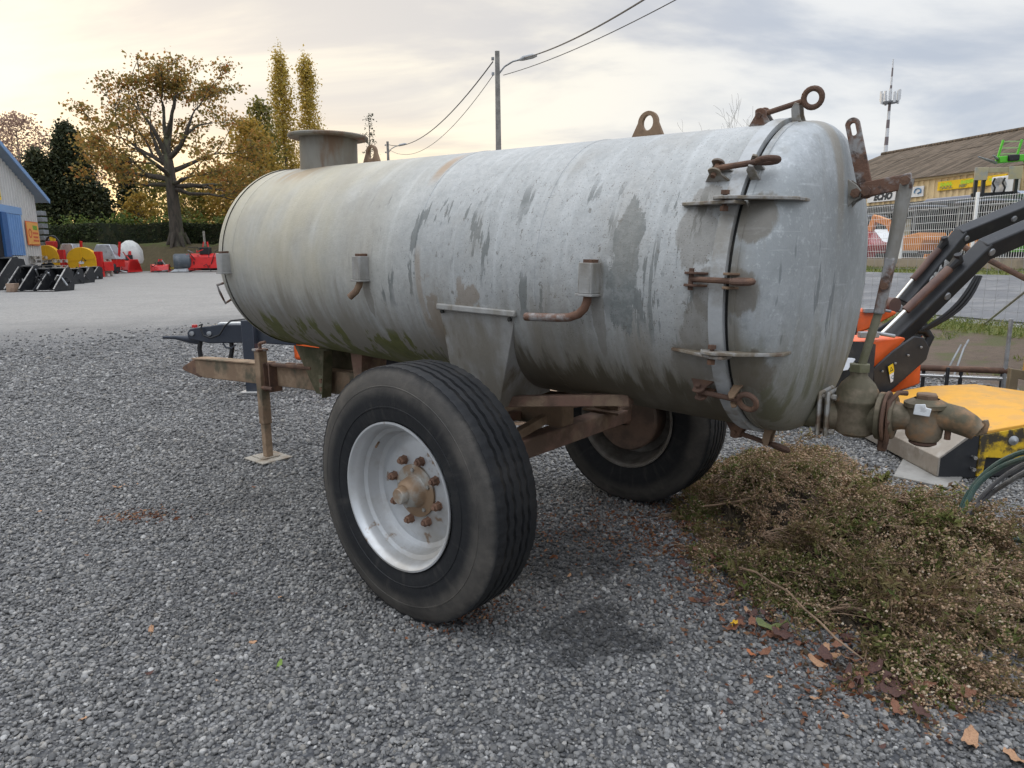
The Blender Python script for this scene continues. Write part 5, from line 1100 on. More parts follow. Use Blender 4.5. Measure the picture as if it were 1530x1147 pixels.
# ------------------------------------------------------------------ two boom mowers
M_MORG = worn('mower_orange', (.80, .13, .025), (.60, .12, .045), 4, .48, .74, .34, 0, .05, 60, (.30, .16, .10), 9, .62, .74, spec=.5); M_MBLK = worn('mower_black_paint', (.020, .021, .024), (.048, .047, .045), 5, .46, .78, .45, 0, .10, 60, (.085, .075, .065), 9, .62, .76, spec=.45)
M_HOSE = worn('hose_black', (.014, .014, .015), None, 8, rough=.5); M_CHROME = worn('chrome_rod', (.65, .63, .60), None, 8, rough=.18, metal=.9, bump=0); M_COPP = worn('cylinder_brown', (.10, .055, .045), (.14, .08, .06), 5, rough=.45)
M_STY = worn('sticker_yellow', (.78, .55, .02), None, 3, rough=.4); M_STW = worn('sticker_white', (.75, .75, .75), None, 3, rough=.4); M_RUB = worn('rubber_skirt', (.020, .020, .021), (.045, .04, .036), 5, rough=.7)
def boom_mower(Y, plate, under, top, back, arm, label, stickers, ext=(-1.15, .62, 0), aw=.125, ah=.165):
    base = at(plate[0][0], 600, Y); base.z = 0; t = empty('boom_mower', base, label, 'mower', 'boom mowers behind the tanker'); lo = lambda p: Vector(p) - base
    pp = [at(x, y, Y) for x, y in plate]; nrm = Vector((.42, -.9, 0)).normalized(); E = Vector(ext)
    b = MB(); b.prism([lo(p) for p in pp], nrm*-.02); pl = b.build('side_plate', M_MBLK, t, bevel=.012)
    body = [at(x, y, Y+.03) for x, y in top]
    b = MB(); b.prism([lo(p) + Vector((0, .03, 0)) for p in body], E); b.build('hood', M_MORG, t, bevel=.03)
    b = MB(); b.prism([lo(at(x, y, Y+.05)) for x, y in under], E*.95); b.build('rotor_case', M_MORG, t, bevel=.015)
    b = MB(); f0 = lo(at(top[-1][0], top[-1][1], Y)) ; f1 = Vector((f0.x-.05, f0.y-.10, -.0+float(gz(base.x, base.y)))); b.prism([f0, f0 + Vector((.05, 0, -.02)), Vector((f1.x+.05, f1.y, .02)), Vector((f1.x-.02, f1.y, .02))], E*.96); b.build('front_skirt', M_RUB, t)
    b = MB(); fz0 = lo(at(back[0][0], back[0][1], Y-.05)); b.prism([fz0, lo(at(back[1][0], back[1][1], Y-.05)), lo(at(back[2][0], back[2][1], Y-.12)), lo(at(back[3][0], back[3][1], Y-.12))], E*.9); b.build('front_flap', worn('flap_grey', (.45, .46, .48), None, 4), t, bevel=.01)
    for sg_ in (0,):
        b = MB(); c = lo(at(plate[2][0]-30, 596, Y+.15)); c.z = .09; b.tube([c, c+E*.95], .09, 16); b.build('ground_roller', M_GREYM, t)
    b = MB(); c = lo(pp[len(pp)//2]); c.z = (float(gz(base.x, base.y)))+.12; b.prism([Vector((c.x-.35, c.y+.1, 0)), Vector((c.x-.05, c.y+.1, 0)), lo(pp[-2])+Vector((.02, .1, 0)), lo(pp[0])+Vector((.02, .1, 0))], E*.94); b.build('rotor_guard', M_RUB, t)
    A = [lo(at(x, y, Y+.25)) for x, y in arm]
    for k, (a_, c_) in enumerate(zip(A, A[1:])):
        b = MB(); d = (c_-a_).normalized(); b.beam(a_-d*(.0 if k == 0 else .03), c_+d*.03, aw, ah*(1 if k == 0 else 1.02), up=(-.1, -.45, .9)); b.build('boom_arm', M_MBLK, t, bevel=.014)
    for p_ in (A[0].lerp(A[1], .06), A[1], A[0].lerp(A[1], .55), A[1].lerp(A[2], .35)):
        b = MB(); b.lathe([(-aw*.62, 0), (-aw*.62, .028), (-aw*.5, .034), (aw*.5, .034), (aw*.62, .028), (aw*.62, 0)], p_, (.3, -1, -.45), 14); b.build('pivot_pin', M_GREYM, t, smooth=30)
    for q in range(4):
        c = lo(pp[0]).lerp(lo(pp[3]), .12+.25*q) + Vector((0.02, 0, -.045)) - nrm*-.012; b = MB(); b.lathe([(0, .010), (.010, .010), (.012, 0)], c, nrm, 6); b.build('bolt', M_GREYM, pl, smooth=25)
    c = lo(at(top[1][0]-14, top[1][1]+6, Y)); b = MB(); b.box(c+Vector((-.25, .05, .06)), (.16, .06, .05)); b.tube([c+Vector((-.17, .05, .07)), c+Vector((-.05, .0, .05))], .016, 8); b.build('latch', M_GREYM, t, bevel=.006)
    b = MB(); e_ = A[-1]; b.beam(e_, (e_.x+.1, e_.y, 0.0), .2, .2, up=(1, 0, 0)); b.build('boom_mast', M_MBLK, t, bevel=.02)
    # hydraulic cylinder along the arm, with rod and knuckle
    d = (A[1]-A[0]).normalized(); n_ = Vector((-.75, -.35, .45)).normalized(); c0_ = A[0].lerp(A[1], .28) + n_*.155; c1_x = A[0].lerp(A[1], .72) + n_*.14; r0_ = A[0].lerp(A[1], -.10) + n_*.16
    b = MB(); b.tube([c0_, c1_x], .036, 12); b.build('ram_cylinder', M_COPP, t)
    b = MB(); b.tube([r0_, c0_], .018, 10); b.build('ram_rod', M_CHROME, t)
    b = MB(); b.tube([c1_x, c1_x+d*.1, c1_x+d*.13+n_*.05], [.028, .045, .03], 10); b.build('ram_head', M_HOSE, t)
    b = MB(); b.lathe([(-.05, 0), (-.05, .085), (.05, .085), (.05, 0)], r0_, (.3, -1, 0), 20); b.build('knuckle', M_COPP, t, smooth=30)
    b = MB(); b.beam(r0_+Vector((-.05, 0, -.04)), r0_+Vector((.20, .05, -.05)), .06, .06); b.build('link', M_GREYM, t, bevel=.012)
    for q in range(3):
        o1 = A[0].lerp(A[1], .25) + Vector((.03+.02*q, -.10, -.06)); o2 = A[0].lerp(A[1], .80)+Vector((.03+.02*q, -.10, -.06)); b = MB()
        b.tube([o1.lerp(o2, s)+Vector(((.02+.015*q)*math.sin(math.pi*s), -.04*math.sin(math.pi*s), -.03*math.sin(math.pi*s))) for s in np.linspace(0, 1, 10)], .013, 8); b.build('hose', M_HOSE, t)
    b = MB(); o1 = A[0]+Vector((.10, 0, -.10)); b.tube([o1+Vector((.0, 0, -.0)), o1+Vector((.12, 0, .03)), o1+Vector((.22, .01, .08)), o1+Vector((.26, .02, .16)), o1+Vector((.22, .03, .22)), o1+Vector((.14, .03, .22))], .040, 12); b.build('elbow_hose', M_HOSE, t)
    for (x, y, w_, h_, rt) in stickers:
        c = lo(at(x, y, Y)) + nrm*.008; ux = Vector((.9, .42, 0)); uz = Vector((0, 0, 1)); a_ = ux*math.cos(rt)+uz*math.sin(rt); v_ = -ux*math.sin(rt)+uz*math.cos(rt); M4 = Matrix.Identity(4); M4.col[0][:3] = a_; M4.col[1][:3] = v_; M4.col[2][:3] = nrm
        b = MB(); b.prism([c-a_*w_/2, c+a_*w_/2, c+a_*w_/2+v_*h_/2, c-a_*w_/2+v_*h_/2], nrm*.003); b.build('warning_sticker', M_STY, pl)
        b = MB(); b.prism([c-a_*w_/2-v_*h_/2, c+a_*w_/2-v_*h_/2, c+a_*w_/2-v_*.001, c-a_*w_/2-v_*.001], nrm*.003); b.build('warning_sticker', M_STW, pl)
        cc = c+v_*h_*.25+nrm*.003; tri = [cc+v_*h_*.16, cc-v_*h_*.12-a_*w_*.32, cc-v_*h_*.12+a_*w_*.32]; tr2 = [cc+(p-cc)*.55 for p in tri]; b = MB(); b.ring_plate(tri, tr2, nrm*.001); b.build('warning_triangle', M_BLK, pl)
        cc = c-v_*h_*.25+nrm*.003; b = MB(); b.ring_plate([cc+a_*w_*.28*math.cos(q)+v_*w_*.28*math.sin(q) for q in np.linspace(0, 5.6, 9)], [cc+a_*w_*.18*math.cos(q)+v_*w_*.18*math.sin(q) for q in np.linspace(0, 5.6, 9)], nrm*.001); b.build('warning_mark', MATS['sign_blue'], pl)
    return t, A, lo
mwA = boom_mower(5.7, [(1304, 552), (1335, 524), (1366, 502), (1381, 504), (1390, 520), (1385, 537), (1350, 568), (1320, 594), (1308, 606)], [(1377, 540), (1376, 574), (1330, 590), (1322, 575)], [(1350, 503), (1360, 505), (1314, 553), (1304, 568), (1274, 552), (1278, 528), (1300, 511)], [(1262, 534), (1281, 535), (1268, 553), (1250, 556)],
    [(1328, 515), (1472, 372), (1640, 300)], 'nearer orange boom mower with black side plate beside the outlet valve', [(1331, 557, .062, .15, .35)])
mwB = boom_mower(7.5, [(1285, 510), (1310, 492), (1350, 466), (1366, 468), (1385, 480), (1390, 495), (1350, 520), (1310, 545), (1290, 540)], [(1380, 495), (1378, 520), (1340, 535), (1330, 520)], [(1326, 461), (1352, 466), (1300, 494), (1283, 500), (1262, 488), (1276, 462)], [(1262, 476), (1276, 476), (1272, 490), (1262, 492)],
    [(1352, 455), (1436, 352), (1640, 268)], 'farther orange boom mower with black lettered boom, behind the first', [(1339, 483, .07, .11, .3)], aw=.14, ah=.18)
# white lettering along the farther boom
tB, AB, loB = mwB; d = (AB[1]-AB[0]).normalized(); side = d.cross(Vector((-.1, -.45, .9))).normalized(); side = side if side.y < 0 else -side
upv = side.cross(d); 
if upv.z < 0: upv = -upv
M4 = Matrix.Identity(4); M4.col[0][:3] = d; M4.col[1][:3] = upv; M4.col[2][:3] = d.cross(upv); M4.col[3][:3] = AB[0].lerp(AB[1], .50) + d.cross(upv)*(.073 if d.cross(upv).y < 0 else -.073)
text('SMA', .17, 'lettering', M_STW, tB, M4, .002, bold=.006, shear=.2)

# ------------------------------------------------------------------ yellow flail head
M_YEL = worn('worn_yellow_paint', (.72, .36, .045), (.62, .33, .08), 5, .42, .60, .55, 0, .2, 60, (.34, .24, .15), 4.0, .60, .68); M_YEL2 = worn('greasy_yellow_paint', (.66, .42, .02), (.05, .04, .025), 9, .42, .58, .5, 0, .2, 60)
M_STEELP = worn('scuffed_grey_plate', (.30, .27, .235), (.22, .19, .16), 5, .45, .62, .5, .3, .15, 60, (.38, .36, .33), 8)
yo = Vector((3.0, 4.35, 0)); yf = empty('flail_head', yo, 'yellow topped flail mower head with grey sloping front, lying on gravel', 'mower', rotz=-.04)
YL = 1.25
b = MB(); b.prism([(-.02, 0, .315), (.0, 0, .325), (.40, 0, .40), (.78, 0, .415), (1.35, 0, .33), (1.35, 0, .305), (.78, 0, .39), (.40, 0, .375), (.0, 0, .30)], (-.02, YL, 0)); b.build('top_cover', M_YEL, yf, bevel=.006)
b = MB(); b.prism([(-.02, .0, .314), (-.20, .0, .155), (-.195, .0, .145), (-.01, .0, .296)], (-.02, YL, 0)); b.build('front_slope', M_STEELP, yf, bevel=.003)
b = MB(); b.prism([(-.20, .0, .155), (-.205, .0, .03), (-.19, .0, .03), (-.188, .0, .148)], (-.02, YL, 0)); b.build('front_lip', M_STEELP, yf, bevel=.003)
b = MB(); b.prism([(-.012, .004, .30), (-.195, .004, .145), (-.19, .004, .02), (.05, .004, .02), (.05, .004, .30)], (0, .02, 0)); sp3 = b.build('side_plate', M_MBLK, yf, bevel=.003)
for z in (.085, .165):
    b = MB(); b.lathe([(-.03, 0), (-.03, .013), (-.012, .013), (-.012, .008), (.01, .008)], (.015, -.005, z), (0, 1, 0), 8); b.build('bolt', M_CHROME, sp3, smooth=25)
b = MB(); b.prism([(.05, -.004, .03), (.05, -.004, .31), (.42, -.004, .385), (.80, -.004, .40), (1.3, -.004, .32), (1.3, -.004, .23), (.72, -.004, .235), (.62, -.004, .19), (.30, -.004, .15), (.10, -.004, .16), (.09, -.004, .03)], (0, .02, 0)); b.build('side_panel', M_YEL2, yf, bevel=.004)
b = MB(); b.prism([(.10, .03, .02), (1.3, .03, .02), (1.3, .03, .15), (.10, .03, .15)], (0, .02, 0)); b.build('lower_plate', M_MBLK, yf, bevel=.004)
b = MB(); b.lathe([(-.02, 0), (-.02, .03), (.0, .032), (.02, .0)], (.26, -.006, .275), (0, -1, 0), 14); b.build('grease_cap', M_GREYM, yf)
b = MB(); b.lathe([(-.06, 0), (-.06, .10), (-.03, .125), (.03, .125), (.05, .10), (.06, .03)], (.30, .10, .17), (0, -1, 0), 28); b.build('drive_pulley', M_BLK, yf)
for x, z in ((.52, .20), (.60, .175)):
    b = MB(); b.lathe([(-.05, 0), (-.05, .05), (.02, .06), (.03, .03), (.03, 0)], (x, .05, z), (0, -1, 0), 16); b.build('bearing', M_GREYM, yf)
b = MB(); b.tube([(.05, .3, .13), (1.25, .3, .13)], .10, 20); b.build('rotor', M_BLK, yf)
b = MB(); b.prism([(-.15, YL-.04, .02), (1.2, YL-.04, .02), (1.2, YL-.04, .3), (.0, YL-.04, .29)], (0, .02, 0)); b.build('side_plate', M_MBLK, yf)

# grey board on the ground
q = [gr(1350, 688), gr(1447, 704), gr(1425, 736), gr(1334, 716)]; b = MB(); c = sum(q, Vector())/4
b.prism([p - c + Vector((0, 0, .008)) for p in q], (0, 0, .018)); tag(b.build('flat_board', worn('weathered_board', (.27, .26, .24), (.20, .19, .175), 4, .42, .62, .9, 0, .4, 60), bevel=.005, loc=c), 'weathered grey board lying flat in front of the flail head', 'board')
# long pipes and rods lying behind
pz = .18
for k, (y0, y1, mt, r, lb) in enumerate(((549, 554, M_RUST, .032, 'dark rusty long pipe laid behind the flail head'), (560, 566, M_CHROME, .020, 'bright steel rod laid below the rusty pipe'))):
    b = MB(); p0, p1 = at(1372, y0, 7.0), at(1505, y1, 6.7); b.tube([p0, p1], r, 12); tag(b.build('long_pipe', mt), lb, 'pipe')
for px in (1416, 1436, 1380, 1498):
    p = at(px, 556, 6.85 if px > 1400 else 7.0); b = MB(); b.box((0, 0, p.z/2), (.03, .03, p.z+.10)); tag(b.build('pipe_stand', M_BLK, loc=(p.x, p.y, 0), bevel=.008), {1416: 'black clamp stand under the pipes, left of its twin', 1436: 'black clamp stand under the pipes, right of its twin', 1380: 'black stand under the pipes beside the orange mower', 1498: 'black stand under the pipes beside the bronze bracket'}[px], 'stand', 'stands under the long pipes')
p = at(1524, 575, 6.4); fr = empty('bronze_bracket', (p.x, p.y, 0), 'bronze metal bracket frame with ochre post at the right edge', 'bracket')
z0 = p.z
b = MB(); b.prism([(-.10, 0, z0+.16), (.22, 0, z0+.10), (.22, 0, z0-.0), (-.02, 0, z0+.06), (-.02, 0, -.0), (-.10, 0, 0)], (0, .05, 0)); b.build('bracket_arm', worn('bronze_paint', (.20, .15, .09), (.26, .2, .12), 5), fr, bevel=.006)
b = MB(); b.beam((.075, .02, z0+.1), (.10, .02, z0+.62), .07, .07, up=(1, 0, 0)); b.build('ochre_post', worn('ochre_paint', (.50, .27, .05), (.42, .24, .06), 5), fr, bevel=.008)
b = MB(); b.beam((.06, .3, 0), (.06, .3, z0+.60), .03, .03, up=(1, 0, 0)); b.build('grey_post', M_GREYM, fr, bevel=.006)
for k, (pts, lb) in enumerate(((((1425, 562), (1440, 520), (1447, 508)), 'thin bent steel prop standing behind the pipes'), (((1412, 560), (1425, 535), (1436, 515)), 'second thin steel prop leaning behind the pipes'))):
    b = MB(); b.tube([at(x, y, 7.2+.1*i) for i, (x, y) in enumerate(pts)], .010, 8); tag(b.build('steel_prop', M_GREYM), lb, 'prop')

# green-blue and grey cables looping into the frame
M_CABG = worn('teal_cable', (.07, .13, .115), (.11, .15, .13), 9, rough=.55); M_CABK = worn('grey_cable', (.12, .12, .125), (.2, .2, .2), 9, rough=.55)
def cable(pts, mt, lb, r=.011):
    P_ = [at(x, y, Y) for x, y, Y in pts]; out = []
    for i in range(len(P_)-1):
        a, b_, c, d_ = P_[max(i-1, 0)], P_[i], P_[i+1], P_[min(i+2, len(P_)-1)]
        for s in np.linspace(0, 1, 9)[:-1]: out.append(.5*((2*b_)+(c-a)*s+(2*a-5*b_+4*c-d_)*s*s+(3*b_-a-3*c+d_)*s**3))
    out.append(P_[-1]); b = MB(); b.tube(out, r, 8); tag(b.build('cable', mt), lb, 'cable', 'cables looping in at the right edge')
cable([(1428, 803, 2.95), (1431, 775, 2.95), (1448, 735, 2.95), (1478, 702, 2.9), (1515, 680, 2.8), (1570, 665, 2.6)], M_CABG, 'upper teal cable arching out of the weed heap')
cable([(1434, 803, 2.92), (1437, 770, 2.92), (1460, 725, 2.92), (1495, 698, 2.85), (1540, 682, 2.7), (1590, 675, 2.5)], M_CABG, 'lower teal cable beside its twin over the weed heap')
cable([(1432, 800, 2.9), (1443, 770, 2.9), (1475, 733, 2.85), (1505, 708, 2.8), (1540, 688, 2.7), (1590, 668, 2.5)], M_CABK, 'dark grey cable crossing below the teal ones', .009)
cable([(1439, 800, 2.88), (1447, 770, 2.88), (1480, 738, 2.85), (1510, 718, 2.75), (1545, 698, 2.65), (1590, 680, 2.5)], M_CABK, 'lowest grey cable crossing the loop', .010)
cable([(1445, 745, 3.0), (1450, 765, 3.0), (1468, 787, 2.95), (1495, 801, 2.85), (1530, 808, 2.7), (1580, 805, 2.55)], M_CABG, 'teal cable curling down along the weeds', .010)

# ------------------------------------------------------------------ charcoal implement drawbar behind the tanker
M_CHAR = worn('charcoal_paint', (.030, .036, .050), (.05, .055, .065), 4, .5, .7, .4, 0, .05, spec=.5)
cY = 7.75; cb_ = at(380, 588, cY); cb_.z = 0; ci_ = empty('implement_drawbar', cb_, 'charcoal painted implement drawbar on a square stand leg, behind the tanker', 'drawbar'); lo = lambda px, py, dy=0.0: at(px, py, cY+dy) - cb_
b = MB(); b.prism([lo(279, 497), lo(283, 491), lo(293, 489), (lo(302, 488)), lo(330, 484), lo(372, 485), lo(430, 490), lo(455, 517), lo(372, 512), lo(312, 513), lo(281, 506)], (0, .16, 0)); b.build('beam', M_CHAR, ci_, bevel=.012)
b = MB(); b.tube([lo(244, 503.5, .08), lo(262, 503.5, .08), lo(284, 506, .08), lo(300, 508, .08)], [.018, .026, .05, .055], 12); b.build('tow_pin', M_CHAR, ci_)
b = MB(); zt_ = lo(372, 478).z; b.box((0.02, -.05, zt_/2+.01), (.135, .135, zt_)); b.build('stand_leg', M_CHAR, ci_, bevel=.01)
b = MB(); b.box((0.02, -.05, .014), (.24, .22, .014)); b.build('stand_foot', worn('pale_foot', (.5, .48, .45), None, 4), ci_, bevel=.003)
for px, py in ((287, 498), (313, 498)):
    b = MB(); b.lathe([(-.0, 0), (0, .026), (.018, .026), (.022, 0)], lo(px, py), (0, -1, 0), 16); b.build('pin_head', M_GREYM, ci_)
b = MB(); b.tube([lo(298, 486, -.02), lo(302, 484, -.03), lo(300, 492, -.04), lo(304, 501, -.05), lo(315, 505, -.05), lo(328, 500, -.05), lo(336, 487, -.05), lo(345, 479, -.04), lo(365, 477, -.03), lo(385, 478, -.03)], .010, 8); b.build('cable', M_HOSE, ci_)
for px in (300, 345):
    sgn = 1 if px < 320 else -1; b = MB(); b.tube([lo(px, 508, .05), lo(px-2*sgn, 520, .05), lo(px, 533, .05), lo(px+5*sgn, 545, .05), lo(px+8*sgn, 558, .05)], .026, 10); b.build('hanging_hose', M_HOSE, ci_)
b = MB(); b.tube([lo(333, 513, .02), lo(338, 519, .02), lo(346, 520, .02), lo(352, 515, .02)], .010, 8); b.build('hook', M_CHAR, ci_)
b = MB(); b.lathe([(0, 0), (0, .03), (.03, .03), (.03, 0)], lo(291, 489, .05), (0, 0, 1), 10); b.build('red_knob', worn('knob_red', (.5, .03, .03), None, 4), ci_)
b = MB(); b.box(lo(348, 483, .08), (.30, .10, .025)); b.build('step_plate', M_TAG, ci_)
b = MB(); p0 = lo(440, 497, .1); b.box((p0.x+.9, p0.y+.5, .55), (1.8, 1.2, .40)); b.build('implement_body', M_MORG, ci_, bevel=.04)
for y in (.1, .9):
    b = MB(); b.lathe([(-.08, 0), (-.08, .26), (-.05, .30), (.05, .30), (.08, .26), (.08, 0)], (p0.x+1.0, p0.y+y, .30), (0, 1, 0), 24); b.build('wheel', M_TYRE, ci_)
# pallet seen under the tank
M_PAL = worn('pallet_wood', (.36, .25, .17), (.26, .18, .12), 4, .42, .62, .85, 0, .3, 30, stretch=(1, 4, 4)); M_PALG = worn('grey_pallet_wood', (.40, .36, .31), (.28, .25, .21), 4, .42, .62, .9, 0, .3, 30, stretch=(1, 4, 4))
board = MB().box((0, 0, 0), (1.2, .10, .022)).build('deck_board', M_PAL, bevel=.003); bl = MB().box((0, 0, 0), (.10, .14, .09)).build('pallet_block', M_PAL, bevel=.003)
board_me, block_me = board.data, bl.data; bpy.data.objects.remove(board); bpy.data.objects.remove(bl)
def pallet(loc, rotz, label, group, sc_=1.0, mat=None, z=0.0, tilt=0.0):
    t = empty('wooden_pallet', Vector(loc)+Vector((0, 0, z)), label, 'pallet', group, rotz); t.scale = (sc_, sc_, sc_); t.rotation_euler = (tilt, 0, rotz)
    for nm, me, ps in (('deck_board', board_me, [(0, y, .133) for y in np.linspace(-.35, .35, 6)] + [(0, y, .011) for y in (-.35, 0, .35)]), ('pallet_block', block_me, [(x, y, .067) for x in (-.55, 0, .55) for y in (-.33, 0, .33)])):
        for p in ps:
            o = bpy.data.objects.new(nm, me); COL.objects.link(o); o.parent = t; o.location = p
            if mat: o.material_slots[0].link = 'OBJECT'; o.material_slots[0].material = mat
    return t
pallet(gr(800, 632)+Vector((0, .35, 0)), .35, 'wooden pallet on the gravel seen under the tank between the wheels', None)

# ------------------------------------------------------------------ machines lined up along the far left of the yard
M_RED = worn('machine_red', (.55, .018, .016), (.42, .015, .015), 4, .5, .7, .35, 0, .04, spec=.5); M_YSAW = worn('saw_guard_yellow', (.72, .40, .015), (.62, .34, .02), 3, .5, .7, .4, 0, .04); M_SILV = worn('silver_hopper', (.40, .42, .45), (.50, .52, .55), 3, .45, .65, .3, .6, .03)
M_EDGE = worn('worn_bucket_edge', (.50, .48, .45), (.30, .28, .26), 8, .45, .6, .5, .3, .1)
def clutter(t, w_, d_, h_, mats, n, name, seed):
    r2 = random.Random(seed)
    for q in range(n):
        p = Vector((r2.uniform(-.5, .5)*w_, r2.uniform(-.6, .1)*d_, r2.uniform(.1, .8)*h_)); e = p + Vector((r2.gauss(0, .22)*w_, r2.gauss(0, .2)*d_, r2.gauss(0, .25)*h_)); e.z = max(.03, e.z); b = MB()
        if q % 3 == 0: b.tube([p, p.lerp(e, .5)+Vector((0, -.05, .15*h_)), e], .022, 6)
        else: b.beam(p, e, .05, .045)
        b.build(name if q % 3 else 'hose', r2.choice(mats) if q % 3 else M_HOSE, t)
def base_at(px, py):
    p = gr(px, py)
    if p.y > 43.5: p = at(px, py, 43.5 - max(0, 402-py)*.45); p.z = float(gz(p.x, p.y))
    return p
def bucket(px, py, wd, h, label, rz=0.0, sil=True):
    p = base_at(px, py); k = p.y/FPX; W_, H_ = wd*k, h*k; t = empty('loader_bucket', p, label, 'bucket', 'black buckets in a row on the yard', rz)
    prof = [(0, 0), (.95, .0), (1.0, .06), (.62, .55), (.30, .95), (.12, 1.0), (-.02, .75), (-.06, .3)]
    for x in (-.5, .5):
        b = MB(); b.prism([(x*W_*.55, -(q-.3)*H_*1.1, z*H_) for q, z in prof], (.03 if x < 0 else -.03, 0, 0)); b.build('side_plate', M_MBLK, t, bevel=.006)
    out = [(-.02, .75), (-.06, .3), (0, 0.0), (.95, 0.0)]; vs = [( -(q-.3)*H_*1.1, z*H_+.02) for q, z in [(.30, .95), (.12, 1.0)] + out]; b = MB()
    for (y0, z0), (y1, z1) in zip(vs, vs[1:]): b.beam((0, y0, z0), (0, y1, z1), W_*.53, .025, up=(0, .3, 1) if abs(y1-y0) > .01 else (0, 1, 0))
    b.build('shell', M_MBLK, t)
    b = MB(); b.beam((-W_*.275, -(.97-.3)*H_*1.1, .03*H_), (W_*.275, -(.97-.3)*H_*1.1, .03*H_), .05, .03); b.build('cutting_edge', M_EDGE, t, bevel=.004)
    if sil:
        for x in (-.25, .25): b = MB(); b.beam((x*W_*1.1, -(.30-.3)*H_*1.1-.02, .97*H_), (x*W_*1.1, -(.98-.3)*H_*1.1-.02, .10*H_), .05, .02); b.build('edge_strip', M_EDGE, t)
    clutter(t, W_*.7, H_*.9, H_*1.05, (M_MBLK, M_MBLK, M_EDGE, M_GREYM), 9, 'strut', px)
    for x in (-.15, .15): b = MB(); b.prism([(x*W_, .3*H_*1.1, .5*H_), (x*W_, .5*H_*1.1, .6*H_), (x*W_, .45*H_*1.1, .95*H_), (x*W_, .2*H_*1.1, .98*H_)], (.03, 0, 0)); b.build('hitch_ear', M_MBLK, t)
for px, py, wd, h, lb, sil in ((90, 434, 52, 33, 'black bucket with bright worn edge, nearest the open yard', True), (66, 434, 50, 32, 'black bucket second from the open yard', False), (44, 434, 48, 36, 'black bucket third from the open yard, beside the brown block', True), (14, 432, 46, 46, 'tall black bucket at the left picture edge with pale rim', True), (112, 424, 34, 22, 'small black coupler frame behind the bright edged bucket', False), (128, 422, 34, 22, 'small black coupler frame second from the white pallet', True), (143, 417, 26, 18, 'small black coupler frame nearest the pale pallets', True)): bucket(px, py, wd, h, lb, rnd.uniform(-.5, -.2), sil)
p = base_at(20, 436); b = MB(); b.box((0, 0, .16), (.32, .30, .32)); tag(b.build('wooden_block', worn('block_wood', (.30, .21, .15), (.20, .13, .09), 4), bevel=.02, loc=p), 'small brown wooden block in front of the black buckets', 'block')
gp_ = 'pallets among the black attachments'
for px, py, sc_, z, rz, lb in ((62, 421, 1.05, .62, -.2, 'pallet carrying black parts above the buckets, lower one'), (62, 421, 1.05, .90, -.15, 'pallet carrying black parts above the buckets, upper one'), (35, 418, 1.0, 1.05, -.2, 'pallet stack top in front of the shed door'), (12, 418, 1.0, 1.05, -.1, 'pallet at the left edge under the shed door'), (118, 414, 1.3, .55, -.1, 'pale pallet on edge behind the coupler frames')):
    pallet(base_at(px, py)+Vector((0, .8, 0)), rz, lb, gp_, sc_, M_PALG, z)
for px, lb in ((152, 'pale wooden crate side standing upright, left one'), (163, 'pale wooden crate side standing upright, right one')):
    p = base_at(px, 412); t = empty('crate_side', p, lb, 'crate', 'pale crate sides by the red tiller', -.5)
    for x in (-.25, .25): b = MB(); b.box((x, 0, .45), (.12, .10, .95)); b.build('crate_post', M_PALG, t, bevel=.006)
    for z in (.25, .75): b = MB(); b.box((0, -.04, z), (.75, .03, .14)); b.build('crate_slat', M_PALG, t, bevel=.004)
for px, py, lb in ((40, 403, 'black rubber wheel part lying on the pallet near the shed'), (58, 402, 'black motor part on the upper pallet'), (66, 401, 'small black gearbox on the upper pallet end')):
    p = base_at(px, 421); k = p.y/FPX; z = at(px, py, p.y+.6).z; t = empty('machine_part', (p.x, p.y+.6, z-.12), lb, 'machine part', 'black parts on the pallets', rnd.uniform(0, 2))
    b = MB(); b.lathe([(-.12, 0), (-.12, .16), (-.06, .20), (.06, .20), (.12, .14), (.12, 0)], (0, 0, .2), (1, .2, 0), 16); b.build('housing', M_BLK, t); b = MB(); b.box((.25, 0, .14), (.28, .22, .26)); b.build('flange_block', M_BLK, t, bevel=.02)
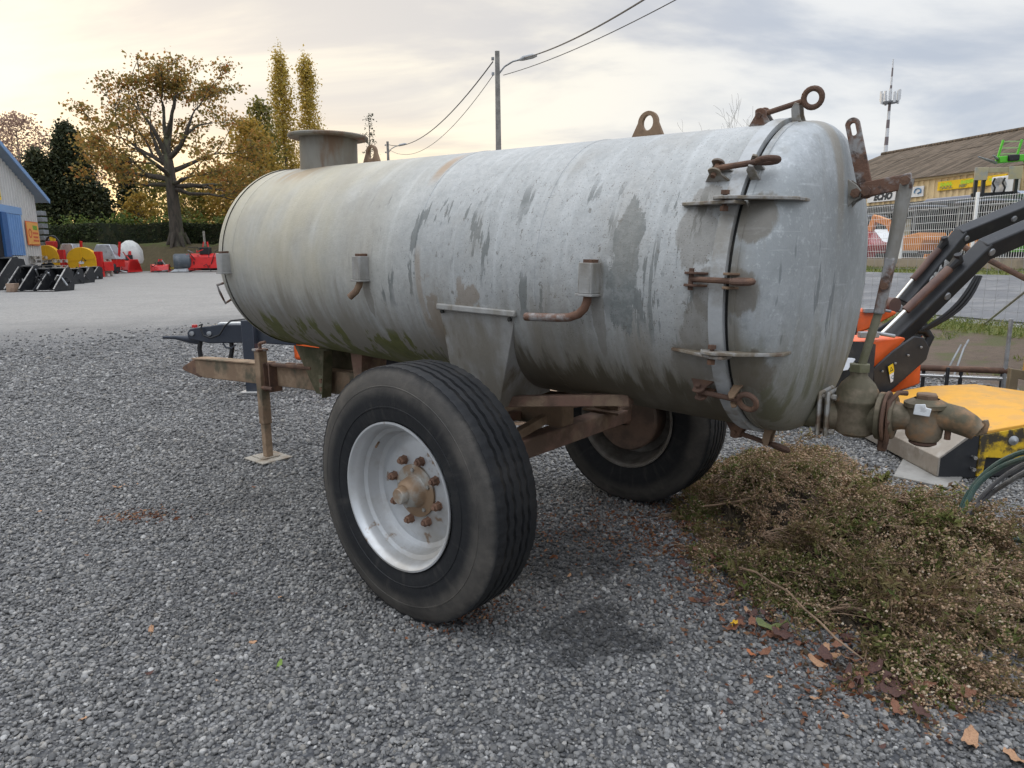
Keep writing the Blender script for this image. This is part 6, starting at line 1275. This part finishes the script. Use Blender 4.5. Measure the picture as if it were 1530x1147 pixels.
def log_saw(px0, px1, ytop, ybase, label, rz):
    p = base_at((px0+px1)/2, ybase); k = p.y/FPX; W_, H_ = (px1-px0)*k, (at((px0+px1)/2, ytop, p.y).z - p.z); t = empty('log_saw', p, label, 'saw', 'yellow guarded log saws', rz)
    pts = [(-W_/2+.1, 0, H_*.34), (-W_/2, 0, H_*.55)] + [(W_*.5*math.cos(q), 0, H_*.60 + H_*.40*math.sin(q)) for q in np.linspace(math.pi*.95, .0, 15)] + [(W_/2, 0, H_*.36), (W_/2-.2, 0, H_*.26), (-W_/2+.25, 0, H_*.26)]
    b = MB(); b.prism(pts, (0, .22, 0)); g_ = b.build('blade_guard', M_YSAW, t, bevel=.02)
    b = MB(); b.beam((-W_*.45, -.01, H_*.55), (W_*.45, -.01, H_*.62), .02, .05); b.build('guard_rib', M_YSAW, g_); b = MB(); b.beam((0, -.01, H_*.55), (0, -.01, H_*.95), .02, .05, up=(1, 0, 0)); b.build('guard_rib', M_YSAW, g_)
    b = MB(); b.prism([(-.12, -.014, H_*.44), (.12, -.014, H_*.44), (.16, -.014, H_*.50), (.0, -.014, H_*.55), (-.16, -.014, H_*.50)], (0, .01, 0)); b.build('badge', M_STW, g_)
    for x in (W_*.5, W_*.62):
        b = MB(); b.beam((x, .1, 0), (x, .1, H_*.85), .16, .20, up=(1, 0, 0)); b.build('frame_post', M_RED, t, bevel=.01)
    b = MB(); b.box((W_*.58, .5, H_*.35), (.5, .8, .5)); b.build('motor_box', M_RED, t, bevel=.03)
    clutter(t, W_*.4, .5, H_*.9, (M_RED, M_BLK), 4, 'strut', px0)
    for x in (-W_*.35, W_*.45): b = MB(); b.beam((x, .1, -.02), (x, .1, H_*.4), .08, .08, up=(1, 0, 0)); b.build('foot', M_RED, t)
log_saw(52, 94, 366, 414, 'yellow guarded log saw closest to the shed', -.15); log_saw(102, 147, 369, 414, 'yellow guarded log saw with cross rib, beside the silver hopper', -.05)
def spreader(px0, px1, ytop, ybase, label, rz):
    p = base_at((px0+px1)/2, ybase); p.y += .0; k = p.y/FPX; W_, H_ = (px1-px0)*k, at((px0+px1)/2, ytop, p.y).z-p.z; t = empty('spreader', p, label, 'spreader', None, rz)
    b = MB(); vs = [(-W_*.5, -.5, H_*.5), (W_*.5, -.5, H_*.5), (W_*.5, .5, H_*.5), (-W_*.5, .5, H_*.5), (-W_*.24, -.35, H_), (W_*.24, -.35, H_), (W_*.24, .35, H_), (-W_*.24, .35, H_)]; b.add(vs, [(3,2,1,0), (4,5,6,7), (0,1,5,4), (1,2,6,5), (2,3,7,6), (3,0,4,7)]); b.build('hopper', M_SILV, t, bevel=.02)
    b = MB(); b.box((0, 0, H_*.36), (W_*.95, .9, H_*.26)); b.build('frame', M_RED, t, bevel=.02)
    for x in (-W_*.38, W_*.38):
        b = MB(); b.lathe([(-.1, 0), (-.1, .25), (-.06, .32), (.06, .32), (.1, .25), (.1, 0)], (x, -.3, .32), (1, 0, 0), 20); b.build('wheel', M_BLK, t)
    b = MB(); b.beam((W_*.4, 0, H_*.4), (W_*.52, 0, H_*1.08), .10, .10); b.build('lever', M_RED, t)
    clutter(t, W_*1.1, 1.4, H_*.55, (M_RED, M_RED, M_BLK, M_STW), 14, 'strut', px0)
spreader(143, 182, 365, 399, 'silver hopper spreader on a red frame behind the yellow saw', 0); spreader(94, 124, 364, 392, 'low silver slatted hopper spreader between the yellow saws', 0)
def tiller(px0, px1, ytop, ybase, label, rz, hood=True):
    p = base_at((px0+px1)/2, ybase); k = p.y/FPX; W_, H_ = (px1-px0)*k, at((px0+px1)/2, ytop, p.y).z-p.z; t = empty('red_tiller', p, label, 'tiller', 'red implements on the yard', rz)
    b = MB(); b.prism([(-W_*.5, -.35, H_*.12), (-W_*.5, -.2, H_*.5), (-W_*.5, .1, H_*.62), (-W_*.5, .4, H_*.45), (-W_*.5, .5, H_*.1)], (W_, 0, 0)); b.build('hood', M_RED, t, bevel=.02)
    for x in (-W_*.5, W_*.5):
        b = MB(); b.prism([(x, -.45, .02), (x, -.25, H_*.6), (x, .3, H_*.62), (x, .55, .05)], (.04 if x < 0 else -.04, 0, 0)); b.build('side_plate', M_RED, t, bevel=.01)
    for x in (-.15*W_, .12*W_): b = MB(); b.beam((x, .1, H_*.5), (x*.4, .2, H_), .07, .07); b.build('mast_leg', M_RED, t)
    b = MB(); b.box((0, .1, H_*.70), (W_*.3, .3, H_*.25)); b.build('gearbox', M_BLK, t, bevel=.03)
    b = MB(); b.tube([(-W_*.46, 0, H_*.18), (W_*.46, 0, H_*.18)], H_*.14, 12); b.build('rotor', M_BLK, t)
    clutter(t, W_, .9, H_, (M_RED, M_RED, M_BLK, M_GREYM, M_STY), 14, 'strut', px0)
tiller(180, 206, 375, 407, 'red tiller at the end of the machine row, near the bank', -.5); tiller(228, 252, 387, 402, 'small red implement alone in front of the bank', .3); tiller(283, 334, 361, 404, 'tall red mower with black head beside the tank end', -.1)
p = base_at(186, 402); b = MB(); b.lathe([(0, 0), (0, .62), (.25, .72), (.8, .70), (1.2, .5), (1.42, .2), (1.45, 0)], (0, .9, .55), (0, 0, 1), 16); tag(b.build('white_sack', worn('sack_white', (.60, .60, .57), (.48, .48, .46), 3, bump=.5, bscale=6, bdist=.05), loc=p), 'bulging white sack behind the red tiller', 'sack')
p = base_at(280, 402); t = empty('grey_roller', p, 'dark grey drum roller with red frame beside the red mower', 'roller', None, .2); k = p.y/FPX
b = MB(); b.lathe([(-.5, 0), (-.5, .42), (-.4, .52), (.4, .52), (.5, .42), (.5, 0)], (-.25, 0, .60), (1, .25, 0), 24); b.build('drum', worn('drum_slate', (.07, .085, .10), (.12, .13, .14), 4), t)
b = MB(); b.beam((.3, -.2, .95), (.9, -.3, .15), .10, .10); b.build('frame_arm', M_RED, t); b = MB(); b.box((.5, 0, .16), (1.5, .6, .12)); b.build('frame_base', M_RED, t, bevel=.02); b = MB(); b.prism([(-.9, -.5, .02), (.2, -.5, .02), (.1, -.4, .22), (-.6, -.4, .22)], (0, .8, 0)); b.build('skid', M_GREYM, t, bevel=.02)
p = base_at(82, 392); t = empty('hose_reel', (p.x, p.y, p.z), 'small red reel machine with black wheel rim beside the shed', 'reel', None, -.2); z_ = at(82, 364, p.y).z-p.z
b = MB(); b.tube([(.42*math.cos(q), 0, z_+.42*math.sin(q)) for q in np.linspace(0, 6.283, 25)[:-1]], .06, 8, closed=True); b.build('rim', M_BLK, t); b = MB(); b.box((-.1, .1, z_-.05), (.55, .4, .4)); b.build('housing', M_RED, t, bevel=.05); b = MB(); b.lathe([(0, .14), (.25, .16), (.35, .05)], (-.05, .1, z_+.12), (0, 0, 1), 14); b.build('cap', M_STY, t); b = MB(); b.beam((-.1, .1, 0), (-.1, .1, z_), .3, .3, up=(1, 0, 0)); b.build('stand', M_RED, t)

# ------------------------------------------------------------------ heap of pulled-up weeds
M_STEM = worn('dry_stem', (.30, .20, .13), (.17, .115, .075), 12, .42, .62, .9, 0, .2)
def weedmat(name, stops, alt, trans):
    m = NT(name); g = m.n('ShaderNodeNewGeometry'); col = m.ramp(g.outputs['Random Per Island'], stops)
    col = m.mix(m.mul(m.ss(m.noise(m.co(), 3.2, 4, .6), .45, .60), .5), col, alt); m.done(col, .7, 0, .2)
    tr = m.n('ShaderNodeBsdfTranslucent'); m.t.links.new(col, tr.inputs[0]); mx = m.n('ShaderNodeMixShader'); mx.inputs[0].default_value = trans
    m.t.links.new(m.p.outputs[0], mx.inputs[1]); m.t.links.new(tr.outputs[0], mx.inputs[2]); m.t.links.new(mx.outputs[0], m.out.inputs[0]); return m.mat
M_WLEAF = weedmat('weed_leaves', [(0, (.09, .115, .034)), (.35, (.16, .185, .055)), (.65, (.24, .235, .08)), (.85, (.25, .19, .10)), (1, (.17, .11, .07))], (.27, .165, .10), .3)
M_SEED = weedmat('seed_heads', [(0, (.31, .20, .12)), (.5, (.48, .33, .205)), (.85, (.60, .46, .31)), (1, (.74, .64, .50))], (.44, .27, .165), .2)
edge_px = [(1062, 845), (1050, 800), (1020, 755), (1060, 715), (1110, 700), (1200, 702), (1280, 728), (1340, 775), (1420, 812), (1530, 848), (1640, 890), (1640, 960), (1540, 965), (1430, 1046), (1332, 1016), (1264, 972), (1186, 932), (1112, 880)]
EP = np.array([[gr(x, y).x, gr(x, y).y] for x, y in edge_px])
def inside(x, y):
    r = np.zeros(np.shape(x), bool); j = len(EP)-1
    for i in range(len(EP)):
        c = ((EP[i, 1] > y) != (EP[j, 1] > y)) & (x < (EP[j, 0]-EP[i, 0])*(y-EP[i, 1])/(EP[j, 1]-EP[i, 1]+1e-12)+EP[i, 0]); r ^= c; j = i
    return r
def edge_dist(x, y):
    d = np.full(np.shape(x), 9.)
    for i in range(len(EP)):
        a, b_ = EP[i], EP[(i+1) % len(EP)]; ab = b_-a; t = np.clip(((x-a[0])*ab[0]+(y-a[1])*ab[1])/(ab@ab), 0, 1); d = np.minimum(d, np.hypot(x-a[0]-t*ab[0], y-a[1]-t*ab[1]))
    return d
def heap_h(x, y):
    d = np.where(inside(x, y), edge_dist(x, y), 0); return .31*sst(d, 0, .5)*(1+.25*np.sin(x*5.1+y*3.3)+.15*np.sin(x*11-y*7))*np.where(np.asarray(x) > 2.15, .75, 1.0)
VS, FS, MI = [], [], []; nv_ = 0
def push(v, f, m):
    global nv_
    VS.append(v); FS.append(f+nv_); MI.append(np.full(len(f), m)); nv_ += len(v)
# dark matted core
gx, gy = np.meshgrid(np.linspace(EP[:, 0].min()-.05, EP[:, 0].max()+.05, 90), np.linspace(EP[:, 1].min()-.05, EP[:, 1].max()+.05, 90), indexing='ij'); hz = heap_h(gx, gy)*.50 - .02 + rng.normal(0, .02, gx.shape)
ii = np.arange(90*90).reshape(90, 90); core = np.stack([gx, gy, hz], -1).reshape(-1, 3); q = np.stack([ii[:-1, :-1], ii[1:, :-1], ii[1:, 1:], ii[:-1, 1:]], -1).reshape(-1, 4); q = q[(core[q][:, :, 2] > -.015).any(1)]; push(core, q, 3)
octa = np.array([[1,0,0],[0,1,0],[-1,0,0],[0,-1,0],[0,0,1],[0,0,-1]], float); of = np.array([[0,1,4,4],[1,2,4,4],[2,3,4,4],[3,0,4,4],[1,0,5,5],[2,1,5,5],[3,2,5,5],[0,3,5,5]])
def strips(p0, p1, r):     # 3-sided stalks, arrays of segments
    d = p1-p0; d /= np.linalg.norm(d, axis=1)[:, None]+1e-9; e = np.cross(d, [.3, .2, 1.]); e /= np.linalg.norm(e, axis=1)[:, None]+1e-9; f = np.cross(d, e); n = len(p0); v = np.zeros((n, 6, 3)); r = np.broadcast_to(np.asarray(r, float), (n,))[:, None]
    for k in range(3):
        t = 2*math.pi*k/3; o = (e*math.cos(t)+f*math.sin(t))*r; v[:, k] = p0+o; v[:, 3+k] = p1+o*.6
    fc = np.array([[0,1,4,3],[1,2,5,4],[2,0,3,5]]); return v.reshape(-1, 3), (fc[None]+(np.arange(n)*6)[:, None, None]).reshape(-1, 4)
def sprig(base, dirv, L, green, nb):
    n = 6; pts = [base]; d = np.array(dirv, float); d /= np.linalg.norm(d)
    for i in range(n):
        d = d + rng.normal(0, .10, 3) + np.array([0, 0, -.15]); d /= np.linalg.norm(d); pts.append(np.maximum(pts[-1]+d*L/n, [-99, -99, .008]))
    pts = np.array(pts); v, f = strips(pts[:-1], pts[1:], np.linspace(.0030, .0012, n)); push(v, f, 0)
    t = rng.uniform(.15, 1, nb)*n; i = np.minimum(t.astype(int), n-1); p0 = pts[i]+(pts[i+1]-pts[i])*(t-i)[:, None]
    bd = (pts[i+1]-pts[i]); bd /= np.linalg.norm(bd, axis=1)[:, None]; bd = bd*1.0+rng.normal(0, .42, (nb, 3))+np.array([0, 0, .15]); bd /= np.linalg.norm(bd, axis=1)[:, None]; bl_ = L*rng.uniform(.08, .26, nb)*(1.15-t/n*.6); p1 = p0+bd*bl_[:, None]
    v, f = strips(p0, p1, .0011); push(v, f, 0)
    m = nb*(5 if green else 3); k = rng.integers(0, nb, m); c = p0[k]+(p1[k]-p0[k])*rng.uniform(.1, 1, m)[:, None]+rng.normal(0, .010, (m, 3)); q = leaf_quads(c, rng.choice([.016, .022, .034]) if green else rng.choice([.012, .017, .024]), 0, .35); push(q.reshape(-1, 3), np.arange(m*4).reshape(-1, 4), 1)
    ms_ = int(nb*(.8 if green else 2.6)); k = rng.integers(0, nb, ms_); c = p1[k]+rng.normal(0, .006, (ms_, 3)); s = rng.uniform(.003, .0068, ms_)
    v = c[:, None]+octa[None]*s[:, None, None]*rng.uniform(.7, 1.2, (ms_, 6, 1)); push(v.reshape(-1, 3), (of[None]+(np.arange(ms_)*6)[:, None, None]).reshape(-1, 4), 2)
cnt = 0
while cnt < 118:                      # each pulled plant is a plume of stems fanning from its root
    x = rng.uniform(EP[:, 0].min(), EP[:, 0].max()); y = rng.uniform(EP[:, 1].min(), EP[:, 1].max())
    if not inside(np.array(x), np.array(y)): continue
    cnt += 1; z = float(heap_h(np.array(x), np.array(y))); ang = -.9+rng.normal(0, .55); rise = rng.normal(.30, .22); Lp = rng.uniform(.30, .58)
    left = x < 1.6 and y > 2.8; green = rng.random() < (.52 if left or y < 2.4 else .18); root = np.array([x-.4*Lp*math.cos(ang), y-.4*Lp*math.sin(ang), max(.012, z*rng.uniform(.45, .9))])
    for q in range(int(rng.integers(9, 17))):
        a2 = ang+rng.normal(0, .26); dv = np.array([math.cos(a2), math.sin(a2), rise+rng.normal(0, .22)]); sprig(root+rng.normal(0, .018, 3)*np.array([1, 1, .6]), dv, Lp*rng.uniform(.6, 1.1), green if rng.random() < .85 else not green, int(rng.integers(16, 30)))
V = np.concatenate(VS); F = np.concatenate(FS); MM = np.concatenate(MI)
me = bpy.data.meshes.new('weed_heap'); me.from_pydata(V.tolist(), [], [tuple(dict.fromkeys(f)) for f in F.tolist()])
for m_ in (M_STEM, M_WLEAF, M_SEED, worn('weed_mat_core', (.060, .045, .032), (.11, .085, .055), 8, .42, .62, .95, 0, .8, 40, bdist=.02)): me.materials.append(m_)
me.polygons.foreach_set('material_index', MM.astype(np.int32)); me.update()
wh = bpy.data.objects.new('weed_heap', me); COL.objects.link(wh); tag(wh, 'heap of dry pulled weeds with buff seed heads below the outlet valve', None, kind='stuff')
# grubbed root stock and stalks lying in the heap
for pts, r, lb in (([(1105, 848, .16), (1130, 855, .20), (1152, 870, .19), (1178, 884, .21), (1203, 911, .19), (1226, 930, .18), (1248, 953, .15), (1290, 985, .10)], .0042, 'long reddish dead stalk lying across the front of the weed heap'), ([(1048, 757, .10), (1085, 752, .16), (1120, 745, .2), (1160, 735, .2)], .005, 'brown stalk near the far wheel in the weed heap')):
    P_ = []
    for x, y, z in pts: r_ = ray(x, y); t = (z-EYE)/r_.z; P_.append(Vector((0, 0, EYE))+r_*t)
    b = MB(); b.tube(P_, [r*1.3]+[r]*(len(P_)-2)+[r*.5], 7); tag(b.build('dead_stalk', M_STEM), lb, 'stalk')

# ------------------------------------------------------------------ fallen leaves
M_LB = worn('leaf_brown', (.235, .105, .058), (.16, .07, .045), 20, .45, .62, .7, 0, .3, 60); M_LT = worn('leaf_tan', (.44, .25, .14), (.33, .18, .10), 20, .45, .62, .7, 0, .3, 60); M_LY = worn('leaf_yellow', (.72, .42, .02), (.58, .32, .03), 20, .45, .62, .6, 0, .2, 60); M_LG = worn('leaf_green', (.16, .18, .06), (.10, .13, .05), 20, .45, .62, .6, 0, .2, 60); M_LD = worn('leaf_dark', (.105, .05, .038), (.07, .035, .03), 20, .45, .62, .7, 0, .3, 60)
def leaf_mesh(lobes, curl, asp):
    n = 22; pts = []
    for k in range(n):
        t = 2*math.pi*k/n; r = .5*(1+.10*math.cos(lobes*t)*math.sin(t/2)**.5 + rnd.uniform(-.05, .05)); pts.append((r*math.cos(t), r*math.sin(t)*asp))
    b = MB(); vs = [(0, 0, .02)] + [(x*.55, y*.55, .03+curl*(x*x*.3)-.1*curl*abs(y)) for x, y in pts] + [(x, y, .05*math.sin(k*1.7)+curl*(x*x+.5*y*y)) for k, (x, y) in enumerate(pts)]
    fs = [(0, 1+i, 1+(i+1) % n) for i in range(n)] + [(1+i, 1+n+i, 1+n+(i+1) % n, 1+(i+1) % n) for i in range(n)]; b.add(vs, fs); b.tube([(.48, 0, .0+curl*.25), (.62, .02, .02), (.8, .05, .0)], [.018, .014, .008], 4); return b
lm = [leaf_mesh(l, c, a) for l, c, a in ((5, .7, .50), (7, 1.0, .44), (3, 1.2, .38), (5, .5, .60))]; lsrc = []
for k, b in enumerate(lm): o = b.build('fallen_leaf', M_LB, smooth=60); lsrc.append(o.data); bpy.data.objects.remove(o)
def leaf(px, py, size, mat, label, group=None, z=.014, k=0, rz=None):
    p = gr(px, py); o = bpy.data.objects.new('fallen_leaf', lsrc[k]); COL.objects.link(o); o.location = p+Vector((0, 0, z)); o.scale = (size,)*3; o.rotation_euler = (rnd.gauss(0, .2), rnd.gauss(0, .2), rnd.uniform(0, 6.28) if rz is None else rz); o.material_slots[0].link = 'OBJECT'; o.material_slots[0].material = mat; tag(o, label, 'leaf', group)
leaf(1096, 944, .060, M_LY, 'bright yellow fallen leaf on the gravel beside the weed heap', k=0, z=.03)
leaf(1448, 1115, .100, M_LT, 'large curled tan leaf on gravel in the bottom right corner', k=1); leaf(1518, 1140, .08, M_LT, 'tan leaf cut by the bottom right corner', k=3)
leaf(1153, 948, .13, M_LG, 'long dull green leaf at the foot of the weed heap', k=2, z=.025, rz=-.6)
leaf(1217, 1050, .035, M_LT, 'small pale tan leaf right of centre on open gravel', k=3); leaf(418, 1000, .045, worn('leaf_fresh_green', (.14, .22, .03), None, 9), 'small fresh green sprig leaf on gravel left of the wheel', k=2)
leaf(226, 948, .05, M_LT, 'narrow tan leaf lying alone on the left gravel', k=2); leaf(178, 731, .075, M_LT, 'tan curled leaf far left on the gravel', k=1); leaf(125, 1080, .03, M_LT, 'pale tan pebble sized leaf in the bottom left', k=3)
leaf(1122, 983, .045, worn('leaf_orange', (.42, .14, .05), None, 9), 'orange brown leaf below the yellow one', k=0)
GL = 'brown leaves strewn along the weed heap edge'; heap_lab = 'brown fallen leaf lying along the lower edge of the weed heap'
for k in range(64):
    t = rnd.random(); path = [(1040, 830), (1075, 890), (1120, 930), (1180, 965), (1250, 1000), (1310, 1040), (1370, 1060), (1440, 1075)]; s = t*(len(path)-1); i = min(int(s), len(path)-2); f = s-i
    x = path[i][0]*(1-f)+path[i+1][0]*f+rnd.gauss(0, 18); y = path[i][1]*(1-f)+path[i+1][1]*f+rnd.gauss(-8, 17); mt = rnd.choice((M_LB, M_LB, M_LB, M_LD, M_LD, M_LD, M_LT)); kn = {M_LB: 'russet', M_LD: 'dark brown', M_LT: 'pale tan'}[mt]; leaf(x, y, rnd.uniform(.040, .085), mt, kn + ' fallen leaf lying along the lower edge of the weed heap', kn + ' leaves along the weed heap edge', rnd.uniform(.012, .04), rnd.randrange(4))
GG = 'small brown leaf bits on open gravel'
for k in range(46):
    x, y = rnd.choice(((rnd.uniform(20, 460), rnd.uniform(700, 1130)), (rnd.uniform(760, 1040), rnd.uniform(760, 930)), (rnd.uniform(1050, 1420), rnd.uniform(950, 1130)), (rnd.uniform(850, 1030), rnd.uniform(690, 860)))); mt = rnd.choice((M_LB, M_LD, M_LT, M_LB)); kn = {M_LB: 'russet', M_LD: 'dark brown', M_LT: 'pale tan'}[mt]; leaf(x, y, rnd.uniform(.016, .034), mt, 'tiny ' + kn + ' leaf scrap scattered on the open gravel', 'tiny ' + kn + ' leaf scraps', .012, rnd.randrange(4))
# reddish plant litter under and behind the tanker, verge grass
def litter(cx, cy, sx, sy, n, s):
    c = np.stack([rng.normal(cx, sx, n), rng.normal(cy, sy, n), rng.uniform(.006, .022, n)], 1); return leaf_quads(c, s, .6, .5)
pA, pB, pC, pD = gr(690, 915), gr(880, 790), gr(960, 800), gr(210, 775)
q = np.concatenate([litter(pA.x, pA.y, .13, .09, 420, .016), litter(pB.x, pB.y, .35, .25, 700, .018), litter(pC.x+.25, pC.y, .30, .30, 900, .022), litter(pD.x, pD.y, .12, .06, 260, .018), litter(1.25, 2.75, .25, .35, 900, .022), litter(1.25, 2.15, .22, .12, 420, .02), litter(1.05, 3.2, .2, .4, 800, .024)])
lt = quads_mesh('plant_litter', q, M_LEAFLITTER); tag(lt, 'reddish brown crumbs of dead plants on the gravel near the wheels', None, kind='stuff')
n = 14000; nn = rng.uniform(10.2, 11.35, n) ; uu = rng.uniform(-3, 16, n); xx = NU[0]*nn-NU[1]*uu; yy = NU[1]*nn+NU[0]*uu; c = np.stack([xx, yy, gz(xx, yy)+.03], 1)
c2 = []
for k in range(60):
    a, u = rng.uniform(7.8, 10.0), rng.uniform(-2, 13); c2.append(np.stack([rng.normal(NU[0]*a-NU[1]*u, .12, 40), rng.normal(NU[1]*a+NU[0]*u, .12, 40), np.zeros(40)], 1))
c2 = np.concatenate(c2); c2[:, 2] = gz(c2[:, 0], c2[:, 1])+.02
nn = rng.uniform(17.55, 18.6, 5000); uu = rng.uniform(0, 28, 5000); xx = NU[0]*nn-NU[1]*uu; yy = NU[1]*nn+NU[0]*uu; c3 = np.stack([xx, yy, gz(xx, yy)+.03], 1)
vg = quads_mesh('verge_grass', np.concatenate([leaf_quads(c, .10, -.8, .11), leaf_quads(c2, .08, -.8, .12), leaf_quads(c3, .13, -.8, .16)]), leafmat('verge_grass_blades', [(0, (.08, .12, .025)), (.6, (.17, .20, .045)), (1, (.30, .27, .10))], .35)); tag(vg, 'rough grass along both verges of the road', None, kind='stuff')
